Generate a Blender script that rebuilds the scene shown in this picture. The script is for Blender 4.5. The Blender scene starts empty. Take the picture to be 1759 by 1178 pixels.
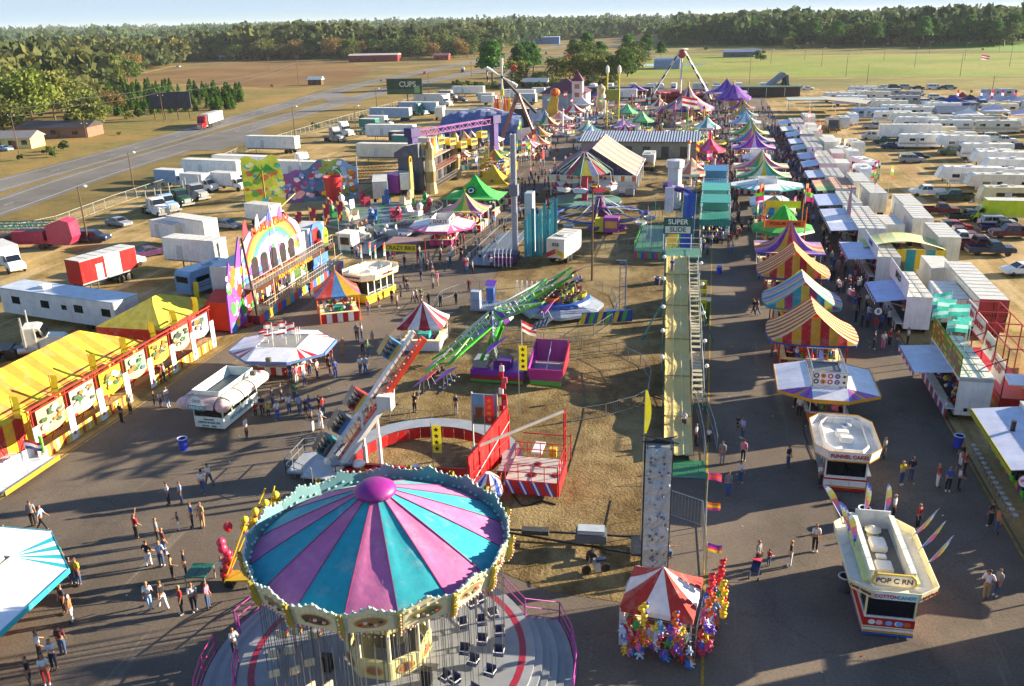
import bpy,bmesh,math,random
import numpy as np
from mathutils import Vector,Matrix,Euler
rnd=random.Random(7)
sc=bpy.context.scene
COL=sc.collection
PI=math.pi
# ---------------------------------------------------------------- camera
F=1500.0;CH=29.0;CX,CY=879.5,589.0
PITCH=math.atan(555/F);ROLL=math.atan(42/1759.0);YAW=math.radians(12.88)
def basis():
 f0=Vector((-math.sin(YAW),math.cos(YAW),0));r0=Vector((math.cos(YAW),math.sin(YAW),0))
 f=f0*math.cos(PITCH)+Vector((0,0,-math.sin(PITCH)));u=f0*math.sin(PITCH)+Vector((0,0,math.cos(PITCH)))
 c,s=math.cos(ROLL),math.sin(ROLL)
 return r0*c-u*s,u*c+r0*s,f
RT,UP,FW=basis()
def G(px,py,z=0.0):
 d=FW+RT*((px-CX)/F)+UP*((CY-py)/F)
 t=(z-CH)/d.z
 return Vector((d.x*t,d.y*t,z))
def proj(p):
 d=Vector(p)-Vector((0,0,CH));z=d.dot(FW)
 return CX+F*d.dot(RT)/z,CY-F*d.dot(UP)/z
def HT(px,py,pyt):
 g=G(px,py);lo,hi=0.0,80.0
 for _ in range(40):
  m=(lo+hi)/2
  if proj((g.x,g.y,m))[1]>pyt:lo=m
  else:hi=m
 return lo
cam=bpy.data.cameras.new('camera');co=bpy.data.objects.new('camera',cam);COL.objects.link(co)
cam.sensor_width=36;cam.lens=36*F/1759;cam.clip_end=30000;cam.clip_start=0.5
m3=Matrix((RT,UP,-FW)).transposed();co.matrix_world=Matrix.Translation((0,0,CH))@m3.to_4x4()
sc.camera=co
# ---------------------------------------------------------------- light
SUN_EL=15.5;SUN_AZ=27.0
w=bpy.data.worlds.new('World');sc.world=w;w.use_nodes=True
nt=w.node_tree;bg=nt.nodes['Background'];sky=nt.nodes.new('ShaderNodeTexSky');sky.sky_type='NISHITA'
sky.sun_disc=False;sky.sun_elevation=math.radians(SUN_EL);sky.sun_rotation=math.radians(90-SUN_AZ)
sky.air_density=1.0;sky.dust_density=.15;sky.ozone_density=3.0
tn=nt.nodes.new('ShaderNodeMix');tn.data_type='RGBA';tn.blend_type='MULTIPLY';tn.inputs[0].default_value=1;tn.inputs[7].default_value=(1.0,.97,1.08,1)
dk=nt.nodes.new('ShaderNodeMix');dk.data_type='RGBA';dk.blend_type='DARKEN';dk.inputs[0].default_value=1;dk.inputs[7].default_value=(2.0,2.65,3.25,1)
nt.links.new(sky.outputs[0],tn.inputs[6]);nt.links.new(tn.outputs[2],dk.inputs[6]);nt.links.new(dk.outputs[2],bg.inputs[0]);bg.inputs[1].default_value=0.075
sl=bpy.data.lights.new('sun','SUN');sl.energy=5.0;sl.angle=math.radians(0.55);sl.color=(1.0,0.85,0.62)
so=bpy.data.objects.new('sun',sl);COL.objects.link(so)
sd=Vector((math.cos(math.radians(SUN_AZ))*math.cos(math.radians(SUN_EL)),math.sin(math.radians(SUN_AZ))*math.cos(math.radians(SUN_EL)),math.sin(math.radians(SUN_EL))))
so.rotation_euler=sd.to_track_quat('Z','Y').to_euler();so.location=(60,30,60)
vs=sc.view_settings;vs.view_transform='Standard';vs.look='None';vs.exposure=1.9;vs.gamma=1
# ---------------------------------------------------------------- materials
def lin(h):
 c=[int(h[i:i+2],16)/255 for i in(0,2,4)]
 return tuple(x/12.92 if x<=.04045 else((x+.055)/1.055)**2.4 for x in c)
MATS={}
PAL=dict(white='e8e6e2',offw='d8d4c8',grey='8d8f92',dgrey='4a4c50',black='18181a',red='b8141c',dred='7a1420',pink='d85a9a',hotpink='e0388c',yellow='f0c818',gold='d09820',orange='e86a18',green='1f9a38',lime='6cd020',dgreen='1c5a34',teal='2aa0a0',cyan='20b8c8',blue='1c50b8',navy='1c2550',sky='7ab0e0',purple='6a2a98',violet='8a3ad0',mag='b82898',brown='5a3a22',tan='b09468',wood='6a4c30',cream='f0e4b0',lav='b090d0',rust='7a3a24',silver='b8bcc0')
def node(nt,t,**k):
 n=nt.nodes.new(t)
 for a,b in k.items():setattr(n,a,b)
 return n
def M(key):
 """paint key: palette name or hex, then a kind letter: f cloth, m metal, g glass, o takes the object's own colour"""
 if key in MATS:return MATS[key]
 base,kind=key,'p'
 if '.' in key:base,kind=key.split('.')
 col=lin(PAL.get(base,base))if kind not in 'oq' else(1,1,1)
 m=bpy.data.materials.new(key.replace('.','_'));m.use_nodes=True;t=m.node_tree;b=t.nodes['Principled BSDF']
 tc=node(t,'ShaderNodeTexCoord');nz=node(t,'ShaderNodeTexNoise');t.links.new(tc.outputs['Object'],nz.inputs['Vector'])
 nz.inputs['Scale'].default_value={'f':1.7,'m':3.0}.get(kind,0.9);nz.inputs['Detail'].default_value=6;nz.inputs['Roughness'].default_value=.65
 mr=node(t,'ShaderNodeMapRange');t.links.new(nz.outputs[0],mr.inputs[0])
 mr.inputs[1].default_value=.3;mr.inputs[2].default_value=.7;mr.inputs[3].default_value=.78 if kind!='g' else 1;mr.inputs[4].default_value=1.06 if kind!='g' else 1
 mx=node(t,'ShaderNodeMix',data_type='RGBA',blend_type='MULTIPLY');mx.inputs[0].default_value=1
 if kind in 'oq':
  oi=node(t,'ShaderNodeObjectInfo');t.links.new(oi.outputs['Color'],mx.inputs[6])
 else:mx.inputs[6].default_value=(*col,1)
 t.links.new(mr.outputs[0],mx.inputs[7]);outc=mx
 if kind in 'pof':
  mp=node(t,'ShaderNodeMapping');mp.inputs['Scale'].default_value=(2.6,2.6,.35)if kind!='f' else(.8,.8,.8);t.links.new(tc.outputs['Object'],mp.inputs[0])
  n3=node(t,'ShaderNodeTexNoise');n3.inputs['Scale'].default_value=1.3;n3.inputs['Detail'].default_value=7;n3.inputs['Roughness'].default_value=.75;t.links.new(mp.outputs[0],n3.inputs['Vector'])
  r3=node(t,'ShaderNodeMapRange');t.links.new(n3.outputs[0],r3.inputs[0]);r3.inputs[1].default_value=.52;r3.inputs[2].default_value=.72;r3.inputs[4].default_value=.34
  m3=node(t,'ShaderNodeMix',data_type='RGBA');t.links.new(r3.outputs[0],m3.inputs[0]);t.links.new(mx.outputs[2],m3.inputs[6]);m3.inputs[7].default_value=(.2,.17,.14,1)if kind!='f' else(.55,.5,.46,1);outc=m3
 t.links.new(outc.outputs[2],b.inputs['Base Color'])
 b.inputs['Roughness'].default_value={'p':.45,'f':.82,'m':.38,'g':.08,'o':.3,'q':.85}[kind]
 if kind=='m':b.inputs['Metallic'].default_value=.75
 if kind=='g':b.inputs['Specular IOR Level'].default_value=.8
 if kind in 'fq':
  try:b.inputs['Sheen Weight'].default_value=.15
  except Exception:pass
 if kind=='f':
  bp=node(t,'ShaderNodeBump');bp.inputs['Strength'].default_value=.25;bp.inputs['Distance'].default_value=.1
  n2=node(t,'ShaderNodeTexNoise');n2.inputs['Scale'].default_value=1.6;n2.inputs['Detail'].default_value=3
  t.links.new(tc.outputs['Object'],n2.inputs['Vector']);t.links.new(n2.outputs[0],bp.inputs['Height']);t.links.new(bp.outputs[0],b.inputs['Normal'])
  tr=node(t,'ShaderNodeBsdfTranslucent');t.links.new(outc.outputs[2],tr.inputs[0]);ms=node(t,'ShaderNodeMixShader');ms.inputs[0].default_value=.22
  t.links.new(b.outputs[0],ms.inputs[1]);t.links.new(tr.outputs[0],ms.inputs[2]);t.links.new(ms.outputs[0],t.nodes['Material Output'].inputs[0])
 MATS[key]=m
 return m
def ground_mat(name,c1,c2,scale,c3=None,scale3=.03,rough=.95,bump=.0,bscale=3,t3=(.45,.6),streak=None,mid=(.35,.65),cracks=False):
 if name in MATS:return MATS[name]
 m=bpy.data.materials.new(name);m.use_nodes=True;t=m.node_tree;b=t.nodes['Principled BSDF']
 g=node(t,'ShaderNodeNewGeometry')
 def nz(s,d=8,r=.65,st=None):
  n=node(t,'ShaderNodeTexNoise');n.inputs['Scale'].default_value=s;n.inputs['Detail'].default_value=d;n.inputs['Roughness'].default_value=r
  if st:
   mp=node(t,'ShaderNodeMapping');mp.inputs['Scale'].default_value=st;t.links.new(g.outputs['Position'],mp.inputs[0]);t.links.new(mp.outputs[0],n.inputs['Vector'])
  else:t.links.new(g.outputs['Position'],n.inputs['Vector'])
  return n
 def mr(src,a,bb,c=0,d=1):
  r=node(t,'ShaderNodeMapRange');t.links.new(src,r.inputs[0])
  for i,v in enumerate((a,bb,c,d)):r.inputs[i+1].default_value=v
  return r.outputs[0]
 def mix(f,a,bcol,bt='MIX'):
  x=node(t,'ShaderNodeMix',data_type='RGBA',blend_type=bt)
  if isinstance(f,float):x.inputs[0].default_value=f
  else:t.links.new(f,x.inputs[0])
  for i,v in((6,a),(7,bcol)):
   if isinstance(v,str):x.inputs[i].default_value=(*lin(v),1)
   else:t.links.new(v,x.inputs[i])
  return x.outputs[2]
 o=mix(mr(nz(scale).outputs[0],*mid),c1,c2)
 if c3:o=mix(mr(nz(scale3,5).outputs[0],*t3),o,c3)
 if streak:o=mix(mr(nz(streak[0],4,.6,streak[1]).outputs[0],.52,.62,0,streak[3]),o,streak[2])
 if cracks:
  vo=node(t,'ShaderNodeTexVoronoi',feature='DISTANCE_TO_EDGE');vo.inputs['Scale'].default_value=.16;wv=nz(.9,4);mv=node(t,'ShaderNodeVectorMath',operation='ADD');t.links.new(g.outputs['Position'],mv.inputs[0]);sv=node(t,'ShaderNodeVectorMath',operation='SCALE');sv.inputs[3].default_value=1.6;t.links.new(wv.outputs['Color'],sv.inputs[0]);t.links.new(sv.outputs[0],mv.inputs[1]);t.links.new(mv.outputs[0],vo.inputs['Vector'])
  o=mix(mr(vo.outputs['Distance'],.0,.012,.28,0),o,'2e2a28');o=mix(mr(nz(.55,3).outputs[0],.7,.78,0,.6),o,'383230');o=mix(mr(nz(.35,5,.7,(1,.06,1)).outputs[0],.6,.7,0,.4),o,'a09484');o=mix(mr(nz(.07,2).outputs[0],.54,.6,0,.25),o,'5a504a')
 fine=nz(bscale,4)
 v=node(t,'ShaderNodeMix',data_type='RGBA',blend_type='MULTIPLY');v.inputs[0].default_value=1
 cm=node(t,'ShaderNodeCombineColor');f2=mr(fine.outputs[0],.25,.75,.72,1.25)
 for i in range(3):t.links.new(f2,cm.inputs[i])
 t.links.new(o,v.inputs[6]);t.links.new(cm.outputs[0],v.inputs[7]);t.links.new(v.outputs[2],b.inputs['Base Color'])
 b.inputs['Roughness'].default_value=rough;b.inputs['Specular IOR Level'].default_value=.2
 if bump:
  bp=node(t,'ShaderNodeBump');bp.inputs['Strength'].default_value=bump;bp.inputs['Distance'].default_value=.12
  t.links.new(fine.outputs[0],bp.inputs['Height']);t.links.new(bp.outputs[0],b.inputs['Normal'])
 MATS[name]=m;return m
 # ---------------------------------------------------------------- mesh builder
class B:
 def __init__(s,mat=None):
  s.v=[];s.f=[];s.m=[];s.names=[];s.T=mat or Matrix.Identity(4)
 def mi(s,m):
  if m not in s.names:s.names.append(m)
  return s.names.index(m)
 def add(s,vs,fs,m):
  o=len(s.v);s.v+=[tuple(s.T@Vector(p))for p in vs]
  for i,f in enumerate(fs):
   s.f.append(tuple(o+k for k in f));s.m.append(s.mi(m if isinstance(m,str)else m[i%len(m)]))
  return s
 def box(s,x0,x1,y0,y1,z0,z1,m):
  return s.add([(x0,y0,z0),(x1,y0,z0),(x1,y1,z0),(x0,y1,z0),(x0,y0,z1),(x1,y0,z1),(x1,y1,z1),(x0,y1,z1)],[(0,3,2,1),(4,5,6,7),(0,1,5,4),(1,2,6,5),(2,3,7,6),(3,0,4,7)],m)
 def cb(s,c,z,m):
  return s.box(c[0]-z[0]/2,c[0]+z[0]/2,c[1]-z[1]/2,c[1]+z[1]/2,c[2]-z[2]/2,c[2]+z[2]/2,m)
 def poly(s,pts,m):return s.add(pts,[tuple(range(len(pts)))],m)
 def slab(s,pts,th,m,m2=None):
  a,b2,c=(Vector(p)for p in pts[:3]);n=(b2-a).cross(c-a).normalized()*th;k=len(pts)
  q=[tuple(Vector(p)+n)for p in pts]
  fs=[tuple(reversed(range(k))),tuple(range(k,2*k))]+[(i,(i+1)%k,k+(i+1)%k,k+i)for i in range(k)]
  return s.add(list(pts)+q,fs,m if not m2 else[m,m]+[m2]*k)
 def prism(s,pts,z0,z1,m):
  k=len(pts)
  return s.add([(p[0],p[1],z0)for p in pts]+[(p[0],p[1],z1)for p in pts],[tuple(reversed(range(k))),tuple(range(k,2*k))]+[(i,(i+1)%k,k+(i+1)%k,k+i)for i in range(k)],m)
 def bar(s,a,b2,r,m,n=4,r2=None):
  a,b2=Vector(a),Vector(b2);d=b2-a
  if d.length<1e-6:return s
  q=d.to_track_quat('Z','Y');vs=[]
  for p,rr in((a,r),(b2,r if r2 is None else r2)):
   for i in range(n):
    t=2*PI*(i+.5)/n;vs.append(tuple(p+q@Vector((math.cos(t)*rr,math.sin(t)*rr,0))))
  return s.add(vs,[(i,(i+1)%n,n+(i+1)%n,n+i)for i in range(n)]+[tuple(reversed(range(n))),tuple(range(n,2*n))],m)
 def path(s,pts,r,m,n=4):
  for a,b2 in zip(pts,pts[1:]):s.bar(a,b2,r,m,n)
  return s
 def lathe(s,prof,m,n=16,c=(0,0),a0=0,mf=None,cap=True):
  k=len(prof);vs=[(c[0]+r*math.cos(a0+2*PI*i/n),c[1]+r*math.sin(a0+2*PI*i/n),z)for i in range(n)for r,z in prof]
  fs=[];ms=[]
  for i in range(n):
   j=(i+1)%n
   for q in range(k-1):
    fs.append((i*k+q,j*k+q,j*k+q+1,i*k+q+1));ms.append(mf(i,q)if mf else m)
  if cap and prof[-1][0]>.02:fs.append(tuple(i*k+k-1 for i in range(n)));ms.append(m)
  return s.add(vs,fs,ms)
 def ball(s,c,r,m,n=8,k=5,sz=1):
  return s.add([(c[0]+r*math.sin(PI*q/k)*math.cos(2*PI*i/n),c[1]+r*math.sin(PI*q/k)*math.sin(2*PI*i/n),c[2]+r*sz*math.cos(PI*q/k))for i in range(n)for q in range(k+1)],[(i*(k+1)+q,i*(k+1)+q+1,((i+1)%n)*(k+1)+q+1,((i+1)%n)*(k+1)+q)for i in range(n)for q in range(k)],m)
 def grid(s,fn,nu,nv,m):
  vs=[fn(i/nu,j/nv)for i in range(nu+1)for j in range(nv+1)];w_=nv+1
  fs=[(i*w_+j,(i+1)*w_+j,(i+1)*w_+j+1,i*w_+j+1)for i in range(nu)for j in range(nv)]
  return s.add(vs,fs,m if isinstance(m,str)else[m(i,j)for i in range(nu)for j in range(nv)])
 def side(s,prof,x0,x1,m,tap=None):
  k=len(prof);t=tap or(lambda z:0)
  return s.add([(x0+t(z),y,z)for y,z in prof]+[(x1-t(z),y,z)for y,z in prof],[tuple(range(k)),tuple(reversed(range(k,2*k)))]+[(i,k+i,k+(i+1)%k,(i+1)%k)for i in range(k)],m)
 def mesh(s,name,smooth=False,bevel=0):
  me=bpy.data.meshes.new(name);me.from_pydata(s.v,[],s.f)
  for n in s.names:me.materials.append(M(n)if n not in MATS else MATS[n])
  me.polygons.foreach_set('material_index',s.m)
  bm=bmesh.new();bm.from_mesh(me);bmesh.ops.recalc_face_normals(bm,faces=bm.faces)
  if bevel:bmesh.ops.remove_doubles(bm,verts=bm.verts,dist=1e-4);bmesh.ops.bevel(bm,geom=[e for e in bm.edges if len(e.link_faces)==2 and e.calc_face_angle(0)>.6],offset=bevel,segments=2,affect='EDGES',clamp_overlap=True)
  if smooth:
   for f in bm.faces:f.smooth=True
  bm.to_mesh(me);bm.free();me.update();return me
 def make(s,name,parent=None,smooth=False,bevel=0,label=None):
  o=bpy.data.objects.new(name,s.mesh(name,smooth,bevel));COL.objects.link(o)
  if parent:o.parent=parent
  if label:o['label']=label
  return o
ALL=[]
def tag(o,label,cat,group=None,lm=None,auto=None):
 o['label']=label or '';o['category']=cat
 if group:o['group']=group
 ALL.append((o,lm,auto));return o
def thing(name,label,cat,loc=(0,0,0),rz=0,group=None,lm=None,auto=None):
 o=bpy.data.objects.new(name,None);COL.objects.link(o);o.location=loc;o.rotation_euler=(0,0,rz);o.empty_display_size=.5
 return tag(o,label,cat,group,lm,auto)
def struct(o):o['kind']='structure';return o
def copy_tree(o,loc,rz=0,scale=1,label=None,lm=None,auto=None,group=None,color=None):
 r=o.copy();COL.objects.link(r);r.location=loc;r.rotation_euler=(0,0,rz);r.scale=(scale,)*3
 if color:r.color=(*color,1)
 if group:r['group']=group
 for ch in o.children:
  c=ch.copy();COL.objects.link(c);c.parent=r
  if color:c.color=(*color,1)
  for g in ch.children:
   d=g.copy();COL.objects.link(d);d.parent=c
   if color:d.color=(*color,1)
 r['label']=label or '';ALL.append((r,lm,auto));return r
PROTOS=[]
def proto(o):PROTOS.append(o);return o
def text(s_,size,loc,rot,mat,parent,name='lettering',ext=.02,align='CENTER',sx=1):
 cu=bpy.data.curves.new(name,'FONT');cu.body=s_;cu.size=size;cu.extrude=ext;cu.align_x=align;cu.align_y='CENTER';cu.offset=size*.018
 t=bpy.data.objects.new(name,cu);COL.objects.link(t);dg=bpy.context.evaluated_depsgraph_get()
 me=bpy.data.meshes.new_from_object(t.evaluated_get(dg));bpy.data.objects.remove(t)
 o=bpy.data.objects.new(name,me);COL.objects.link(o);me.materials.clear();me.materials.append(M(mat))
 o.location=loc;o.rotation_euler=rot;o.scale=(sx,1,1)
 if parent:o.parent=parent
 return o
FRONT=(PI/2,0,0)
RIGHTF=(PI/2,0,PI/2);LEFTF=(PI/2,0,-PI/2)
def hexof(c):return lin(PAL.get(c,c))
def put(o,loc,rz=0,**k):return copy_tree(o,loc,rz,**k)
# ---------------------------------------------------------------- the ground
def sheet(name,pts,z,mat,label=None):
 b=B();b.poly([(p[0],p[1],z)for p in pts],mat);o=b.make(name)
 if b.v and o.data.polygons[0].normal.z<0:o.data.flip_normals()
 return struct(o)
def smooth_path(pts,n=8):
 out=[];P=[Vector((p[0],p[1]))for p in pts];P=[P[0]*2-P[1]]+P+[P[-1]*2-P[-2]]
 for i in range(1,len(P)-2):
  for k in range(n):
   t=k/n;a,b,c,d=P[i-1],P[i],P[i+1],P[i+2]
   out.append(.5*((2*b)+(c-a)*t+(2*a-5*b+4*c-d)*t*t+(3*b-a-3*c+d)*t**3))
 return out+[P[-2]]
def ribbon(name,pts,w0,w1,z,mat,make=True,b=None):
 bb=b or B();L=[];Rr=[]
 for i,p in enumerate(pts):
  d=(pts[min(i+1,len(pts)-1)]-pts[max(i-1,0)]).normalized();n=Vector((d.y,-d.x))
  L.append((*(p+n*w0),z));Rr.append((*(p+n*w1),z))
 k=len(pts);bb.add(L+Rr,[(i,i+1,k+i+1,k+i)for i in range(k-1)],mat)
 if make:
  o=bb.make(name)
  if o.data.polygons[0].normal.z<0:o.data.flip_normals()
  return struct(o)
ground_mat('grass_dry','76683a','5e5028',.12,'8a7440',.02,bump=.4,bscale=1.6)
ground_mat('grass_lot','8c7444','6a5c30',.25,'a68c5c',.06,bump=.5,bscale=2.2,streak=(.35,(1,.12,1),'b09a70',.8))
ground_mat('grass_island','7c6844','58462a',.9,'8c7a54',.12,bump=.8,bscale=5,streak=(.5,(1,.4,1),'4c3c20',.5))
ground_mat('grass_verge','82763c','645a2c',.3,'90743e',.03,bump=.4,bscale=1.5)
ground_mat('field_green','7e8a34','687828',.03,'8c8a44',.008,bscale=.4,streak=(.02,(.3,3,1),'8e8446',.5))
ground_mat('field_bright','5c8626','6c8c30',.02,bscale=.3)
ground_mat('field_gold','8a8040','76703a',.015,'5c5a30',.006,bscale=.3)
ground_mat('field_plough','75552f','624626',.05,'806438',.01,bscale=.5,streak=(.12,(.25,2.6,1),'7e6a36',.5))
ground_mat('asphalt_lot','695f55','5a5148',.18,'75695c',.04,bump=.15,bscale=7,streak=(.1,(1,.25,1),'544c44',.7),cracks=True)
ground_mat('asphalt_road','6e6a66','605d5a',.1,'7a7672',.02,bscale=3)
ground_mat('dirt','a08458','84693f',.2,'b49a70',.04,bump=.3,bscale=2)
ground_mat('paint_yellow','b09030','7c6a34',2,bscale=5)
ground_mat('paint_white','c8c8c4','9c9c98',2,bscale=5)
ground_mat('water','9cb4cc','a4bcd4',.1,rough=.08,bscale=.5)
# one ground sheet reaching the horizon, rising into low hills far away
def hill(x,y):
 r=math.hypot(x,y)
 k=min(max((r-1500)/3500,0),1);k=k*k*(3-2*k)
 return k*(13+12*math.sin(x*.0011+.6)*math.sin(y*.0007+1.3)+7*math.sin(x*.0027+y*.0011)+5*math.sin(x*.0009-2.1))-max(0,(r-9000))*.004
b=B();rad=[0,40,90,160,260,400,600,850,1150,1500,1800,2100,2500,3000,3500,4200,5000,6000,7500,9500,12500,16000];na=96
vs=[(0,0,0)]+[(r*math.cos(2*PI*i/na),r*math.sin(2*PI*i/na),hill(r*math.cos(2*PI*i/na),r*math.sin(2*PI*i/na)))for r in rad[1:]for i in range(na)]
fs=[(0,1+i,1+(i+1)%na)for i in range(na)]+[(1+k*na+i,1+(k+1)*na+i,1+(k+1)*na+(i+1)%na,1+k*na+(i+1)%na)for k in range(len(rad)-2)for i in range(na)]
b.add(vs,fs,'grass_dry');struct(b.make('ground',smooth=True))
sheet('parking_ground',[(18.7,20),(135,20),(135,240),(125,372),(66,398),(18.7,398)],.012,'grass_lot')
sheet('back_lot_ground',[(-44.8,20),(-44.8,404),(-92,404),(-112,300),(-112,210),(-104,120),(-104,20)],.012,'grass_lot')
sheet('midway_asphalt',[(-44.8,14),(18.7,14),(18.7,398),(-44.8,398)],.016,'asphalt_lot')
isl=[(-1.5,14),(-4,27),(-6.6,38.5),(-9,41),(-14,44),(-22,50),(-25.2,60),(-26.6,70),(-24.6,92),(-24.6,108),(-29,120),(-29,150),(-30,196),(-1.5,196)]
isl=[(-1.0,43.5),(-1.0,38.6),(-7.2,38.9),(-12,41),(-17,44.5),(-22,49),(-25.2,60),(-26.6,70),(-24.6,92),(-24.6,108),(-29,120),(-29,150),(-30,196),(-5,196),(-4.2,100),(-2.8,70),(-2.0,55)]
sheet('island_grass',isl,.03,'grass_island')
# yellow edge lines
for p,q in(((-44.55,20),(-44.55,104)),((18.45,20),(18.45,140)),((1.0,26),(1.0,120))):
 sheet('edge_line',[(p[0]-.07,p[1]),(p[0]+.07,p[1]),(q[0]+.07,q[1]),(q[0]-.07,q[1])],.024,'paint_yellow')
 # dirt lanes through the car parks
def lane(name,pts,w_,mat='dirt',z=.026):return ribbon(name,smooth_path(pts),-w_/2,w_/2,z,mat)
lane('dirt_lane',[(39,20),(38,60),(37.5,110),(38,170),(39,260),(42,360)],3.2)
lane('dirt_lane',[(60,384),(110,352),(140,338),(240,312)],4)
lane('dirt_lane',[(-104,62),(-84,82),(-74,100),(-66,130),(-64,170),(-68,240)],4)
lane('dirt_lane',[(-14,452),(60,446),(200,430),(330,420)],5)
# fields behind the fair
sheet('green_field',[(-48,462),(300,432),(520,430),(560,640),(200,690),(50,700),(-44,720)],.03,'field_green')
sheet('pasture',[(-70,405),(140,372),(300,340),(300,426),(60,444),(-48,456)],.028,'field_gold')
sheet('golden_field',[(-50,725),(120,706),(330,668),(560,650),(700,900),(100,1010),(-60,1050)],.03,'field_gold')
sheet('bright_field',[G(1590,82)[:2],G(1759,88)[:2],(420,640),(420,820),G(1700,66)[:2],G(1590,74)[:2]],.05,'field_bright')
sheet('ploughed_field',[G(480,152)[:2],G(230,138)[:2],G(200,133)[:2],G(300,122)[:2],G(420,106)[:2],G(600,107)[:2],G(640,118)[:2],G(610,138)[:2],G(520,150)[:2]],.03,'field_plough')
sheet('grass_slope',[G(150,140)[:2],G(230,138)[:2],G(480,152)[:2],G(560,152)[:2],G(420,196)[:2],G(300,228)[:2],G(0,318)[:2],G(0,240)[:2],G(120,215)[:2]],.028,'grass_verge')
lane('farm_track',[G(0,300)[:2],G(60,262)[:2],G(150,232)[:2],G(250,222)[:2],G(330,215)[:2]],4)
lane('farm_track',[G(150,138)[:2],G(250,124)[:2],G(310,112)[:2],G(400,107)[:2]],4)
b=B();cx_,cy_=-28,590;b.poly([(cx_+25*math.cos(t*PI/12)*(1+.2*math.sin(t)),cy_+13*math.sin(t*PI/12),.05)for t in range(24)],'water');struct(b.make('pond'))
# highway: two carriageways, shoulders, dashes and a grass median
hn=smooth_path([(-112,60),(-117.5,95)]+[G(*p)[:2]for p in((0,355),(150,303),(300,257),(450,213),(600,172),(700,147),(800,127),(950,97),(1060,78),(1150,60),(1195,46))],6)
hf=smooth_path([(-128,60),(-133,100)]+[G(*p)[:2]for p in((0,318),(150,277),(300,235),(450,192),(600,150),(700,128),(800,108),(900,89),(1000,74),(1080,63),(1160,50))],6)
for pts,z in((hn,.03),(hf,.034)):
 ribbon('highway',pts,-5.6,5.6,z,'asphalt_road')
 bb=B()
 for off in(-4.1,3.9):ribbon('',pts,off,off+.18,z+.006,'paint_white',make=False,b=bb)
 acc=0
 for i in range(len(pts)-1):
  seg=pts[i+1]-pts[i];L=seg.length;u=seg.normalized();n=Vector((u.y,-u.x))*.09;s=(-acc)%12
  while s+3<L and(pts[i].length<700):
   a=pts[i]+u*s;c=a+u*3;bb.add([(*(a-n),z+.006),(*(c-n),z+.006),(*(c+n),z+.006),(*(a+n),z+.006)],[(0,1,2,3)],'paint_white');s+=12
  acc+=L
 struct(bb.make('lane_markings'))
ribbon('median_crossing',[G(330,258).xy,G(385,244).xy,G(415,226).xy],-7,7,.042,'asphalt_road')
ribbon('median_crossing',[G(600,178).xy,G(560,160).xy],-6,6,.042,'asphalt_road')
# ---------------------------------------------------------------- trees
def leaf_mat(name,c1,c2,s=.35):
 m=bpy.data.materials.new(name);m.use_nodes=True;t=m.node_tree;b=t.nodes['Principled BSDF']
 g=node(t,'ShaderNodeNewGeometry');n=node(t,'ShaderNodeTexNoise');n.inputs['Scale'].default_value=s;n.inputs['Detail'].default_value=3
 t.links.new(g.outputs['Position'],n.inputs['Vector']);oi=node(t,'ShaderNodeObjectInfo')
 a=node(t,'ShaderNodeMath',operation='ADD');t.links.new(n.outputs[0],a.inputs[0]);mm=node(t,'ShaderNodeMath',operation='MULTIPLY_ADD');t.links.new(oi.outputs['Random'],mm.inputs[0]);mm.inputs[1].default_value=.5;mm.inputs[2].default_value=-.25
 t.links.new(mm.outputs[0],a.inputs[1])
 cr=node(t,'ShaderNodeValToRGB');cr.color_ramp.elements[0].color=(*lin(c1),1);cr.color_ramp.elements[1].color=(*lin(c2),1);cr.color_ramp.elements[0].position=.3;cr.color_ramp.elements[1].position=.72
 t.links.new(a.outputs[0],cr.inputs[0]);t.links.new(cr.outputs[0],b.inputs['Base Color']);b.inputs['Roughness'].default_value=.8;b.inputs['Specular IOR Level'].default_value=.2
 tr=node(t,'ShaderNodeBsdfTranslucent');t.links.new(cr.outputs[0],tr.inputs[0]);ms=node(t,'ShaderNodeMixShader');ms.inputs[0].default_value=.3
 t.links.new(b.outputs[0],ms.inputs[1]);t.links.new(tr.outputs[0],ms.inputs[2]);t.links.new(ms.outputs[0],t.nodes['Material Output'].inputs[0])
 MATS[name]=m
leaf_mat('leaf_olive','4c5c2a','787c3c');leaf_mat('leaf_yellow','48602a','6e7c34');leaf_mat('leaf_brown','6e5c34','927848');leaf_mat('leaf_pine','34562a','4e7836')
leaf_mat('leaf_dark','3a502a','5c6c3a');leaf_mat('leaf_rust','7a4826','8c5c34');leaf_mat('leaf_young','36581f','55782e')
leaf_mat('leaf_forest','465230','7e783e',.02);leaf_mat('leaf_forest_dark','3c5436','6a7444',.012)
def leaves(pos,size,g,up=.5):
 """numpy quads: pos (n,3) centres -> verts (n*4,3)"""
 n=len(pos);a=g.normal(size=(n,3));a[:,2]*=.6;a/=np.linalg.norm(a,axis=1)[:,None];r=g.normal(size=(n,3));b_=np.cross(a,r);b_/=np.linalg.norm(b_,axis=1)[:,None];c=np.cross(a,b_)
 s=(size*g.uniform(.6,1.3,n))[:,None];b_=b_*s;c=c*s*.8
 return np.stack([pos-b_-c,pos+b_-c,pos+b_+c,pos-b_+c],1).reshape(-1,3)
def quads_mesh(name,V,mat):
 n=len(V)//4;me=bpy.data.meshes.new(name);me.vertices.add(n*4);me.vertices.foreach_set('co',V.astype(np.float32).ravel())
 me.loops.add(n*4);me.loops.foreach_set('vertex_index',np.arange(n*4,dtype=np.int32));me.polygons.add(n);me.polygons.foreach_set('loop_start',np.arange(0,n*4,4,dtype=np.int32));me.polygons.foreach_set('loop_total',np.full(n,4,dtype=np.int32))
 me.update(calc_edges=True)
 for m in(mat if isinstance(mat,list)else[mat]):me.materials.append(MATS[m])
 return me
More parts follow.
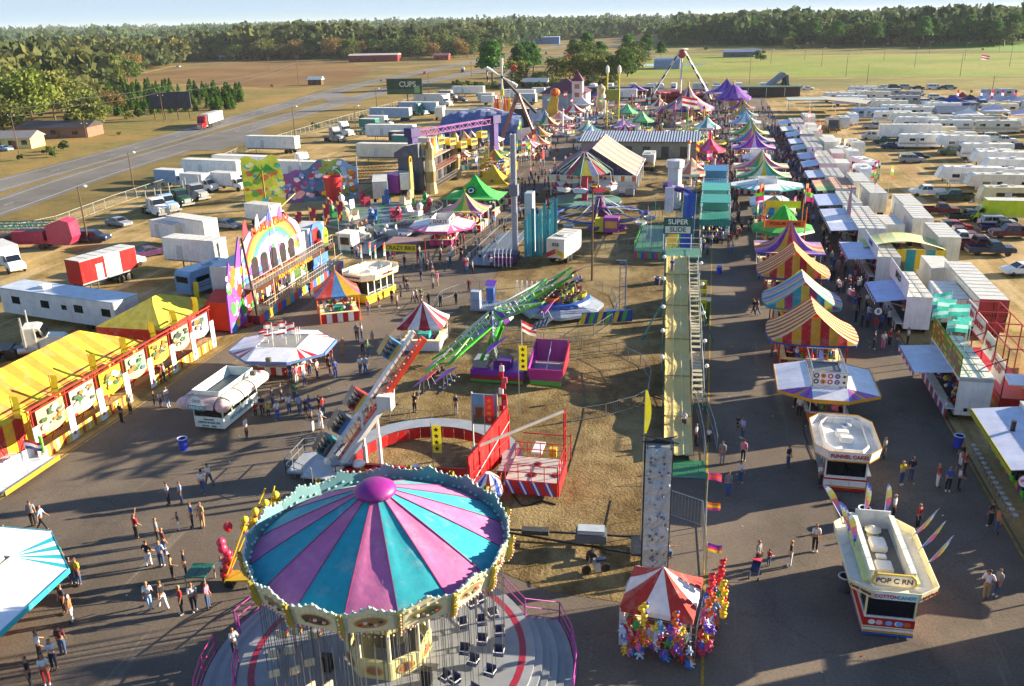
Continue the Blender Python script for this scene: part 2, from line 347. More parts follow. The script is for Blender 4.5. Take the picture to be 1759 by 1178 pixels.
def crown_pts(kind,n,g,H=1.0):
 """leaf positions for a tree of height 1"""
 if kind=='pine':
  k=g.integers(0,9,n);z=.45+.06*k+g.normal(0,.014,n);R=(.27*np.sin(np.clip((1.08-z)*2.3,0,PI))+.03);t=g.uniform(0,6.28,n);cl=.5+.5*np.sin(t*3+k*1.7);r=R*np.sqrt(g.uniform(0,1,n))*(.55+.45*cl)
  return np.stack([r*np.cos(t),r*np.sin(t),z-r*.12],1)
 if kind=='cone':
  z=g.uniform(.08,1,n)**1.15;R=.3*(1.02-z)**.8+.02;t=g.uniform(0,6.28,n);r=R*np.sqrt(g.uniform(.1,1,n))*(.75+.25*np.sin(t*5+z*20));return np.stack([r*np.cos(t),r*np.sin(t),z],1)
 if kind=='bush':
  c=g.normal(0,.22,(7,3));c[:,2]=np.abs(c[:,2])+.25
 else:
  c=[]
  for i in range(11):
   t=g.uniform(0,6.28);rr=.3*math.sqrt(g.uniform(.05,1));c.append((rr*math.cos(t),rr*math.sin(t),g.uniform(.36,.86)-rr*.35))
  c=np.array(c)
 k=g.integers(0,len(c),n);d=g.normal(size=(n,3));d/=np.linalg.norm(d,axis=1)[:,None];rad_=(.13+.06*(k%3))[:,None]*(g.uniform(.55,1.08,n)[:,None])
 p=c[k]+d*rad_*np.array([1,1,.8]);p[:,2]=np.clip(p[:,2],.08,1);return p
def tree_proto(name,kind,leaf,n,ls,seed,bark='5a4632'):
 g=np.random.default_rng(seed);o=bpy.data.objects.new(name,None);COL.objects.link(o)
 tr=B();top=.92 if kind=='pine' else.7;lean=g.normal(0,.02,2)
 tr.bar((0,0,-.02),(lean[0],lean[1],top*.5),.02 if kind!='cone' else.014,bark,7,.014);tr.bar((lean[0],lean[1],top*.5),(lean[0]*2,lean[1]*2,top),.014,bark,6,.005)
 for i in range(7 if kind not in('cone','bush')else 3):
  t=i*2.4;z=top*(.45+.07*i);l=.2 if kind!='pine' else.15;tr.bar((lean[0],lean[1],z),(l*math.cos(t),l*math.sin(t),z+(.16 if kind!='pine' else.03)),.008,bark,4,.003)
 t=tr.make('trunk',o);P=crown_pts(kind,n,g);me=quads_mesh('crown',leaves(P,ls,g),leaf);c=bpy.data.objects.new('crown',me);COL.objects.link(c);c.parent=o
 return proto(o)
TP={'olive':[tree_proto('broadleaf_tree','oak','leaf_olive',1500,.022,1),tree_proto('broadleaf_tree','oak','leaf_olive',1500,.022,2)],'brown':[tree_proto('broadleaf_tree','oak','leaf_brown',1100,.022,3),tree_proto('broadleaf_tree','oak','leaf_brown',1000,.022,31)],'yellow':[tree_proto('broadleaf_tree','oak','leaf_yellow',1700,.021,4)],'dark':[tree_proto('broadleaf_tree','oak','leaf_dark',1500,.022,5)],'rust':[tree_proto('broadleaf_tree','oak','leaf_rust',900,.022,6)],'pine':[tree_proto('pine_tree','pine','leaf_pine',1500,.02,7),tree_proto('pine_tree','pine','leaf_pine',1300,.02,8)],'young':[tree_proto('young_pine','cone','leaf_young',700,.035,9),tree_proto('young_pine','cone','leaf_young',650,.035,10)],'bush':[tree_proto('bush','bush','leaf_dark',500,.05,11),tree_proto('bush','bush','leaf_olive',450,.05,12)]}
LOOK=dict(olive='olive green broadleaf tree',brown='thin brown autumn tree',yellow='yellow green leafy tree',dark='dark green broadleaf tree',rust='rusty red autumn tree',pine='tall pine tree with bare lower trunk',young='young cone shaped green pine',bush='low rounded bush')
CATS=dict(young='pine',pine='pine',bush='bush')
def tree(kind,x,y,h,group=None,lm=None,wide=1.0):
 p=rnd.choice(TP[kind]);t=copy_tree(p,(x,y,hill(x,y)),rnd.uniform(0,6.28),h,lm=lm,auto=LOOK[kind],group=group);t.scale=(h*wide,h*wide,h*rnd.uniform(.93,1.07));t['category']=CATS.get(kind,'tree');return t
 # the front rows of trees that can be told apart
def gx(px,py):g=G(px,py);return g.x,g.y
for px,py,h,k in((60,222,20,'yellow'),(20,215,17,'yellow'),(95,205,17,'olive'),(8,236,14,'olive'),(128,200,15,'olive'),(158,214,13,'olive'),(152,229,14,'olive'),(180,190,11,'brown'),(40,196,19,'olive'),(0,190,20,'olive'),(75,185,18,'dark'),(110,183,16,'olive'),(200,196,9,'brown')):
 tree(k,*gx(px,py),h,'trees beside the farmhouses',wide=1.15)
for px,py,h,k in((846,148,19,'pine'),(838,140,16,'pine'),(892,142,17,'pine'),(904,140,18,'pine'),(915,138,16,'pine'),(888,144,10,'olive'),(930,148,7,'dark'),(960,142,12,'olive'),(978,138,13,'rust'),(1000,143,14,'olive'),(1022,138,15,'dark'),(1042,143,13,'olive'),(1064,143,14,'yellow'),(1078,132,15,'olive'),(1005,128,17,'olive'),(985,120,16,'pine'),(1030,122,16,'pine'),(1008,112,18,'pine'),(948,150,6,'bush'),(1052,150,5,'dark'),(1035,150,5,'bush'),(1015,151,6,'dark'),(880,150,5,'bush'),(870,152,4,'bush'),(1078,110,18,'pine'),(1110,106,17,'pine'),(1135,104,12,'pine'),(1095,112,14,'dark'),(1306,105,7,'dark'),(1354,84,10,'olive'),(1366,86,5,'bush'),(1160,80,8,'olive'),(1175,80,8,'olive'),(1190,80,7,'brown'),(1150,80,7,'olive'),(1212,86,5,'bush')):
 tree(k,*gx(px,py),h*1.12,'trees beyond the fair',wide=1.25)
for i in range(170):
 u=rnd.random();v=rnd.random();px=168+250*u;top=146+18*u;bot=205-18*u
 t_=tree('young',*gx(px+rnd.uniform(-4,4),top+(bot-top)*v),rnd.uniform(3.6,6.4)*(1.1 if v<.5 else.9),'young pines behind the billboard');t_['label']='young green pine in the dense stand behind the dark roadside billboard'
for i in range(46):
 px=rnd.uniform(-10,235);py=rnd.uniform(128,150)+(235-px)*.25*rnd.random();tree(rnd.choice(['olive','brown','olive','dark','yellow']),*gx(px,py),rnd.uniform(11,17),'trees between the young pines and the left wood',wide=1.25)
for i in range(34):
 px=1140+18.7*i+rnd.uniform(-8,8);py=82-.004*(px-1140)+rnd.uniform(-3,2)
 if px<1330:py-=5
 tree(rnd.choice(['pine','dark','pine','olive','pine','brown' if i%5==0 else 'pine']),*gx(px,py),rnd.uniform(19,27),'front trees of the wood past the green field',wide=1.3)
for i in range(54):
 px=150+i*12.6+rnd.uniform(-5,5);py=128-26*min(1,(px-150)/190)if px<340 else 104-(px-340)*.014
 tree(rnd.choice(['brown','olive','brown','yellow' if px<420 else 'dark','brown']),*gx(px,py+rnd.uniform(-3,3)),rnd.uniform(15,22),'front trees of the wood past the ploughed field',wide=1.2)
for px,py,s in((85,265,3),(110,258,3.5),(92,270,2.5),(34,275,2),(222,205,3.5),(235,198,3),(240,202,2.6),(468,150,2),(205,232,1.5),(620,205,2),(545,222,3),(655,140,1.5),(1688,86,2),(950,152,4)):
 tree('bush',*gx(px,py),s,'low bushes about the fields')
for i in range(26):
 px=790+i*9+rnd.uniform(-4,4);tree('bush',*gx(px,151+rnd.uniform(-2,3)),rnd.uniform(2.5,5),'hedge bushes behind the rides')
 # woods: many far trees as one mass
def woods(name,zones,seed,mat,dens_leaf=46):
 g=np.random.default_rng(seed);V=[]
 for poly,spacing,hh,kinds in zones:
  xs=[p[0]for p in poly];ys=[p[1]for p in poly];n=int((max(xs)-min(xs))*(max(ys)-min(ys))/spacing**2)
  for _ in range(n):
   x,y=g.uniform(min(xs),max(xs)),g.uniform(min(ys),max(ys));ins=False;j=len(poly)-1
   for i in range(len(poly)):
    if(poly[i][1]>y)!=(poly[j][1]>y)and x<(poly[j][0]-poly[i][0])*(y-poly[i][1])/(poly[j][1]-poly[i][1])+poly[i][0]:ins=not ins
    j=i
   if not ins:continue
   h=hh*g.uniform(.5,1.4)*(1+.2*math.sin(x*.02)*math.sin(y*.013));p=crown_pts(kinds[g.integers(len(kinds))],dens_leaf,g)
   p=p*np.array([h*1.15,h*1.15,h*.98]);p[:,2]=np.clip(p[:,2],h*.12,None);p+=np.array([x,y,hill(x,y)]);V.append(leaves(p,h*.085,g))
 me=quads_mesh(name,np.concatenate(V),mat);o=bpy.data.objects.new(name,me);COL.objects.link(o);o['kind']='stuff';return o
def gp(*a):return[G(*p)[:2]for p in a]
oak=['oak','oak','pine']
o=woods('left_woods',[([*gp((-60,250),(0,232),(60,205),(175,178),(205,132),(360,101),(480,101)),*gp((440,88),(200,95),(-60,130))],8.5,17,oak),([*gp((340,103),(600,101),(850,93),(850,80),(700,76),(400,82))],9,20,oak),],5,'leaf_forest',60);tag(o,'mixed autumn woods behind the ploughed field at left','woods',lm='woods on the left')
o=woods('right_woods',[([*gp((1140,77),(1330,80),(1800,76),(1800,56),(1400,52),(1175,55))],10,22,['pine','oak','pine']),([*gp((840,90),(960,70),(1130,62),(1130,52),(800,60),(700,76))],12,20,oak)],6,'leaf_forest_dark',50);tag(o,'dark pine woods past the green field at right','woods')
far=[]
far.append(([(-1500,900),(-600,1150),(-420,1500),(-260,2000),(-60,2600),(200,3200),(-2000,4000),(-3500,2600)],26,24,oak))
far.append(([(-60,1700),(100,1300),(800,1150),(1500,1400),(2600,3000),(200,3200)],26,24,oak))
o=woods('distant_woods',far,8,'leaf_forest_dark',14);tag(o,'far off blue green woods along the horizon','woods')
# ---------------------------------------------------------------- vehicles (front faces -y)
def wheel(parent,x,y,r=.36,w_=.24,hub='silver.m',dual=False):
 b=B();s=1 if x>0 else-1;n=12
 prof=[(r*.55,0),(r,.03),(r,w_-.03),(r*.55,w_)]
 b.T=Matrix.Translation((x,y,r))@Matrix.Rotation(PI/2*s,4,'Y')@Matrix.Translation((0,0,-w_))
 b.lathe(prof,'black',n);b.lathe([(.02,w_*.75),(r*.5,w_*.8),(r*.56,w_*.6)],hub,n)
 return b.make('wheel',parent)
def lights(parent,pts,mat='e8e8e0.g',name='headlight',s=(.26,.06,.16)):
 for p in pts:B().cb(p,s,mat).make(name,parent)
def veh(name):o=bpy.data.objects.new(name,None);COL.objects.link(o);return proto(o)
def car_like(name,prof,glass,w_,wb,L,r=.34,roofz=1.4,bed=None,wid_in=.16,paint='body.o'):
 o=veh(name);b=B();low=max(z for y,z in prof)
 tap=lambda z:0 if z<.85 else(z-.85)/(roofz-.85)*wid_in
 b.side(prof,-w_/2,w_/2,paint,tap)
 b.box(-w_/2-.02,w_/2+.02,-L/2+.02,L/2-.02,.28,.42,'dgrey')
 b.make('body',o,bevel=.05)
 g=B()
 for(y0,z0,y1,z1,y2,z2,y3,z3)in glass:
  for s in(-1,1):
   q=[(s*(w_/2-tap(z)+.012),y,z)for y,z in((y0,z0),(y1,z1),(y2,z2),(y3,z3))]
   g.poly(q,'glass');g.make('side_window',o);g=B()
 return o
MATS['glass']=M('12161c.g')
def window_quad(o,y0,z0,y1,z1,w0,w1,name='windshield'):
 b=B();b.slab([(-w0,y0,z0),(w0,y0,z0),(w1,y1,z1),(-w1,y1,z1)],.02,'glass');return b.make(name,o)
def add_wheels(o,w_,ys,r=.34,hub='silver.m'):
 for y in ys:
  for s in(-1,1):wheel(o,s*w_/2,y,r,.22,hub)
def mk_sedan():
 o=car_like('parked_car',[(-2.3,.35),(-2.32,.68),(-2.1,.78),(-1.15,.92),(-.45,1.38),(.75,1.42),(1.5,1.02),(2.2,.96),(2.32,.6),(2.3,.35)],[(-.95,.95,.05,.95,.05,1.3,-.42,1.3),(.1,.95,1.3,.98,.75,1.32,.1,1.33)],1.78,2.7,4.6)
 window_quad(o,-1.12,.96,-.48,1.37,.76,.62);window_quad(o,1.48,1.04,.8,1.41,.74,.6,'rear_window')
 lights(o,[(-.62,-2.33,.64),(.62,-2.33,.64)]);lights(o,[(-.66,2.3,.78),(.66,2.3,.78)],'a01018','tail_light');add_wheels(o,1.78,(-1.4,1.4),.32);return o
def mk_suv():
 o=car_like('parked_suv',[(-2.4,.38),(-2.42,.8),(-2.2,.98),(-1.3,1.06),(-.65,1.62),(-.4,1.72),(2.1,1.72),(2.38,1.1),(2.42,.5),(2.4,.38)],[(-1.05,1.1,-.05,1.1,-.05,1.58,-.6,1.58),(.02,1.1,1.0,1.1,1.0,1.6,.02,1.6),(1.08,1.1,2.1,1.1,1.95,1.6,1.08,1.6)],1.92,2.9,4.8,roofz=1.75)
 window_quad(o,-1.28,1.1,-.67,1.62,.84,.7);window_quad(o,2.37,1.12,2.14,1.66,.84,.72,'rear_window')
 lights(o,[(-.7,-2.43,.8),(.7,-2.43,.8)]);lights(o,[(-.86,2.4,1.0),(.86,2.4,1.0)],'a01018','tail_light',(.12,.06,.4));add_wheels(o,1.92,(-1.5,1.5),.38);return o
def mk_van():
 o=car_like('parked_van',[(-2.7,.38),(-2.72,.85),(-2.5,1.05),(-1.95,1.15),(-1.3,1.85),(-1.0,2.0),(2.6,2.0),(2.7,1.1),(2.7,.38)],[(-1.7,1.2,-.9,1.2,-.9,1.75,-1.3,1.75),(-.6,1.25,.5,1.25,.5,1.75,-.6,1.75),(.7,1.25,2.3,1.25,2.3,1.75,.7,1.75)],2.0,3.3,5.4,roofz=2.0)
 window_quad(o,-1.93,1.18,-1.3,1.82,.86,.74);window_quad(o,2.71,1.25,2.64,1.8,.8,.72,'rear_window')
 lights(o,[(-.75,-2.73,.85),(.75,-2.73,.85)]);add_wheels(o,2.0,(-1.8,1.7),.37);return o
def mk_pickup(crew=False,name='pickup_truck'):
 o=veh(name);b=B();w_=1.95;c=.45 if crew else 0
 tap=lambda z:0 if z<1.1 else(z-1.1)/.7*.17
 b.side([(-2.75,.45),(-2.78,.9),(-2.6,1.08),(-1.4,1.14),(-.85,1.78),(.15+c,1.8),(.35+c,1.12),(.4+c,.45)],-w_/2,w_/2,'body.o',tap)
 b.box(-w_/2,-w_/2+.09,.4+c,2.75,.5,1.12,'body.o');b.box(w_/2-.09,w_/2,.4+c,2.75,.5,1.12,'body.o');b.box(-w_/2+.09,w_/2-.09,2.66,2.75,.5,1.12,'body.o')
 b.box(-w_/2+.09,w_/2-.09,.4+c,2.66,.5,.62,'dgrey');b.make('body',o,bevel=.04)
 B().box(-.95,.95,-2.86,-2.76,.5,.68,'silver.m').make('bumper',o);B().box(-.95,.95,2.76,2.86,.5,.66,'silver.m').make('bumper',o)
 g=B()
 for s in(-1,1):
  f=lambda y,z:(s*(w_/2-tap(z)+.012),y,z)
  if crew:g=B();g.poly([f(-1.15,1.16),f(-.35,1.16),f(-.35,1.68),f(-.8,1.68)],'glass');g.poly([f(-.28,1.16),f(.6,1.16),f(.52,1.68),f(-.28,1.68)],'glass')
  else:g.poly([f(-1.15,1.16),f(.2,1.16),f(.1,1.68),f(-.8,1.68)],'glass')
  g.make('side_window',o);g=B()
 window_quad(o,-1.38,1.18,-.87,1.76,.86,.74);window_quad(o,.36+c,1.2,.19+c,1.74,.8,.72,'rear_window')
 lights(o,[(-.72,-2.79,.86),(.72,-2.79,.86)]);lights(o,[(-.9,2.77,.9),(.9,2.77,.9)],'a01018','tail_light',(.12,.05,.3));add_wheels(o,w_,(-1.8,1.75),.39);return o
def mk_semi(sleeper=True):
 o=veh('semi_tractor');b=B()
 b.side([(-3.6,.6),(-3.65,1.3),(-3.4,1.65),(-2.0,1.85),(-1.55,2.75),(-1.2,2.9),(-1.2,.6)],-1.15,1.15,'body.o',lambda z:.25 if z<2 else.1)
 if sleeper:b.side([(-1.2,.7),(-1.2,3.0),(-.9,3.75),(.5,3.9),(.6,.7)],-1.2,1.2,'body.o')
 else:b.side([(-1.2,.7),(-1.2,2.9),(.0,2.9),(.0,.7)],-1.15,1.15,'body.o')
 b.make('cab',o,bevel=.06);B().box(-.45,.45,-1.2,3.4,.7,.95,'dgrey').box(-1.1,1.1,1.2,2.6,.95,1.08,'black').box(-1.25,-.7,-3.0,-1.4,.5,1.1,'body.o').box(.7,1.25,-3.0,-1.4,.5,1.1,'body.o').make('chassis',o)
 for s in(-1,1):
  B().bar((s*1.3,-.2,1),(s*1.3,-.2,4.1),.09,'silver.m',8).make('exhaust_stack',o);B().bar((s*1.0,-.9,.75),(s*1.0,.6,.75),.32,'silver.m',10).make('fuel_tank',o)
 window_quad(o,-1.98,1.9,-1.6,2.7,1.0,.92);[B().poly([(s*1.17,-1.75,1.95),(s*1.17,-1.25,1.95),(s*1.17,-1.25,2.6),(s*1.17,-1.5,2.6)],'glass').make('side_window',o)for s in(-1,1)]
 B().box(-.6,.6,-3.72,-3.64,.8,1.5,'silver.m').make('grille',o);lights(o,[(-.85,-3.6,1.15),(.85,-3.6,1.15)]);B().box(-1.2,1.2,-3.85,-3.7,.45,.75,'silver.m').make('bumper',o)
 for y in(-2.7,1.3,2.6):
  for s in(-1,1):wheel(o,s*1.2,y,.5,.28 if y<0 else.55)
 return o
def mk_trailer(L=13.5,w_=2.5,z0=1.15,z1=4.0,name='box_trailer',roof='cfcdc6',door='offw',corr=True,paint='body.o',stand=True):
 o=veh(name);b=B();b.box(-w_/2,w_/2,-L/2,L/2,z0,z1,paint)
 b.make('box',o,bevel=.03)
 r=B();r.box(-w_/2+.02,w_/2-.02,-L/2+.03,L/2-.03,z1+.003,z1+.035,roof);k=int(L/1.2)
 for i in range(1,k):r.box(-w_/2+.05,w_/2-.05,-L/2+i*L/k-.02,-L/2+i*L/k+.02,z1+.036,z1+.06,'a8a69e')
 r.make('roof',o)
 t=B()
 for s in(-1,1):
  t.box(s*w_/2-(.0 if s>0 else.025),s*w_/2+(.025 if s>0 else.0),-L/2,L/2,z0,z0+.14,'silver.m');t.box(s*w_/2-(.0 if s>0 else.02),s*w_/2+(.02 if s>0 else.0),-L/2,L/2,z1-.1,z1,'silver.m')
  if corr:
   for i in range(int(L/.6)):y=-L/2+.3+i*.6;t.box(s*w_/2-(.0 if s>0 else.012),s*w_/2+(.012 if s>0 else.0),y-.02,y+.02,z0+.15,z1-.11,paint)
 t.make('rail',o)
 for s in(-1,1):
  e=B();xx=s*(w_/2+.008);e.box(min(xx,xx+s*.02),max(xx,xx+s*.02),L*.12,L*.12+.95,z0+.16,z0+2.0,'c4c6c8');e.box(min(xx,xx+s*.035),max(xx,xx+s*.035),L*.12+.78,L*.12+.86,z0+1.0,z0+1.15,'dgrey');e.make('side_door',o)
  d=B();d.box(min(0,s*(w_/2-.06)),max(0,s*(w_/2-.06)),-L/2-.035,-L/2-.003,z0+.05,z1-.08,door);d.bar((s*.35,-L/2-.05,z0+.1),(s*.35,-L/2-.05,z1-.15),.02,'silver.m',5);d.make('rear_door',o)
 c=B();c.box(-.5,-.4,-L/2,L/2,z0-.3,z0,'dgrey');c.box(.4,.5,-L/2,L/2,z0-.3,z0,'dgrey');c.make('chassis',o)
 for y in(-L/2+1.4,-L/2+2.6):
  for s in(-1,1):wheel(o,s*(w_/2-.02),y,.48,.5)
 if stand:
  for s in(-1,1):B().box(s*.7-.06,s*.7+.06,L/2-2.5,L/2-2.38,0,z0,'dgrey').make('landing_leg',o)
 return o
def mk_boxtruck(paint='body.o',boxm='body.o'):
 o=veh('box_truck');b=B();b.side([(-3.7,.5),(-3.75,1.1),(-3.5,1.35),(-2.9,1.5),(-2.4,2.3),(-1.8,2.35),(-1.8,.5)],-1.0,1.0,paint,lambda z:0 if z<1.4 else.1);b.make('cab',o,bevel=.05)
 B().box(-1.15,1.15,-1.75,3.7,.95,3.3,boxm).make('cargo_box',o,bevel=.04)
 B().box(-1.16,1.16,-1.77,3.72,3.31,3.35,'cfcdc6').make('roof',o);B().box(-1.16,1.16,-1.78,3.72,.93,1.05,'silver.m').make('rail',o)
 window_quad(o,-2.88,1.52,-2.45,2.22,.86,.78);[B().poly([(s*.96,-2.75,1.5),(s*.96,-1.95,1.5),(s*.93,-1.95,2.15),(s*.93,-2.4,2.15)],'glass').make('side_window',o)for s in(-1,1)]
 lights(o,[(-.75,-3.74,1.0),(.75,-3.74,1.0)]);add_wheels(o,2.1,(-2.9,2.2),.44);return o
def mk_rv(L=9.5,cls='A'):
 o=veh({'A':'motorhome','T':'travel_trailer','F':'fifth_wheel_trailer'}[cls]);b=B();w_=2.45;h=3.2 if cls!='F' else 3.6;y0=-L/2
 if cls=='A':pr=[(y0,.55),(y0-.05,1.2),(y0+.25,2.9),(y0+.6,h),(L/2-.1,h),(L/2,h-.3),(L/2,.55)]
 elif cls=='T':pr=[(y0+.1,.6),(y0,1.3),(y0+.5,h-.25),(y0+.9,h),(L/2-.3,h),(L/2,h-.4),(L/2,.6)]
 else:pr=[(y0+2.1,.7),(y0+2.1,1.55),(y0+.4,1.65),(y0,1.9),(y0+.7,h-.2),(y0+1.2,h),(L/2,h-.1),(L/2,.7)]
 b.side(pr,-w_/2,w_/2,'body.o');b.make('body',o,bevel=.06)
 s_=B()
 for s in(-1,1):
  for z,t,m in((1.15,.16,'stripe'),(1.5,.06,'dgrey')):
   ys=y0+(2.15 if cls=='F' else.35);s_.box(s*w_/2-(0 if s>0 else.012),s*w_/2+(.012 if s>0 else 0),ys,L/2-.08,z,z+t,m)
 s_.make('stripe',o)
 for s in(-1,1):
  for k,(a,c,z,hh)in enumerate(((y0+2.4,1.2,1.8,.6),(y0+4.6,.8,1.9,.5),(L/2-2.2,1.3,1.8,.6))):
   if a+c<L/2-.2:B().box(s*w_/2-(0 if s>0 else.02),s*w_/2+(.02 if s>0 else 0),a,a+c,z,z+hh,'glass').make('window',o)
  B().box(s*w_/2-(0 if s>0 else.022),s*w_/2+(.022 if s>0 else 0),y0+3.75,y0+4.4,.7,2.55,'silver').make('door',o)if s>0 else None
 B().box(-.9,.9,L/2+.0,L/2+.02,1.9,2.6,'glass').make('rear_window',o)
 if cls=='A':
  window_quad(o,y0-.03,1.45,y0+.2,2.65,1.1,1.1);lights(o,[(-.85,y0-.06,.95),(.85,y0-.06,.95)])
  add_wheels(o,w_-.1,(y0+1.1,L/2-2.6),.45)
 else:
  if cls=='T':window_quad(o,y0+.1,1.5,y0+.42,2.4,.7,.65,'front_window');B().bar((0,y0-1.1,.5),(-.6,y0+.3,.6),.05,'dgrey').bar((0,y0-1.1,.5),(.6,y0+.3,.6),.05,'dgrey').bar((0,y0-.8,.7),(0,y0-.5,.7),.18,'white',8).make('hitch',o)
  else:B().box(-.1,.1,y0+1.1,y0+1.3,.9,1.6,'dgrey').box(-.9,-.8,y0+2.3,y0+2.4,0,.8,'dgrey').box(.8,.9,y0+2.3,y0+2.4,0,.8,'dgrey').make('hitch',o)
  add_wheels(o,w_-.1,(L/2-3.6,L/2-2.7),.36)
 B().box(-.4,.4,-.6,.4,h+.003,h+.28,'ddd9d0').make('roof_air_unit',o,bevel=.05);B().box(-.75,-.35,L/2-2.6,L/2-2.2,h-.04,h+.12,'ddd9d0').make('roof_vent',o);B().box(.3,.7,-L/4-.4,-L/4,h+.002,h+.12,'c8c4ba').make('roof_vent',o)
 return o
MATS['stripe']=M('8a6a58')
VP=dict(sedan=mk_sedan(),suv=mk_suv(),van=mk_van(),pickup=mk_pickup(),crew=mk_pickup(True),semi=mk_semi(),daycab=mk_semi(False),trailer=mk_trailer(13.5),short=mk_trailer(8,name='storage_trailer'),mid=mk_trailer(6,2.4,.9,3.3,name='storage_trailer',stand=False),boxtruck=mk_boxtruck(),rvA=mk_rv(10,'A'),rvT=mk_rv(7.5,'T'),rvF=mk_rv(10.5,'F'),rvA2=mk_rv(8.2,'A'))
CN=dict(white='e6e6e4',offwhite='d6d2c4',cream='d8cca8',grey='8a8e94',silver='a8acb2',black='1c1d22',navy='1e2a4c',blue='2a4a86',maroon='5a1620',red='a81c20',green='1e4a38',teal='2a7a78',tan='a08a62',darkgreen='16362a',purple='46204a',yellow='c8c41c',lime='b8cc20',brown='5c4430',lightblue='8aa8c8',darkgrey='3c4046',burgundy='5a1428')
VW=dict(sedan=('car','car'),suv=('SUV','suv'),van=('van','van'),pickup=('pickup truck','pickup truck'),crew=('crew cab pickup truck','pickup truck'),semi=('sleeper semi tractor','truck'),daycab=('semi tractor','truck'),trailer=('long box trailer','trailer'),short=('box trailer','trailer'),mid=('small box trailer','trailer'),boxtruck=('box truck','truck'),rvA=('motorhome','motorhome'),rvT=('travel trailer','trailer'),rvF=('fifth wheel camper','camper'),rvA2=('motorhome','motorhome'))
def park(kind,px,py,rz,color,group,z=0,scale=1,wp=None,lm=None,state='parked'):
 x,y=(wp if wp else gx(px,py));w_,c=VW[kind]
 o=copy_tree(VP[kind],(x,y,z),math.radians(rz),scale,auto='%s %s %s'%(color,w_,state),group=group,color=hexof(CN[color]),lm=lm);o['category']=c;return o
 # rz: 0 nose towards camera, 90 nose towards +x (right), 180 nose away, -90 nose left
R_='vehicles in the right hand car park';L_='show trucks behind the left row'
for k,px,py,rz,c in(('crew',1592,333,-88,'white'),('crew',1640,341,-88,'darkgreen'),('pickup',1612,365,92,'maroon'),('pickup',1660,377,95,'darkgreen'),('sedan',1638,392,95,'red'),('pickup',1618,397,92,'black'),('pickup',1638,408,92,'maroon'),('pickup',1655,416,-86,'white'),('pickup',1675,424,94,'burgundy'),('pickup',1700,434,92,'navy'),('boxtruck',1710,378,-90,'lime'),('suv',1712,387,92,'silver'),('pickup',1718,396,92,'navy'),('crew',1738,405,-87,'burgundy'),('crew',1722,243,85,'white'),('suv',1706,237,88,'offwhite'),('sedan',1755,468,-80,'white'),('sedan',1668,216,92,'grey'),('suv',1695,216,90,'navy'),('van',1500,236,-90,'silver'),('pickup',1520,244,-90,'green'),('pickup',1500,218,90,'silver'),('sedan',1540,232,90,'white'),('suv',1560,246,90,'darkgrey'),('sedan',1530,252,90,'navy'),('sedan',1575,270,88,'black'),('suv',1565,276,90,'grey'),):
 park(k,px,py+3,rz,c,R_)
 # the block of campers: rows in perspective, longest lines from the photo
for k,px,py,rz,c in(('rvF',1660,318,-90,'white'),('rvF',1712,332,-88,'offwhite'),('rvF',1735,303,-90,'white'),('rvF',1715,289,-90,'white'),('rvT',1700,281,-90,'offwhite'),('rvA',1690,270,-90,'white'),('rvF',1650,258,-90,'white'),('rvA',1632,248,-90,'offwhite'),('rvA',1580,252,-90,'white'),('trailer',1560,240,90,'white'),('rvA',1600,238,-90,'cream'),('rvF',1570,222,-90,'white'),('rvF',1560,214,-90,'offwhite'),('rvA',1530,208,-90,'white'),('rvA',1490,202,-90,'lightblue'),('rvA',1540,196,-90,'white'),('rvF',1525,190,-90,'offwhite'),('rvA',1500,184,-90,'white'),('rvA',1580,200,-90,'white'),('rvT',1610,216,-90,'offwhite'),('rvA',1630,225,-90,'white'),('rvA',1460,178,-90,'white'),('rvF',1500,172,-90,'offwhite'),('rvA',1550,178,-90,'silver'),('rvT',1470,168,-90,'white'),('rvA',1440,172,-90,'white'),('rvA',1520,165,-90,'silver'),('rvT',1560,170,-100,'grey'),('rvA',1480,160,-90,'white'),('rvT',1720,352,-90,'cream'),('rvA',1733,318,-90,'white'),('rvA',1710,226,88,'offwhite'),('rvT',1755,224,88,'white'),('rvA2',1427,222,0,'brown'),('rvA2',1385,214,0,'white'),('rvT',1447,218,0,'offwhite'),('rvT',1462,212,0,'white'),('rvA2',1484,300,14,'white'),('rvT',1450,278,20,'white'),('boxtruck',1432,262,170,'white'),('rvT',1466,264,8,'offwhite')):
 park(k,px,py+3,rz,c,'campers and trailers in the right hand car park')
for i,(px,py,c)in enumerate(((1375,150,'white'),(1388,152,'white'),(1518,150,'white'),(1536,150,'darkgrey'),(1556,150,'silver'),(1577,151,'maroon'),(1604,151,'white'),(1619,151,'navy'),(1632,151,'grey'),(1606,168,'white'),(1618,172,'darkgrey'),(1630,175,'silver'),(1642,170,'navy'),(1655,170,'black'),(1668,174,'navy'),(1645,178,'lightblue'),(1612,179,'black'),(1590,176,'white'),(1660,181,'silver'),(1576,162,'white'),(1600,184,'blue'),(1632,184,'white'),(1680,178,'black'))):
 park(rnd.choice(['sedan','suv','sedan','van']),px,py+2,rnd.choice([90,-90,80]),c,R_)
for i in range(10):
 park(('rvT','boxtruck','mid')[i%3],1018+i*36+rnd.uniform(-6,6),157,rnd.choice([0,90,180]),('white','offwhite','teal','white')[i%4],'campers along the far fence')
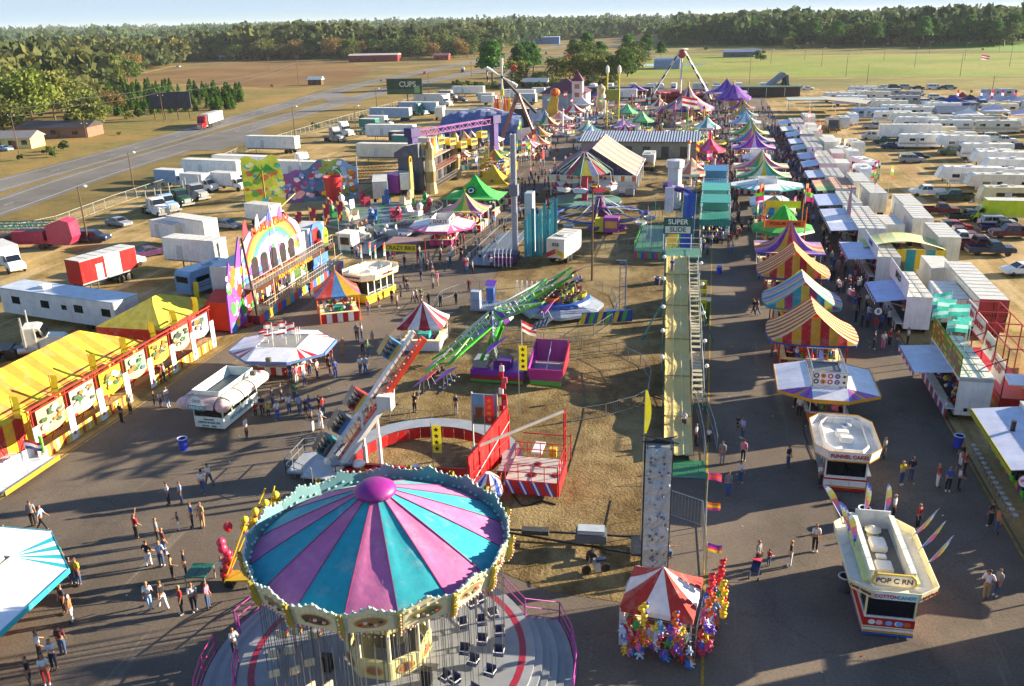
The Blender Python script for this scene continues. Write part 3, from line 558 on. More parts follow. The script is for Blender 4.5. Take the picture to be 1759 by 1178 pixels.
 # left back lot
for k,px,py,rz,c in(('daycab',268,368,58,'white'),('daycab',283,362,60,'lightblue'),('daycab',306,352,60,'green'),('daycab',333,342,62,'grey'),('trailer',368,308,82,'white'),('trailer',420,300,82,'white'),('boxtruck',345,328,78,'white'),('boxtruck',300,320,80,'lightblue'),('boxtruck',395,326,78,'white'),('mid',295,418,66,'white'),('short',335,420,70,'white'),('short',340,460,82,'white'),('rvT',360,498,165,'lightblue'),('sedan',205,388,72,'grey'),('suv',160,415,100,'navy'),('sedan',258,440,150,'purple'),('sedan',390,392,80,'grey'),('pickup',212,460,155,'white'),('boxtruck',15,462,60,'white'),('semi',575,243,60,'grey'),('semi',590,233,60,'white'),('crew',632,230,80,'teal'),('boxtruck',640,224,80,'teal'),('trailer',672,207,86,'lightblue'),('trailer',720,196,86,'lightblue'),('boxtruck',655,218,84,'white'),('semi',720,197,60,'teal'),('short',757,205,10,'white'),('trailer',742,180,86,'white'),('semi',762,182,64,'white'),('boxtruck',770,170,80,'grey'),('pickup',790,175,80,'navy'),('trailer',805,165,86,'white'),('boxtruck',845,180,85,'white'),('trailer',890,172,86,'white'),('pickup',830,195,60,'black'),('sedan',500,180+68,70,'black'),('trailer',470,262,86,'white'),('daycab',440,305,80,'white'),('pickup',740,256,100,'white'),('mid',690,248,80,'purple'),('boxtruck',930,165,80,'white'),('short',955,168,80,'silver')):
 park(k,px,py,rz,c,L_)
 # traffic on the highway
tr=park('semi',0,0,10,'red','traffic on the highway',wp=gx(350,221),state='driving on the highway');d=Vector(gx(385,208))-Vector(gx(347,221));rz_=math.degrees(math.atan2(d.x,-d.y));tr.rotation_euler[2]=math.radians(rz_+180)
t2=park('trailer',0,0,rz_+180,'white','traffic on the highway',wp=tuple(Vector(gx(350,221))+d.normalized()*8.6),state='pulled by the red semi tractor');t2.location.z=.04;tr.location.z=.04
for px,py,k,c,rr in((730,127,'sedan','red',10),(795,124,'suv','darkgrey',10),(724,148,'sedan','silver',190),(832,88,'sedan','white',190),(795,121,'van','white',10),(938,93,'suv','black',10),(960,84,'sedan','white',10),(958,78,'sedan','grey',10)):
 park(k,px,py,rr,c,'traffic on the highway',z=.04,state='driving on the highway')
for px,py,c in((112,128,'white'),(125,127,'grey'),(140,127,'white'),(150,126,'maroon'),(165,125,'white'),(185,119,'silver'),(210,117,'white'),(250,112,'white'),(307,115,'white')):park('sedan',px,py,rnd.choice([60,100]),c,'cars by the left wood')
park('suv',115,232,80,'white',L_);park('sedan',8,259,80,'lightblue',L_)
# ---------------------------------------------------------------- booths and concession stands
def stripes(cols,n):return[cols[i%len(cols)]for i in range(n)]
def canopy_peak(w,d,ze,zp,cols,n=4,flare=.45,trim='white.f',val=.25,name='canopy',parent=None,over=0):
 """peaked hip canopy on a w x d plan, n gores a side, sides sagging inward"""
 b=B();per=[]
 for a,c in(((-w/2,-d/2),(w/2,-d/2)),((w/2,-d/2),(w/2,d/2)),((w/2,d/2),(-w/2,d/2)),((-w/2,d/2),(-w/2,-d/2))):
  for i in range(n):per.append((a[0]+(c[0]-a[0])*i/n,a[1]+(c[1]-a[1])*i/n))
 N=len(per);rows=6;vs=[]
 for x,y in per:
  for k in range(rows+1):
   t=k/rows;s=1-t;vs.append((x*s,y*s,ze+(zp-ze)*(t**(1+flare*1.6))-.04*math.sin(PI*t)))
 fs,ms=[],[]
 for i in range(N):
  j=(i+1)%N
  for k in range(rows):fs.append((i*(rows+1)+k,j*(rows+1)+k,j*(rows+1)+k+1,i*(rows+1)+k+1));ms.append(cols[i%len(cols)])
 b.add(vs,fs,ms)
 for i in range(N):
  j=(i+1)%N;a,c=per[i],per[j];mx_,my_=(a[0]+c[0])/2*1.004,(a[1]+c[1])/2*1.004
  b.add([(a[0],a[1],ze),(c[0],c[1],ze),(c[0]*1.004,c[1]*1.004,ze-val*.6),(mx_,my_,ze-val),(a[0]*1.004,a[1]*1.004,ze-val*.6)],[(0,1,2,3,4)],trim if i%2 else cols[i%len(cols)])
 return b.make(name,parent)
def posts(parent,pts,z,r=.05,mat='white',name='post'):
 for p in pts:B().bar((p[0],p[1],0),(p[0],p[1],z),r,mat,8).make(name,parent)
def prizes(parent,w,d,z0,z1,cols,n=60,seed=1,name='prize_display'):
 r=random.Random(seed);b=B()
 for i in range(n):
  s=r.choice((-1,1));x=r.uniform(-w/2,w/2);y=r.uniform(-d/2,d/2)
  if r.random()<.6:y=s*d/2
  else:x=s*w/2
  z=r.uniform(z0,z1);q=r.uniform(.1,.2);c=r.choice(cols);b.ball((x,y,z),q,c,6,4,1.2);b.ball((x,y-.02,z+q*1.5),q*.62,c,6,4)
 o=b.make(name,parent);o['kind']='stuff';return o
TOY=['f0c818','d83028','e86aa0','2c6ad0','30a848','e8e6e2','e87820','7a3aa8']
def counter(parent,w,d,h=1.0,cols=('red','white'),n=12,top='cream',name='counter'):
 b=B()
 for(x0,y0,x1,y1)in((-w/2,-d/2,w/2,-d/2),(w/2,-d/2,w/2,d/2),(w/2,d/2,-w/2,d/2),(-w/2,d/2,-w/2,-d/2)):
  L=math.hypot(x1-x0,y1-y0);k=max(2,int(L/.55))
  for i in range(k):
   a=(x0+(x1-x0)*i/k,y0+(y1-y0)*i/k);c=(x0+(x1-x0)*(i+1)/k,y0+(y1-y0)*(i+1)/k)
   b.poly([(a[0],a[1],.05),(c[0],c[1],.05),(c[0],c[1],h),(a[0],a[1],h)],cols[i%len(cols)])
 for s in(-1,1):
  b.box(-w/2-.08,w/2+.08,min(s*d/2,s*(d/2-.45)),max(s*d/2,s*(d/2-.45)),h+.003,h+.06,top);b.box(min(s*w/2,s*(w/2-.45)),max(s*w/2,s*(w/2-.45)),-d/2+.46,d/2-.46,h+.003,h+.06,top)
 return b.make(name,parent)
def tent_booth(label,x,y,w,d,ze,zp,cols,n=4,rz=0,counter_cols=('red','white'),cat='game booth',name='game_booth',toys=TOY,lm=None,group=None,flare=.45,postm='white',trim=None,seed=1,floor=None):
 o=thing(name,label,cat,(x,y,0),rz,lm=lm,group=group);canopy_peak(w,d,ze,zp,cols,n,flare,trim or 'white.f',parent=o)
 B().bar((0,0,zp-.15),(0,0,zp+.35),.04,'gold',6).ball((0,0,zp+.4),.09,'gold').make('finial',o)
 posts(o,[(s*w*.44,t*d*.44)for s in(-1,1)for t in(-1,1)],ze,.05,postm)
 counter(o,w*.84,d*.84,1.0,counter_cols)
 if toys:prizes(o,w*.6,d*.6,1.1,ze-.4,toys,70,seed);B().bar((-w*.3,0,ze-.35),(w*.3,0,ze-.35),.03,'silver.m').bar((0,-d*.3,ze-.32),(0,d*.3,ze-.32),.03,'silver.m').make('hanging_rail',o)
 B().box(-w*.2,w*.2,-d*.2,d*.2,.02,.7,'purple').box(-w*.13,w*.13,-d*.13,d*.13,.703,1.3,'teal').make('centre_display',o)
 return o
def gable_booth(label,x,y,w,L,ze,zp,roof,front,trim,lm=None,seed=1,counter_cols=('red','gold')):
 """24 ft centre game: ridge running away from the camera, hexagonal flared roof, striped gable cloth"""
 o=thing('game_booth',label,'game booth',(x,y,0),lm=lm,group='game booths in a line down the midway');nb=12;b=B()
 for s in(-1,1):
  def fn(u,v,s=s):
   yy=-L/2+L*v;q=abs(2*v-1);hw=w/2*(1-.12*q**3);t=u
   return(s*hw*(1-t),yy*(1-.10*t),ze+(zp-ze)*(t**1.35)+(.18*(q**2)*t))
  b.grid(fn,6,nb,lambda i,j:roof[j%len(roof)])
 b.make('roof_cloth',o)
 for s in(-1,1):
  g=B();k=9
  for i in range(k):
   x0,x1=-w/2*.88+w*.88*i/k,-w/2*.88+w*.88*(i+1)/k;zt=lambda xx:ze+(zp+.18-ze)*((1-min(1,abs(xx)/(w/2*.88)))**1.35)
   yt=lambda xx:s*L/2*(1-.10*(1-min(1,abs(xx)/(w/2*.88))));yb=s*(L/2+.75*(1-abs((x0+x1)/w)))
   g.add([(x0,s*(L/2+.7*(1-abs(2*x0/w)**2)),ze-.05),(x1,s*(L/2+.7*(1-abs(2*x1/w)**2)),ze-.05),(x1,yt(x1),zt(x1)),(x0,yt(x0),zt(x0))],[(0,1,2,3)],front[i%len(front)])
  g.make('gable_cloth',o)
 v=B();out=[(-w/2,0),(-w/2*.96,-L*.3),(-w/2*.88,-L/2),(0,-L/2-.7),(w/2*.88,-L/2),(w/2*.96,-L*.3),(w/2,0),(w/2*.96,L*.3),(w/2*.88,L/2),(0,L/2+.7),(-w/2*.88,L/2),(-w/2*.96,L*.3)]
 for i in range(12):
  a,c=out[i],out[(i+1)%12];v.slab([(a[0]*1.003,a[1]*1.003,ze-.28),(c[0]*1.003,c[1]*1.003,ze-.28),(c[0]*1.003,c[1]*1.003,ze-.02),(a[0]*1.003,a[1]*1.003,ze-.02)],.02,trim)
 v.make('valance',o);posts(o,[(s*w*.36,t*L*.42)for s in(-1,1)for t in(-1,1)],ze,.06,'red')
 counter(o,w*.66,L*.8,1.0,counter_cols);prizes(o,w*.5,L*.66,1.2,ze-.3,TOY,90,seed)
 B().box(-w*.16,w*.16,-L*.22,L*.22,.02,.8,'blue').box(-w*.1,w*.1,-L*.14,L*.14,.803,1.6,'red').make('centre_display',o)
 return o
def flag(parent_or_none,x,y,z0,z1,cols,size=(1.0,.7),ang=200,label=None,r=.025,pole='white',lean=(0,0),name='flag',group='flags on the rides and stands',lm=None,kind='flag'):
 """a flagpole with a waving cloth: its own thing unless fixed to a parent"""
 if parent_or_none is None:o=thing(name,label or '','flag',(x,y,z0),group=group,auto=None if label else kind,lm=lm);ox=oy=oz=0
 else:o=parent_or_none;ox,oy,oz=x,y,z0
 h=z1-z0;top=Vector((ox+lean[0],oy+lean[1],oz+h));B().bar((ox,oy,oz),top,r,pole,6).make('flagpole',o)
 a=math.radians(ang);u=Vector((math.cos(a),math.sin(a),0));n=Vector((-u.y,u.x,0));b=B();ph=rnd.uniform(0,6)
 b.grid(lambda p,q:tuple(top+u*(p*size[0])+n*(.13*size[0]*math.sin(p*5+ph)*p)+Vector((0,0,-q*size[1]-.18*size[0]*p))),6,max(3,len(cols)),lambda i,j:cols[j%len(cols)])
 b.make('cloth',o);return o
def awning(b,p0,p1,p2,p3,mat,n=1,cols=None,th=.05):
 """slab of awning split into n strips from edge p0-p1 (hinge) to p3-p2 (outer)"""
 for i in range(n):
  f=lambda a,c,t:tuple(Vector(a).lerp(Vector(c),t));q=[f(p0,p1,i/n),f(p0,p1,(i+1)/n),f(p3,p2,(i+1)/n),f(p3,p2,i/n)]
  b.slab(q,th,cols[i%len(cols)]if cols else mat)
def awning_stand(label,x,y,w,L,rz,z=2.9,reach=2.0,panel='white',corner=('red','white'),body='white',skirt=('red','white','blue'),name='concession_stand',cat='food stand',lm=None,roofm='dgrey',signs=None,signm='red',parapet=True,cn=7,drop=.35,counterh=1.1,toys=True,group=None,edge='blue',seed=3,toyc=TOY,ry=.95):
 """trailer joint with four raised awnings and filled striped corners"""
 o=thing(name,label,cat,(x,y,0),rz,lm=lm,group=group);hw,hl=w/2,L/2
 b=B();b.box(-hw+.05,hw-.05,-hl+.05,hl-.05,.35,.5,'grey')
 for s in(-1,1):
  for t in(-1,1):b.box(s*hw-.07 if s>0 else s*hw,s*hw if s>0 else s*hw+.07,t*hl-.07 if t>0 else t*hl,t*hl if t>0 else t*hl+.07,.5,z,body)
 b.box(-hw,hw,-hl,hl,z,z+.08,roofm);b.make('frame',o)
 c=B();k=max(3,int(L/.6))
 for i in range(k):
  y0,y1=-hl+L*i/k,-hl+L*(i+1)/k
  for s in(-1,1):c.poly([(s*(hw+.01),y0,.25),(s*(hw+.01),y1,.25),(s*(hw+.01),y1,counterh),(s*(hw+.01),y0,counterh)],skirt[i%len(skirt)])
 k=max(3,int(w/.5))
 for i in range(k):
  x0,x1=-hw+w*i/k,-hw+w*(i+1)/k
  for s in(-1,1):c.poly([(x0,s*(hl+.01),.25),(x1,s*(hl+.01),.25),(x1,s*(hl+.01),counterh),(x0,s*(hl+.01),counterh)],skirt[i%len(skirt)])
 for s in(-1,1):c.box(min(s*hw,s*(hw+.3)),max(s*hw,s*(hw+.3)),-hl,hl,counterh,counterh+.05,body);c.box(-hw,hw,min(s*hl,s*(hl+.3)),max(s*hl,s*(hl+.3)),counterh,counterh+.05,body)
 c.make('counter',o)
 R_2=reach;zz=z-drop;zi=z+.12
 for s in(-1,1):
  a=B();awning(a,(s*hw,-hl,zi),(s*hw,hl,zi),(s*(hw+R_2),hl,zz),(s*(hw+R_2),-hl,zz),panel);a.box(min(s*(hw+R_2),s*(hw+R_2+.04)),max(s*(hw+R_2),s*(hw+R_2+.04)),-hl,hl,zz-.22,zz+.08,edge);a.make('awning',o)
  a=B();awning(a,(-hw,s*hl,zi),(hw,s*hl,zi),(hw,s*(hl+R_2*ry),zz),(-hw,s*(hl+R_2*ry),zz),panel);a.box(-hw,hw,min(s*(hl+R_2*ry),s*(hl+R_2*ry+.04)),max(s*(hl+R_2*ry),s*(hl+R_2*ry+.04)),zz-.22,zz+.08,edge);a.make('awning',o)
  for t in(-1,1):
   q=B()
   for i in range(cn):
    f=lambda u_:((s*(hw+R_2*(1-u_)),t*(hl+R_2*ry*u_),zz));a0,a1=i/cn,(i+1)/cn
    q.add([(s*hw,t*hl,zi),f(a0),f(a1)],[(0,1,2)],corner[i%len(corner)])
    q.slab([tuple(Vector(f(a0))-Vector((0,0,.2))),tuple(Vector(f(a1))-Vector((0,0,.2))),tuple(Vector(f(a1))+Vector((0,0,.04))),tuple(Vector(f(a0))+Vector((0,0,.04)))],.02,edge)
   q.make('corner_awning',o)
 if parapet:
  p=B();ph=.75
  for s in(-1,1):p.box(s*(hw-.25)-.03,s*(hw-.25)+.03,-hl+.2,hl-.2,z+.09,z+.09+ph,body);p.box(-hw+.29,hw-.29,s*(hl-.2)-.03,s*(hl-.2)+.03,z+.09,z+.09+ph,body)
  p.make('roof_sign_panel',o)
  if signs:
   text(signs,min(.62,1.5*w/len(signs)),(0,-hl+.2-.05,z+.45),FRONT,signm,o,'sign_lettering');text(signs,min(.7,1.5*L/len(signs)),(hw-.21,0,z+.45),RIGHTF,signm,o,'sign_lettering')
 if toys:prizes(o,w*.75,L*.8,1.15,z-.5,toyc,60,seed)
 B().box(-w*.18,w*.18,-L*.3,L*.3,.5,1.5,'silver.m').make('centre_display',o)
 return o
def food_trailer(label,x,y,w,L,rz,z=2.9,body='white',band='red',trim='gold',sign='FUNNEL CAKES',lm=None,flare=.75,roof='e2e0da',stair=True,base2='blue',sidesign=None,signm='red',name='food_trailer',hood=.75,front_only=False):
 """flared eight sided marquee round the roof, serving windows, striped base"""
 o=thing(name,label,'food stand',(x,y,0),rz,lm=lm);hw,hl=w/2,L/2;b=B()
 for s in(-1,1):
  b.box(min(s*hw,s*(hw-.08)),max(s*hw,s*(hw-.08)),-hl,hl,.3,1.15,body);b.box(-hw+.08,hw-.08,min(s*hl,s*(hl-.08)),max(s*hl,s*(hl-.08)),.3,1.15,body)
 k=4
 for s in(-1,1):
  for i in range(k+1):yy=-hl+.06+(L-.12)*i/k;b.box(s*hw-(.08 if s>0 else 0),s*hw+(0 if s>0 else.08),yy-.06,yy+.06,1.15,z,body)
  b.box(-.05,.05,s*(hl-.08)-.03,s*(hl-.08)+.03,1.15,z,body)
 b.box(-hw+.081,hw-.081,-hl+.081,hl-.081,.3,.36,'grey');b.make('body',o)
 for nm,z0,z1,m in(('skirt_band',.12,.32,band),('skirt_band',.34,.44,trim),('skirt_band',.86,.98,band)):
  q=B()
  for s in(-1,1):q.box(min(s*hw,s*(hw+.015)),max(s*hw,s*(hw+.015)),-hl,hl,z0,z1,m);q.box(-hw-.015,hw+.015,min(s*hl,s*(hl+.015)),max(s*hl,s*(hl+.015)),z0,z1,m)
  q.make(nm,o)
 g=B()
 for s in(-1,1):g.box(s*(hw-.06)-.01,s*(hw-.06)+.01,-hl+.14,hl-.14,1.16,z-.3,'glass');g.box(-hw+.1,hw-.1,s*(hl-.06)-.01,s*(hl-.06)+.01,1.16,z-.3,'glass')
 g.make('serving_window',o);B().box(-hw+.3,hw-.3,-hl+.4,hl-.4,.36,1.3,'silver.m').ball((0,-hl*.5,1.6),.3,'cream').ball((.3,hl*.2,1.6),.3,'orange').make('kitchen_counter',o)
 for s in(-1,1):B().box(min(s*hw,s*(hw+.32)),max(s*hw,s*(hw+.32)),-hl+.2,hl-.2,1.153,1.2,'silver.m').make('shelf',o)
 f=flare;ch=.9;inner=[(-hw+.05,-hl+.05),(hw-.05,-hl+.05),(hw-.05,hl-.05),(-hw+.05,hl-.05)]
 out=[(-hw-f+ch*.0,-hl+.3),(-hw+.1,-hl-f),(hw-.1,-hl-f),(hw+f,-hl+.3),(hw+f,hl-.3),(hw-.1,hl+f),(-hw+.1,hl+f),(-hw-f,hl-.3)]
 B().prism(out,z-.16,z-.05,roof).make('roof_deck',o)
 m=B()
 for i in range(8):
  a,c=out[i],out[(i+1)%8];sc_=1.05
  m.slab([(a[0],a[1],z-.16),(c[0],c[1],z-.16),(c[0]*sc_,c[1]*1.02,z+.42),(a[0]*sc_,a[1]*1.02,z+.42)],.04,body)
 m.make('marquee',o);t=B()
 for i in range(8):
  a,c=out[i],out[(i+1)%8];t.bar((a[0]*1.005,a[1]*1.005,z-.2),(c[0]*1.005,c[1]*1.005,z-.2),.06,trim);t.bar((a[0]*1.05,a[1]*1.02,z+.43),(c[0]*1.05,c[1]*1.02,z+.43),.035,trim)
 t.make('marquee_trim',o)
 inn=[(p[0]*.72,p[1]*.86)for p in out];q=B()
 for i in range(8):a,c=inn[i],inn[(i+1)%8];q.slab([(a[0],a[1],z-.046),(c[0],c[1],z-.046),(c[0]*.93,c[1]*.97,z+hood*.55),(a[0]*.93,a[1]*.97,z+hood*.55)],.04,body)
 q.make('inner_parapet',o)
 text(sign,min(.5,1.62*w/len(sign)),(0,-hl-f-.13,z+.15),(PI/2-.1,0,0),signm,o,'sign_lettering',sx=.95)
 if sidesign:
  for s in(-1,1):text(sidesign,.34,(s*(hw+f+.14),0,z+.14),RIGHTF if s>0 else LEFTF,signm,o,'sign_lettering')
 B().box(-.45,.35,hl*.05,hl*.3,z-.045,z+.4,'e6e4de').make('roof_air_unit',o,bevel=.04);B().box(-.3,.5,-hl*.3,-hl*.06,z-.045,z+.36,'e6e4de').make('roof_air_unit',o,bevel=.04)
 B().lathe([(.24,z-.045),(.24,z+.35),(.34,z+.4),(.34,z+.46),(.03,z+.58)],'silver.m',14,c=(.3,hl*.55)).make('roof_vent',o)
 return o
 # ---- the two white trailers at the right foreground
ft=food_trailer('white flared roof trailer with red FUNNEL CAKES sign and red base',9.6,54.9,2.55,4.4,0,2.75,sign='FUNNEL CAKES',lm='funnel cake trailer',flare=.62)
text('FUNNEL CAKES',.34,(0,2.2+.62-.045,2.9),(PI/2,0,0),'d0c8c4',ft,'sign_lettering',sx=-1)
# sprays of the candy stand: long trailer turned a little
def candy_stand():
 x,y=9.75,41.4;rz=math.radians(1.5);o=thing('candy_trailer','long white concession trailer with POPCORN and COTTON CANDY signs and rainbow flags','food stand',(x,y,0),rz,lm='cotton candy trailer')
 w,L,z=2.35,6.0,2.75;hw,hl=w/2,L/2;b=B()
 for s in(-1,1):b.box(min(s*hw,s*(hw-.08)),max(s*hw,s*(hw-.08)),-hl,hl,.35,1.2,'white');b.box(-hw+.08,hw-.08,min(s*hl,s*(hl-.08)),max(s*hl,s*(hl-.08)),.35,1.2,'white')
 for s in(-1,1):
  for i in range(5):yy=-hl+.06+(L-.12)*i/4;b.box(s*hw-(.08 if s>0 else 0),s*hw+(0 if s>0 else.08),yy-.06,yy+.06,1.2,z,'cream')
 b.box(-hw+.081,hw-.081,-hl+.081,hl-.081,.35,.42,'grey');b.make('body',o)
 for z0,z1,m,e in((.1,.22,'blue',.02),(.23,.36,'gold',.015),(.5,.56,'gold',.012),(.62,1.1,'red',.014)):
  q=B()
  for s in(-1,1):q.box(min(s*hw,s*(hw+e)),max(s*hw,s*(hw+e)),-hl,hl,z0,z1,m);q.box(-hw-e,hw+e,min(s*hl,s*(hl+e)),max(s*hl,s*(hl+e)),z0,z1,m)
  q.make('skirt_band',o)
 pic=B()
 for i,(m,xx)in enumerate((('white',-.8),('e8b0b8',-.45),('7ab0e8',.0),('e8e0f0',.42),('60a8e0',.5),('d06030',.85))):pic.T=Matrix.Identity(4);pic.add([(xx+.17*math.cos(t*PI/5),-hl-.017-.003*i,.85+.14*math.sin(t*PI/5))for t in range(10)],[tuple(range(10))],m)
 pic.make('painted_sweets',o)
 g=B()
 for s in(-1,1):g.box(s*(hw-.06)-.01,s*(hw-.06)+.01,-hl+.14,hl-.14,1.21,z-.35,'glass')
 g.box(-hw+.1,hw-.1,-hl+.05,-hl+.07,1.21,z-.35,'glass');g.make('serving_window',o);B().box(-hw+.35,hw-.35,-hl+.5,hl-.4,.42,1.35,'silver.m').make('kitchen_counter',o)
 cr='e8e0b4';out=[(-hw-.75,-hl+.2),(-hw+.15,-hl-.55),(hw-.15,-hl-.55),(hw+.75,-hl+.2),(hw+.75,hl-.7),(hw-.2,hl+.4),(-hw+.2,hl+.4),(-hw-.75,hl-.7)]
 B().prism(out,z-.14,z-.05,'e6e2d4').make('roof_deck',o);m=B()
 for i in range(8):a,c=out[i],out[(i+1)%8];m.slab([(a[0],a[1],z-.14),(c[0],c[1],z-.14),(c[0]*1.05,c[1]*1.015,z+.35),(a[0]*1.05,a[1]*1.015,z+.35)],.045,cr)
 m.make('marquee',o)
 B().box(-.82,.82,-hl+.5,hl-.35,z-.046,z-.02,'6a6860').make('roof_well',o)
 p=B();top=z+.75
 for s in(-1,1):p.box(s*.95-.05,s*.95+.05,-hl+.35,hl-.2,z-.046,top,'ece8d8');p.box(s*.95-.16,s*.95+.1,-hl+.4,hl-.3,top,top+.05,'f4f0dc')
 p.box(-.9,.9,hl-.25,hl-.17,z-.046,top+.25,'e0e0dc');p.make('inner_parapet',o)
 for s in(-1,1):B().box(s*1.0-.03 if s>0 else s*1.32-.03,s*1.32+.03 if s>0 else s*1.0+.03,-hl+.6,hl-.8,z-.02,z+.12,'f0ec9c').make('light_strip',o)
 # raised front sign
 sg=B();pts=[(-1.05,z+.32),(-.85,z+.12),(.85,z+.12),(1.05,z+.32),(1.0,z+.62),(.8,z+.82),(-.8,z+.82),(-1.0,z+.62)];sg.add([(a,-hl+.1,c)for a,c in pts]+[(a,-hl+.2,c)for a,c in pts],[tuple(range(8)),tuple(range(15,7,-1))]+[(i,(i+1)%8,8+(i+1)%8,8+i)for i in range(8)],'d8b848');sg.make('sign_board',o)
 B().add([(a*.9,-hl+.094,z+.47+(c-z-.47)*.8)for a,c in pts],[tuple(range(8))],'f0ecd8').make('sign_face',o);text('POP C RN',.38,(0,-hl+.085,z+.46),FRONT,'dred',o,'sign_lettering')
 B().box(-.95,.95,-hl-.66,-hl-.62,z-.1,z+.27,'f4f4f0').make('sign_face',o)
 text('COTTON',.25,(-.46,-hl-.68,z+.08),FRONT,'d83a5a',o,'sign_lettering');text('CANDY',.25,(.46,-hl-.68,z+.08),FRONT,'58b8a0',o,'sign_lettering')
 for s,a in((-1,-.7),(1,.7)):text('Candy Apples',.2,(s*(hw+.42),-hl-.3,z+.12),(PI/2,0,a),'dred',o,'sign_lettering')
 B().lathe([(.3,z-.02),(.3,z+.25),(.42,z+.3),(.42,z+.38),(.2,z+.42),(.2,z+.5),(.05,z+.55)],'ddd8c4',18,c=(-.1,hl-1.1)).make('roof_vent',o,smooth=True)
 B().box(-.45,.35,hl-2.8,hl-1.7,z-.02,z+.33,'f2ece0').make('roof_air_unit',o,bevel=.07);B().box(-.3,.2,hl-3.4,hl-3.0,z-.02,z+.12,'f2ece0').make('roof_vent',o,bevel=.03);B().box(-.5,.3,-hl+1.4,-hl+2.3,z-.02,z+.2,'ece6d8').make('roof_air_unit',o,bevel=.04)
 for i,(fx,fy,lx,ly)in enumerate(((-1.55,2.9,-.7,.1),(-1.4,1.2,-.45,.1),(-1.3,.2,-.35,0),(-.3,3.4,0,.2),(.75,3.4,0,.2),(1.6,1.3,.75,.1),(1.7,.1,.7,.1),(1.75,-1.2,.7,.1))):
  fo=thing('flag','','flag',(x,y,0),rz,group='rainbow feather flags on the candy trailer',auto='rainbow feather flag');b_=Vector((fx,fy,z+.3));tp=b_+Vector((lx*1.5,ly,1.75));B().bar(b_,tp,.025,'silver.m',6).make('flagpole',fo)
  q=B();n=Vector((.27,.1,.1));d_=tp-b_;cs=['4060c8.f','6878d8.f','d868a0.f','e07080.f','e8c858.f','d8d870.f','e8e6f0.f','7888d8.f']
  q.grid(lambda u,v:tuple(b_+d_*(.12+.95*u)+n*(v*math.sin(PI*(u*.86+.1))*1.15)+Vector((0,0,-.12*v*math.sin(u*6)))),8,3,lambda i_,j:cs[(min(7,i_)+j*(i%2))%8]);q.make('cloth',fo)
 return o
candy_stand()
# ---- centre line of booths, near to far
CJ='game booths in a line down the midway'
def octo_game():
 o=awning_stand('white awning game booth with open roof sign box and pink, blue and yellow striped corners',9.55,65.2,2.5,5.2,0,z=3.0,reach=2.35,corner=('mag','6a6ab8','mag','gold','6a6ab8','mag','6a6ab8'),edge='gold',panel='dcdce6',skirt=('orange','gold','mag','teal'),parapet=False,ry=.6,roofm='6a6a6e',name='game_booth',cat='game booth',lm='white octagonal game booth',group=CJ,signm='purple')
 b=B()
 for(x0,y0,x1,y1)in((-1.2,-2.5,1.2,-2.5),(1.2,-2.5,1.2,2.5),(1.2,2.5,-1.2,2.5),(-1.2,2.5,-1.2,-2.5)):
  for z in(3.2,4.3):b.bar((x0,y0,z),(x1,y1,z),.04,'silver.m')
  for i in range(7):t=i/6;b.bar((x0+(x1-x0)*t,y0+(y1-y0)*t,3.1),(x0+(x1-x0)*t,y0+(y1-y0)*t,4.3),.03,'silver.m')
 b.make('roof_rail',o)
 q=B();q.box(-1.2,1.2,-2.56,-2.52,3.3,4.25,'e8e4ec');r=random.Random(5)
 q.make('sign_board',o)
 for i in range(10):c=B();xx,zz=-.98+.49*(i%5),3.55+.46*(i//5);c.add([(xx+.2*math.cos(t*PI/6),-2.565,zz+.2*math.sin(t*PI/6))for t in range(12)],[tuple(range(12))],['navy','gold','red','blue','cream'][i%5]);c.add([(xx+.1*math.cos(t*PI/6),-2.57,zz+.1*math.sin(t*PI/6))for t in range(12)],[tuple(range(12))],['cream','red','white','gold','navy'][i%5]);c.make('painted_ball',o)
octo_game()
gable_booth('red and gold striped booth with ridge tent nearest the white octagonal booth',9.5,75.7,7.6,5.6,2.9,5.2,['e8c890.f','a82c24.f','f0d060.f','b83428.f'],['gold.f','red.f'],'3a58a8',lm='red and gold ridge booth',seed=4)
gable_booth('teal, pink and yellow striped ridge tent booth in the midway line',9.5,85.2,7.4,5.2,2.9,5.1,['50b0b8.f','d8d070.f','d870a0.f','90c0d0.f','8060b0.f'],['0f90a0.f','b8b030.f','902860.f'],'3898a8',lm='teal and pink ridge booth',seed=5,counter_cols=('red','green'))
gable_booth('orange and red striped ridge tent booth with blue edge in the midway line',9.5,95.8,7.6,5.4,2.9,5.4,['f0a050.f','b04020.f','f8d078.f','c84a24.f'],['gold.f','b01c20.f'],'2a4aa8',lm='orange and red ridge booth',seed=6)
tent_booth('purple, red and gold booth with tall pointed swept peak',9.8,106,7.8,6,2.9,6.2,['702890.f','d8a830.f','c02838.f','e07890.f','8a60c0.f'],5,lm='tall pointed purple and gold booth',group=CJ,counter_cols=('red','orange'),flare=1.1,trim='a04090.f',seed=7)
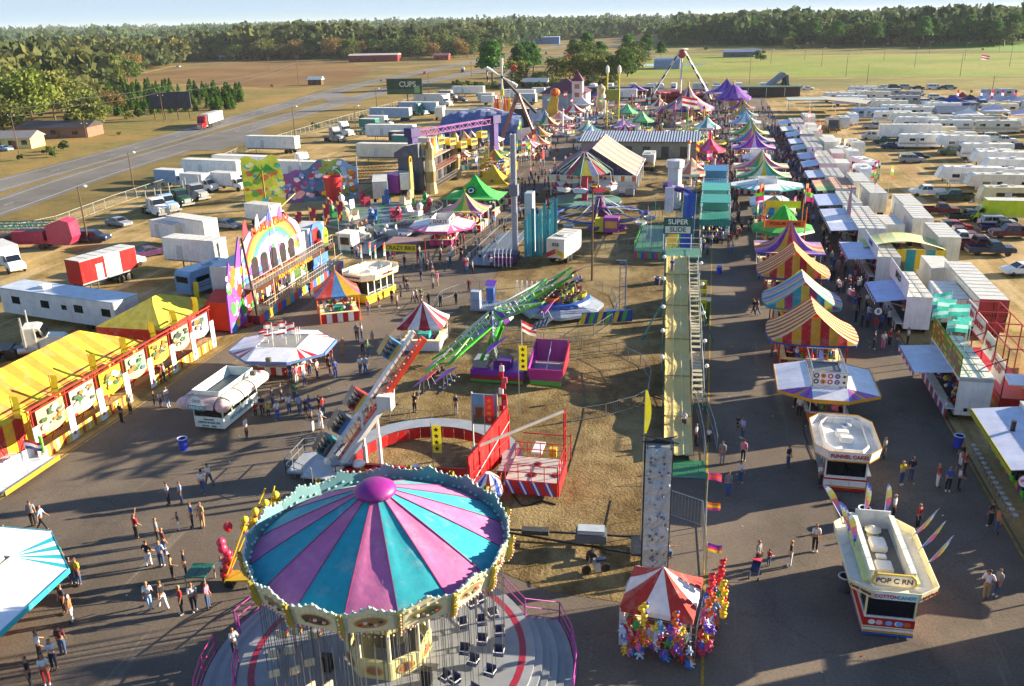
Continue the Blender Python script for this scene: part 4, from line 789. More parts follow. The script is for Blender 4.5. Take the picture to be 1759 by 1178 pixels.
# green roofed booth with yellow banner frame
def green_booth():
 o=thing('game_booth','bright green booth with hexagonal roof, yellow banner and black on orange name board','game booth',(9.8,116.5,0),group=CJ,lm='bright green booth');b=B();n=8
 b.lathe([(4.2,2.7),(4.0,3.0),(2.2,3.5),(.2,5.8)],'18b838.f',n,a0=PI/8,mf=lambda i,q:'18b838.f' if q else '0f8a2a');b.make('canopy',o)
 B().box(-2.4,2.4,-3.0,-2.93,3.6,4.5,'orange').make('name_board',o);text('POSSUM GAMES',.52,(0,-3.02,4.05),FRONT,'black',o);B().box(-2.2,2.2,1.9,1.96,5.1,6.0,'yellow').make('banner',o)
 posts(o,[(s*2.5,t)for s in(-1,1)for t in(-2.8,1.9)],6.2,.06,'orange');counter(o,4.6,4.4,1.0,('red','green','red'));prizes(o,4,4,1.2,2.6,TOY,70,9)
 for s in(-1,1):
  for k in range(4):flag(None,9.8+s*2.6,117+k*.3,6.0,6.9+k*.5,[['hotpink.f'],['lime.f'],['red.f'],['orange.f']][k],(1.0,.6),20*k+(0 if s>0 else 170),kind='coloured flag on the bright green booth')
green_booth()
tent_booth('blue and yellow striped square booth with gable',9.3,127.5,6,5.2,2.9,5.0,['2a86a8.f','e0c040.f'],6,lm='blue and yellow striped booth',group=CJ,flare=.1,counter_cols=('green','yellow'),seed=8)
for s in(-1,1):
 for k in range(2):flag(None,9.3+s*2.4,121.5+k*.6,0,5.4+k*.6,['hotpink.f','e8e6e2.f','lime.f'],(.7,1.6),250,kind='tall pink banner flag')
awning_stand('white roofed snack trailer in the middle of the midway',9.2,135,3.6,5,0,3.0,1.1,'dcdcdc',('white',),name='snack_trailer',lm='white snack trailer',roofm='e4e4e4',toys=False,parapet=False,group=CJ,edge='silver')
awning_stand('long white awning game booth spreading wide across the midway',9.4,147.5,3.4,3.2,0,3.3,4.0,'white',('white','teal'),name='game_booth',cat='game booth',lm='long white awning booth',roofm='c8c8cc',toys=True,group=CJ,edge='teal')
tent_booth('green, white and yellow swept tent booth behind the long white awning',9.3,157,9,5.5,3,5.6,['2a9a58.f','e8e8d0.f','d8c040.f','60b8b0.f'],5,lm='green and white swept booth',group=CJ,flare=.9,seed=11)
tent_booth('pink, green and yellow swept tent booth in the far midway line',9.3,167,9.6,5.5,3,5.8,['d85890.f','40a868.f','e0c850.f','f0e8e0.f'],5,lm='pink and green swept booth',group=CJ,flare=.9,seed=12)
awning_stand('white roofed booth with pink and orange skirt in the far midway line',9.0,178,3,5,0,3.2,1.2,'white',('pink','white'),name='game_booth',cat='game booth',group=CJ,roofm='d0d0d0',skirt=('pink','orange','green'),lm='far white booth with pink skirt')
tent_booth('purple and pink swept tent booth in the far midway line',9.0,192,8.6,6,3,6,['7838b0.f','e060b0.f','f0d8f0.f','9048c0.f'],5,lm='purple and pink swept booth',group=CJ,flare=1.0,seed=13)
tent_booth('blue, pink and yellow wide swept tent booth in the far midway line',9.0,203,9.6,6,3,6,['3080c8.f','e86898.f','e8d060.f','50a870.f'],5,lm='far blue and yellow swept booth',group=CJ,flare=.9,seed=14)
tent_booth('green and yellow swept tent booth in the far midway line',9.0,216,8.6,6,3,6.4,['3a9a60.f','c8c050.f','d8e8d0.f'],5,lm='far green and yellow swept booth',group=CJ,flare=1.0,seed=15)
for i,(yy,c1,c2)in enumerate(((238,'sky.f','e8e6e2.f'),(256,'gold.f','50a8c0.f'),(276,'purple.f','gold.f'))):
 tent_booth(('pale blue and white','gold and light blue','purple and gold')[i]+' small tent booth at the far end of the midway',8.5,yy,8,6,3,6,[c1,c2],4,lm='far %s booth'%('pale blue','gold','purple')[i],group=CJ,flare=.8,seed=16+i)
tent_booth('small purple swept tent at the far end right of the big merry go round',4.5,322,14,12,4,8.5,['6838a8.f','8a60c8.f','5a2a90.f'],5,lm='far small purple tent',flare=.8,seed=20)
# ---- booths left of the island
x,y=-35.9,66.3
o=awning_stand('white hexagonal game booth with red and white striped corners and small flags',x,y,3.6,3.4,.1,z=2.75,reach=2.5,panel='e4e6ee',corner=('white','c02830','white','c02830','white'),cn=6,edge='5a7ab0',parapet=False,roofm='8a8c88',skirt=('red','white'),name='game_booth',cat='game booth',lm='red and white hexagonal booth',toyc=['30a848','f0c818','d83028'])
for i in range(11):
 t=i*PI/5.5+rnd.uniform(-.2,.2);flag(None,x+rnd.uniform(1,1.8)*math.cos(t),y+rnd.uniform(1,1.7)*math.sin(t),2.9,rnd.uniform(3.7,4.4),['c02830.f','e8e6e2.f','e8e6e2.f'],(.75,.5),190,kind='small red and white flag on the red and white hexagonal booth',group='small flags round the hexagonal booth roof')
tent_booth('small red, blue, yellow and purple striped peaked tent booth',-37.2,81.2,4.6,4.2,2.9,5.2,['b02828.f','3878b8.f','e8b820.f','8a3090.f','e0782a.f'],3,rz=.5,lm='small rainbow peaked tent',flare=.15,postm='orange',counter_cols=('red','e8e6e2'),toys=['c03028','30a848','e8e6e2'],trim='3878b8.f')
tent_booth('red and white striped peaked tent with closed cloth walls beside the glider ride',-25.6,74.6,4.2,4.2,2.4,4.4,['a02030.f','dcdce0.f'],4,rz=.1,lm='red and white striped ticket tent',flare=.1,cat='tent',name='striped_tent',toys=None,counter_cols=('dcdce0','d4d4da'))
B().box(-27.6,-23.7,72.3,72.36,.05,2.35,'d8dae4.f').make('tent_wall',None)if False else None
# yellow popcorn trailer
yt=food_trailer('yellow and white popcorn trailer with long red lettered roof sign',-36.1,88.2,2.6,4.6,-.3,3.1,body='f0ecdc',band='yellow',trim='yellow',sign='CHICKEN FINGERS',lm='yellow popcorn trailer',flare=.9,signm='dred',hood=.9,sidesign='CORN DOGS')
B().box(-1.3-.01,1.31,-2.62,2.62,.45,1.1,'e8d018').make('side_panel',yt)
for i,(a,c)in enumerate(((-1.2,3.1),(-.2,3.4),(.5,3.2),(1.6,3.3))):flag(None,-37+a,88+c,0 if i in(0,3)else 3.0,5.4+.3*(i%2),['red.f','orange.f','teal.f','e8e6e2.f'],(.35,1.5),260,kind='narrow banner flag behind the yellow popcorn trailer')
# pink and white lemonade kiosk
def kiosk():
 rz=math.radians(-1);x,y=-36.2,56.6;o=thing('lemonade_kiosk','white and teal lemonade kiosk with pink barrel awnings and open roof box','food stand',(x,y,0),rz,lm='pink lemonade kiosk');w,L,z=2.5,5.2,2.4;hw,hl=w/2,L/2
 b=B()
 for s in(-1,1):b.box(min(s*hw,s*(hw-.08)),max(s*hw,s*(hw-.08)),-hl,hl,.2,1.1,'dfe8e4');b.box(-hw+.08,hw-.08,min(s*hl,s*(hl-.08)),max(s*hl,s*(hl-.08)),.2,1.1,'dfe8e4')
 for s in(-1,1):
  for i in range(5):yy=-hl+.06+(L-.12)*i/4;b.box(s*hw-(.09 if s>0 else 0),s*hw+(0 if s>0 else.09),yy-.06,yy+.06,1.1,z,'9cc4bc')
 b.box(-hw,hw,-hl,hl,z,z+.1,'c8d0d0');b.make('body',o)
 B().box(-hw+.1,hw-.1,-hl+.05,-hl+.07,1.11,z-.2,'glass').box(hw-.07,hw-.05,-hl+.1,hl-.1,1.11,z-.2,'glass').box(-hw+.05,-hw+.07,-hl+.1,hl-.1,1.11,z-.2,'glass').make('serving_window',o)
 for i in range(3):text(('lemonade','LEMON SHAKE UPS','ice tea   cider')[i],.22,(0,-hl-.012,.9-.27*i),FRONT,'3a7a78',o,'lettering')
 text('HEATHERS LEMON',.4,(hw+.012,0,.65),RIGHTF,'5aa0b8',o)
 bx=B();
 for s in(-1,1):bx.slab([(s*hw*.72,-hl+.15,z+.1),(s*hw*.72,hl-.15,z+.1),(s*hw*.92,hl-.1,z+.85),(s*hw*.92,-hl+.1,z+.85)],.05,'c8d0cc');bx.slab([(-hw*.72,s*(hl-.15),z+.1),(hw*.72,s*(hl-.15),z+.1),(hw*.92,s*(hl-.1),z+.85),(-hw*.92,s*(hl-.1),z+.85)],.05,'c8d0cc')
 bx.make('roof_sign_box',o);B().box(-hw*.7,hw*.7,-hl+.2,hl-.2,z+.103,z+.13,'55605f').make('roof_well',o)
 def barrel(c,L_,ax,m='dcb8b4.f'):
  q=B();k=7
  for i in range(k):
   a0,a1=PI*.5*i/k,PI*.5*(i+1)/k;r=.95
   if ax=='x':q.add([(c[0]+c[2]*r*math.sin(a),c[1]+s*L_/2,z-.25+r*.75*math.cos(a))for a,s in((a0,-1),(a1,-1),(a1,1),(a0,1))],[(0,1,2,3)],m)
   else:q.add([(c[0]+s*L_/2,c[1]+c[2]*r*math.sin(a),z-.25+r*.75*math.cos(a))for a,s in((a0,-1),(a1,-1),(a1,1),(a0,1))],[(0,1,2,3)],m)
  q.make('barrel_awning',o)
 for i in range(3):
  for s in(-1,1):barrel((s*hw,-hl+.87+1.73*i,s),1.6,'x','e0c0bc.f' if i%2 else 'dcd8dc.f')
 for s in(-1,1):barrel((0,s*hl,s),2.3,'y')
 for s in(-1,1):
  for t in(-1,1):B().ball((s*(hw+.35),t*(hl+.35),z-.1),.62,'e4c4c0.f',10,6,.8).make('corner_awning',o,smooth=True)
 d=B();d.add([(.5*math.cos(PI*t/8)-.2,-hl-.95,z+.1+.75*math.sin(PI*t/8))for t in range(9)],[tuple(range(9))],'dce8e8');d.make('sign_face',o);text('OLD',.34,(-.2,-hl-.965,z+.42),FRONT,'9aa4b0',o);B().box(-.95,.5,-hl-.98,-hl-.955,z-.3,z+.08,'4a9aa8').make('sign_board',o);text('FASHION',.3,(-.22,-hl-.985,z-.11),FRONT,'white',o)
kiosk()
# pink topped booth with toys
o=awning_stand('pink edged white awning game booth with yellow plush rows and small rounded sign',-35.4,113.8,3.0,4.2,.1,3.1,2.8,'white',('e06a9a','white','e06a9a'),edge='d84890',skirt=('e03888','b02868'),name='game_booth',cat='game booth',lm='pink edged awning booth',signs='DARTS',signm='dred',toyc=['f0c818','e8c020','d83028','e86aa0'])
for i,(lab,x,y,w,d,cols,f,n)in enumerate((('green, pink and yellow striped swept tent booth left of the tall drop mast',-34.8,123.5,6.5,5.5,['e0a0a8.f','6ab850.f','e0c860.f','9a5a88.f'],.5,4),('plain bright green pointed tent with a black round emblem',-36.0,134,8.8,7,['20c040.f'],.7,3),('plain gold pointed tent with dark stars',-35.6,144.5,9,7.5,['d8a818.f'],.7,3))):
 t=tent_booth(lab,x,y,w,d,3.0,6.3 if f>.6 else 5.4,cols,n,lm=('pink and green striped swept booth','bright green pointed tent','gold pointed tent')[i],flare=f,seed=30+i,trim=cols[0])
 if i==1:
  e=B();e.T=Matrix.Translation((-.2,-1.9,3.95))@Matrix.Rotation(math.radians(42),4,'X')
  for r,m,q in((.75,'black',0),(.5,'e8f0e0',.02),(.3,'black',.04)):e.add([(r*math.cos(t_*PI/8),r*math.sin(t_*PI/8),.1+q)for t_ in range(16)],[tuple(range(16))],m)
  e.make('round_emblem',t)
 if i==2:
  for sx in(-2.3,.4,2.8):e=B();e.T=Matrix.Translation((sx,-2.5,3.75))@Matrix.Rotation(math.radians(30),4,'X');e.add([((.5 if k%2==0 else.2)*math.cos(k*PI/5+PI/2),(.5 if k%2==0 else.2)*math.sin(k*PI/5+PI/2),.1)for k in range(10)],[tuple(range(10))],'brown');e.make('star',t)
for lab,px,py,w,d,cols,cc,sh in(('rainbow striped small tent booth behind the gold pointed tent',925,205+48,6,5,['orange.f','3878b8.f','e0b030.f'],('red','gold'),'small rainbow booth'),('green, cream and red striped booth with yellow flags',940,232,6,5,['3aa050.f','e8e0b0.f','d04030.f'],('gold','green'),'green and cream booth'),('pink roofed small booth by the gold pointed tent',905,272,5,6,['d04888.f','e0b8c8.f'],('e03888','gold'),'small pink booth'),('yellow booth crowded with coloured plush toys',850,300,6,5,['e0c020.f','d86838.f','60a850.f'],('gold','yellow'),'yellow plush toy booth'),('white scalloped tent booth with pink edge',960,222,8,5,['e8e6e8.f','d8a0b8.f'],('mag','white'),'white and pink booth'),('red and white striped long tent booth near the haunted house',985,208,7,5,['c83848.f','e8e6e8.f'],('red','white'),'red and white far booth'),('white pagoda tent booth beside the haunted house',1000,195,7,5,['e8e6e8.f'],('orange','white'),'white far booth'),('blue, pink and grey striped peaked booth by the haunted house',1027,180,8,6,['4a5aa0.f','d06890.f','b8b8d0.f'],('pink','navy'),'blue and pink far booth'),('purple scalloped booth in front of the far fence',1090,168,10,6,['6a2a98.f','b090d0.f'],('purple','white'),'far purple booth'),('small orange topped booth with plush toys near the island',790,290,5,4,['d86838.f','e8e0d0.f'],('teal','white'),'small orange booth'),('maroon and white striped small booth behind the toy booths',810,262,6,5,['702030.f','e0d8d8.f'],('dred','white'),'small maroon booth'),('pale green and white small booth',845,262,5,5,['a8d0c0.f','e8e8e0.f'],('teal','white'),'small pale green booth')):
 x,y=gx(px,py);tent_booth(lab,x,y,w,d,3,5.2,cols,3,lm=sh,counter_cols=cc,flare=.4,seed=px,name='game_booth')
 # lower left corner: big teal and white awning joint, mostly out of frame
o=awning_stand('teal and white striped awning game booth at the near left corner',-36.2,29.4,3.2,6.0,.05,z=3.0,reach=3.3,panel='dfe3ea',corner=('1a9aa8','e8eef0'),cn=8,edge='28b0c0',skirt=('gold','blue','orange'),name='game_booth',cat='game booth',lm='teal and white awning booth',signs='BASKET BALL',signm='red',toyc=['8a60c0','e0a0c0','e8e0f0','d84080'])
for yy in(31.5,28.6):B().box(3.0,3.4,yy-.15,yy+.15,3.0,3.35,'55584a').make('flood_light',o)
# white loading deck by the sideshow
x,y=gx(10,830);o=thing('loading_deck','white metal loading deck with low edge wall by the banner line','deck',(x+.3,y+.6,0),0,lm='white loading deck');B().box(-6,1.4,-2.4,2.6,.35,.5,'c8ccd2').box(1.4,1.46,-2.5,2.7,.3,.62,'gold').make('deck_floor',o);B().slab([(-1.2,-2.4,.5),(-.6,2.6,.5),(-.6,2.6,1.2),(-1.2,-2.4,1.2)],.1,'e4e6ea').make('edge_wall',o)
for s in(-5.5,-3,1):B().box(s,s+.1,-2.2,-2.1,0,.35,'dgrey').box(s,s+.1,2.2,2.3,0,.35,'dgrey').make('leg',o)
B().bar((.6,2.2,.5),(.6,2.2,2.4),.04,'white').box(.5,.75,2.15,2.25,1.0,2.3,'lime.f').make('banner',o)
# ---- red and white balloon tent with plush toys, front centre
def balloon_tent():
 x,y=-1.1,36.9;W=3.5;o=thing('balloon_tent','red and white striped square tent at the front selling balloons and plush toys','tent',(x,y,0),-.12,lm='red and white balloon tent');b=B();n=4;ze,zp=2.3,3.75;per=[]
 for a,c in(((-W/2,-W/2),(W/2,-W/2)),((W/2,-W/2),(W/2,W/2)),((W/2,W/2),(-W/2,W/2)),((-W/2,W/2),(-W/2,-W/2))):
  for i in range(3):t=(0,.3,.7)[i];per.append((a[0]+(c[0]-a[0])*t,a[1]+(c[1]-a[1])*t))
 N=12;vs=[];rows=4
 for px_,py_ in per:
  for k in range(rows+1):t=k/rows;vs.append((px_*(1-t),py_*(1-t),ze+(zp-ze)*t-.1*math.sin(PI*t)*(1 if(px_,py_)else 1)))
 fs,ms=[],[]
 for i in range(N):
  for k in range(rows):fs.append((i*5+k,((i+1)%N)*5+k,((i+1)%N)*5+k+1,i*5+k+1));ms.append('e8eaee.f' if i%3==1 else 'b03028.f')
 for i in range(N):a,c=per[i],per[(i+1)%N];vs+=[(a[0],a[1],ze),(c[0],c[1],ze),(c[0]*1.01,c[1]*1.01,ze-.3),(a[0]*1.01,a[1]*1.01,ze-.3)];k=len(vs);fs.append((k-4,k-3,k-2,k-1));ms.append('e8eaee.f' if i%3==1 else 'b03028.f')
 b.add(vs,fs,ms);b.make('canopy',o)
 posts(o,[(s*W*.48,t*W*.48)for s in(-1,1)for t in(-1,1)],ze,.035,'silver.m')
 q=B();q.grid(lambda u,v:(-W/2-.02+.06*math.sin(u*9),-W/2+W*u,.05+(ze-.05)*v),12,3,'dfe2ea.f');q.grid(lambda u,v:(-W/2+.9*u,W/2-.0+.05*math.sin(u*8),.05+(ze-.05)*v),6,3,'dfe2ea.f');q.grid(lambda u,v:(-W/2+.95*u*(1-.3*v),-W/2-.03+.04*math.sin(u*8),.02+(ze-.05)*v*(1)if u<.01 else.02+.9*v+(ze-.95)*v*(1-u)),5,3,'e8e8ee.f');q.make('tent_wall',o)
 counter(o,2.6,2.6,.8,('red','white'),name='sales_table')
 r=random.Random(3);pal=['2c6ad0','d83028','e86aa0','f0c818','7a50c0','e8e6e2','e87820','4aa0e0','e0406a','c8d8f0','30a848']
 protos=[]
 for c in pal:
  m=B();m.ball((0,0,.17),.15,c,8,6,1.1);m.ball((0,-.02,.4),.11,c,8,5);m.ball((-.08,0,.5),.04,c,6,4);m.ball((.08,0,.5),.04,c,6,4)
  for s in(-1,1):m.bar((s*.08,-.06,.1),(s*.14,-.22,.04),.05,c,6);m.bar((s*.12,0,.26),(s*.22,-.1,.18),.04,c,6)
  m.ball((-.04,-.115,.43),.014,'black',5,3);m.ball((.04,-.115,.43),.014,'black',5,3);protos.append((c,m.mesh('plush_toy',True)))
 nm={'2c6ad0':'blue','d83028':'red','e86aa0':'pink','f0c818':'yellow','7a50c0':'purple','e8e6e2':'white','e87820':'orange','4aa0e0':'light blue','e0406a':'rose','c8d8f0':'pale blue','30a848':'green'}
 ca,sa=math.cos(-.12),math.sin(-.12)
 for i in range(120):
  side_=r.random();t=r.uniform(-1,1)
  if side_<.52:lx,ly=t*1.75+.2,-1.95-r.uniform(0,.45)
  else:lx,ly=1.95+r.uniform(0,.7),t*1.7-.2
  lz=r.choice((.02,.45,.85,1.25,1.65));c,me=protos[r.randrange(len(protos))]
  p=bpy.data.objects.new('plush_toy',me);COL.objects.link(p);p.location=(x+lx*ca-ly*sa,y+lx*sa+ly*ca,lz);p.rotation_euler=(r.uniform(-.3,.3),r.uniform(-.3,.3),r.uniform(-.6,1.6));p.scale=(r.uniform(.7,1.1),)*3
  tag(p,'%s plush toy among the heap hung on the balloon tent'%nm[c],'plush toy','%s plush toys on the balloon tent'%nm[c])
  # wire racks the toys hang on
 k=B()
 for zz in(.4,.8,1.2,1.6,2.0):k.bar((-1.6,-1.9,zz),(1.9,-1.9,zz),.012,'silver.m').bar((1.95,-1.9,zz),(1.95,1.6,zz),.012,'silver.m')
 for xx in(-1.6,0,1.95):k.bar((xx,-1.9,0),(xx,-1.9,2.1),.015,'silver.m')
 k.bar((1.95,1.6,0),(1.95,1.6,2.1),.015,'silver.m').bar((1.95,0,0),(1.95,0,2.1),.015,'silver.m');k.make('display_rack',o)
 for i in range(46):
  cx2,cy2,z0,c=((1.1,-2.1,0,'orange'),(2.4,-.2,0,'orange'),(2.7,1.4,1.0,'d81c28'),(-.6,-2.15,.4,'yellow'),(2.9,.1,1.0,'yellow'),(2.2,.9,.8,'d81c28'))[i%6];zz=z0+.3*(i//6)
  q=B();q.T=Matrix.Translation((0,0,0));q.ball((0,0,0),.17,c,9,6,.9);q.ball((.12,0,.14),.08,c if i%3 else '2858c8',7,5);q.bar((0,0,-.16),(0,0,-.2),.02,c,5)
  bo=q.make('balloon',None,True);bo.location=(x+cx2*ca-cy2*sa+r.uniform(-.15,.15),y+cx2*sa+cy2*ca+r.uniform(-.15,.15),zz+.5);cn_={'orange':'orange','d81c28':'red','yellow':'yellow'}[c];tag(bo,'%s inflatable toy hanging in a column at the balloon tent'%cn_,'balloon','%s inflatables at the balloon tent'%cn_)
balloon_tent()
# ---- right hand row of trailers and awning games (x from 18.7 to 21.5)
def row_trailer(x0,y0,w,L,z,awz=None,reach=2.7,body='e4e4e0',aw='d4d8e6',edge=None,label='',lm=None,sign=None,signc=None,counter_c=('red','white','blue'),split=1,roofm='c4c2bc',cat='game trailer',name='game_trailer',ys=None,counterx=.55,signh=1.3,letters=None,lc='red',frame=True,toyc=TOY):
 """x0 = aisle side wall, y0 = near end"""
 o=thing(name,label,cat,(x0,y0,0),lm=lm);b=B()
 b.box(0,w,0,.07,.55,z,body);b.box(0,w,L-.07,L,.55,z,body);b.box(w-.07,w,.07,L-.07,.55,z,body);b.box(0,.06,.07,L-.07,.55,1.0,body);b.box(0,.06,.07,L-.07,z-.35,z,body);b.box(.07,w-.07,.07,L-.07,.5,.56,'dgrey')
 b.make('body',o);r=B();r.box(-.02,w+.02,-.02,L+.02,z+.002,z+.05,roofm)
 k=max(3,int(L/1.3))
 for i in range(1,k):r.box(.04,w-.04,i*L/k-.03,i*L/k+.03,z+.052,z+.09,'a09e96')
 r.bar((w*.35,.1,z+.11),(w*.35,L-.1,z+.11),.03,'a09e96').bar((w*.7,.1,z+.11),(w*.7,L-.1,z+.11),.03,'a09e96');r.make('roof',o)
 if aw:
  az=awz or z-.5;a=B();ya,yb=ys or(.2,L-.2)
  for i in range(split):q0,q1=ya+(yb-ya)*i/split+.03,ya+(yb-ya)*(i+1)/split-.03;a.slab([(0,q0,z-.3),(0,q1,z-.3),(-reach,q1,az),(-reach,q0,az)],.05,aw if isinstance(aw,str)else aw[i%len(aw)])
  a.make('awning',o);e=B();e.box(-reach-.05,-reach-.01,ya,yb,az-.18,az+.06,edge or '8a90a8');[e.box(-reach-.07,-reach-.052,ya+.42*k,ya+.42*k+.4,az-.3-.06*(k%2),az-.1,counter_c[k%len(counter_c)])for k in range(int((yb-ya)/.42))];e.make('awning_edge',o)
  st=B()
  for yy in(ya+.3,yb-.3):st.bar((-.02,yy,z-1.1),(-reach*.7,yy,az+(z-.3-az)*.3-.06),.03,'silver.m')
  st.make('awning_strut',o)
 c=B();k=max(4,int(L/.5))
 for i in range(k):c.box(-counterx-.03,-counterx,L*i/k,L*(i+1)/k,.2,1.0,counter_c[i%len(counter_c)])
 c.box(-counterx-.1,.0,0,L,1.003,1.06,'dcdcd8');c.make('counter',o)
 B().box(w*.5,w-.1,.2,L-.2,.56,1.5,'navy').make('back_shelf',o);pz=prizes(o,1,1,0,1,toyc,1);bpy.data.objects.remove(pz)
 rr=random.Random(int(y0*7));q=B()
 for i in range(int(L*9)):q.ball((rr.uniform(.1,w*.6),rr.uniform(.3,L-.3),rr.uniform(1.3,z-.5)),rr.uniform(.1,.19),rr.choice(toyc),6,4,1.2)
 q.make('prize_display',o)['kind']='stuff'
 if sign:
  s=B();s.box(-.06,.0,.0,L,z-.05,z+signh,sign);s.make('sign_board',o)
  if signc:
   t=B();rr=random.Random(9)
   for i in range(int(L/.42)):
    for j in range(int(signh/.42)):yy,zz=.25+i*.42,z+.15+j*.42;t.add([(-.065,yy+.19*math.cos(v*PI/4),zz+.17*math.sin(v*PI/4))for v in range(8)],[tuple(range(8))],rr.choice(signc))
   t.make('painted_fruit',o)
  if letters:text(letters,signh*.62,(-.08,L/2,z+signh*.5),LEFTF,lc,o,'sign_lettering')
 for s in(.9,L-1.2):B().bar((.15,s,.35),(.4,s,.35),.35,'black',12).make('wheel',o);B().bar((w-.4,s,.35),(w-.15,s,.35),.35,'black',12).make('wheel',o)
 return o
 # near right: long open arcade with big white awning, black shelves, stools
o=row_trailer(21.7,51.4,2.6,9.4,3.7,3.0,3.0,'e0e0de','c2c8de','b8b030','long pale awning game trailer with row of water gun stools at the right edge','long water gun game trailer',sign=None,counter_c=('lime','purple','gold','green'),counterx=1.4,ys=(.2,9.2))
st=B()
for i in range(15):B().bar((-2.7,-.8+i*.66,0),(-2.7,-.8+i*.66,.55),.05,'silver.m',6).lathe([(.05,.55),(.17,.57),(.17,.66),(.02,.68)],'b8b8bc',10,c=(-2.7,-.8+i*.66)).make('stool',o)
for i in range(14):B().box(-1.75,-1.2,.2+i*.64,.55+i*.64,1.06,1.75,'black').make('water_gun',o)
B().box(-3.12,-3.08,.1,9.3,2.72,2.98,'a8a020').make('awning_valance',o);B().add([(-2.2+.42*math.cos(t*PI/8),-.02,2.5+.42*math.sin(t*PI/8))for t in range(16)],[tuple(range(16))],'e8e0ee').make('round_sign',o);text('WIN',.3,(-2.2,-.04,2.5),FRONT,'hotpink',o)
B().bar((-1.5,5.5,3.2),(-1.5,5.5,3.95),.16,'black',10).make('spot_light',o)
# painted mural trailer beyond it
o=thing('mural_trailer','trailer with green, orange and blue painted mural side beside the long awning','trailer',(24.9,60.5,0),lm='painted mural trailer');B().box(0,3.4,0,9.5,.6,4.2,'7a98a8').make('body',o,bevel=.04);q=B();r=random.Random(2)
for i in range(60):yy,zz=r.uniform(.1,8.6),r.uniform(.7,3.4);q.box(-.012-.0005*i,-.008-.0005*i,yy,yy+r.uniform(.4,.9),zz,zz+r.uniform(.2,.7),r.choice(['3a9a48','d87830','c8b838','4a78b0','a05870','3070b8','60a0a8','28704a']))
q.make('painted_mural',o);B().box(-.06,-.0,0,9.5,3.9,4.15,'b03848').make('bulb_strip',o);B().box(1.2,2.0,5,6,4.2,4.5,'e8e8ec').make('roof_air_unit',o,bevel=.04);B().box(.3,1.5,9.6,11.6,.6,3.9,'d8c890').make('cab_box',o)
for yy in(1.5,7.5):B().bar((.2,yy,.4),(.5,yy,.4),.4,'black',12).make('wheel',o)
o=row_trailer(18.9,65.0,2.35,9.2,3.6,3.1,2.75,'dedcd6','c4cae0','7a80a0','white trailer with fruit painted yellow and green sign above pale awning','fruit sign game trailer',sign='4a7a20',signc=['d0b020','c83020','e0c828','58a028','b02828'],signh=1.7,roofm='d8d6ce',ys=(1.6,7.6))
B().box(-.0,2.35,-.05,-.002,3.3,3.55,'b0b0ac').make('roller_door_housing',o);q=B()
for i in range(24):q.box(.1,2.25,-.02,-.002,.65+i*.11,.74+i*.11,'e6e6e4')
q.make('roller_door',o);B().box(.6,.85,-.1,-.03,.9,1.15,'black').box(1.0,1.25,-.1,-.03,.9,1.15,'black').make('flood_light',o)
# red framed game with white signs + teal flags
o=thing('game_trailer','red steel framed game with tilted white signs behind the fruit sign trailer','game trailer',(22.6,67.2,0),lm='red framed sign game');fr=B()
for yy in(0,3,6,9,12):fr.bar((0,yy,0),(0,yy,5.2),.06,'a02028').bar((0,yy,5.2),(2.6,yy,5.2),.05,'a02028').bar((2.6,yy,0),(2.6,yy,5.2),.06,'a02028').bar((0,yy,4.4),(-2.4,yy,3.2),.05,'a02028')
for zz in(1.0,3.4,5.2):fr.bar((0,0,zz),(0,12,zz),.05,'a02028').bar((2.6,0,zz),(2.6,12,zz),.05,'a02028')
fr.make('frame',o)
for i,(yy,z0)in enumerate(((.2,2.2),(3.2,3.0),(6.2,3.6),(9.2,3.8))):
 B().slab([(-.12,yy,z0),(-.12,yy+2.7,z0),(.1,yy+2.7,z0+1.6),(.1,yy,z0+1.6)],.05,'e6dcdc').make('sign_board',o);text(('PLAY','WIN','SHOOT','2 FOR 5')[i],.7,(-.1,yy+1.35,z0+.85),(PI/2,0,-PI/2),'red',o)
B().box(.2,2.5,.3,11.6,.3,1.1,'red').make('counter',o);B().slab([(-.1,-1.5,2.9),(2.2,-1.5,2.9),(2.2,.0,3.2),(-.1,0,3.2)],.06,'e8e8ee').make('awning',o)
for i in range(6):flag(None,20.6+rnd.uniform(-.5,.8),70+i*1.3,3.0,6.2+rnd.uniform(-.5,.8),['4ac0b8.f','b8e0dc.f','3ab0a8.f'],(1.5,.95),170+rnd.uniform(-30,30),kind='teal and white flag by the red framed sign game')
o=row_trailer(18.9,84.6,2.3,9.0,3.7,3.0,2.6,'e4e6ec','aab4e4','2a58b8','white game trailer with blue edged awning and slanted board reading BALLS','blue edged awning trailer',sign='e0e2e8',letters='BALLS',lc='black',counter_c=('navy','white'),split=2,signh=1.5,ys=(.2,7))
B().add([(-2.4+.35*math.cos(t*PI/8),-.1,2.2+.35*math.sin(t*PI/8))for t in range(16)],[tuple(range(16))],'e8e8f0').make('round_sign',o);text('8',.5,(-2.4,-.12,2.2),FRONT,'black',o)
o=row_trailer(18.9,101,2.5,9.0,3.3,2.9,3.0,'dcdcdc','b8c0e4','8088a8','white wood roofed game trailer with pale awning and name board reading WATER','wood roofed game trailer',sign='d8dce8',letters='WATER',lc='4a5a9a',signh=1.1,roofm='b4b0a4',ys=(.2,8.2))
o=thing('tent_booth','yellow and green striped canopy tent with yellow side wall behind the game trailers','tent',(21.7,108.4,0),lm='yellow striped canopy tent');q=B();q.grid(lambda u,v:(-3.5+9*u,-2.4+4.6*v,3.1+.9*math.sin(PI*u)-.15*math.sin(PI*v)),12,6,lambda i,j:'e8e090.f' if i%2 else 'b8d090.f');q.make('canopy',o);q=B()
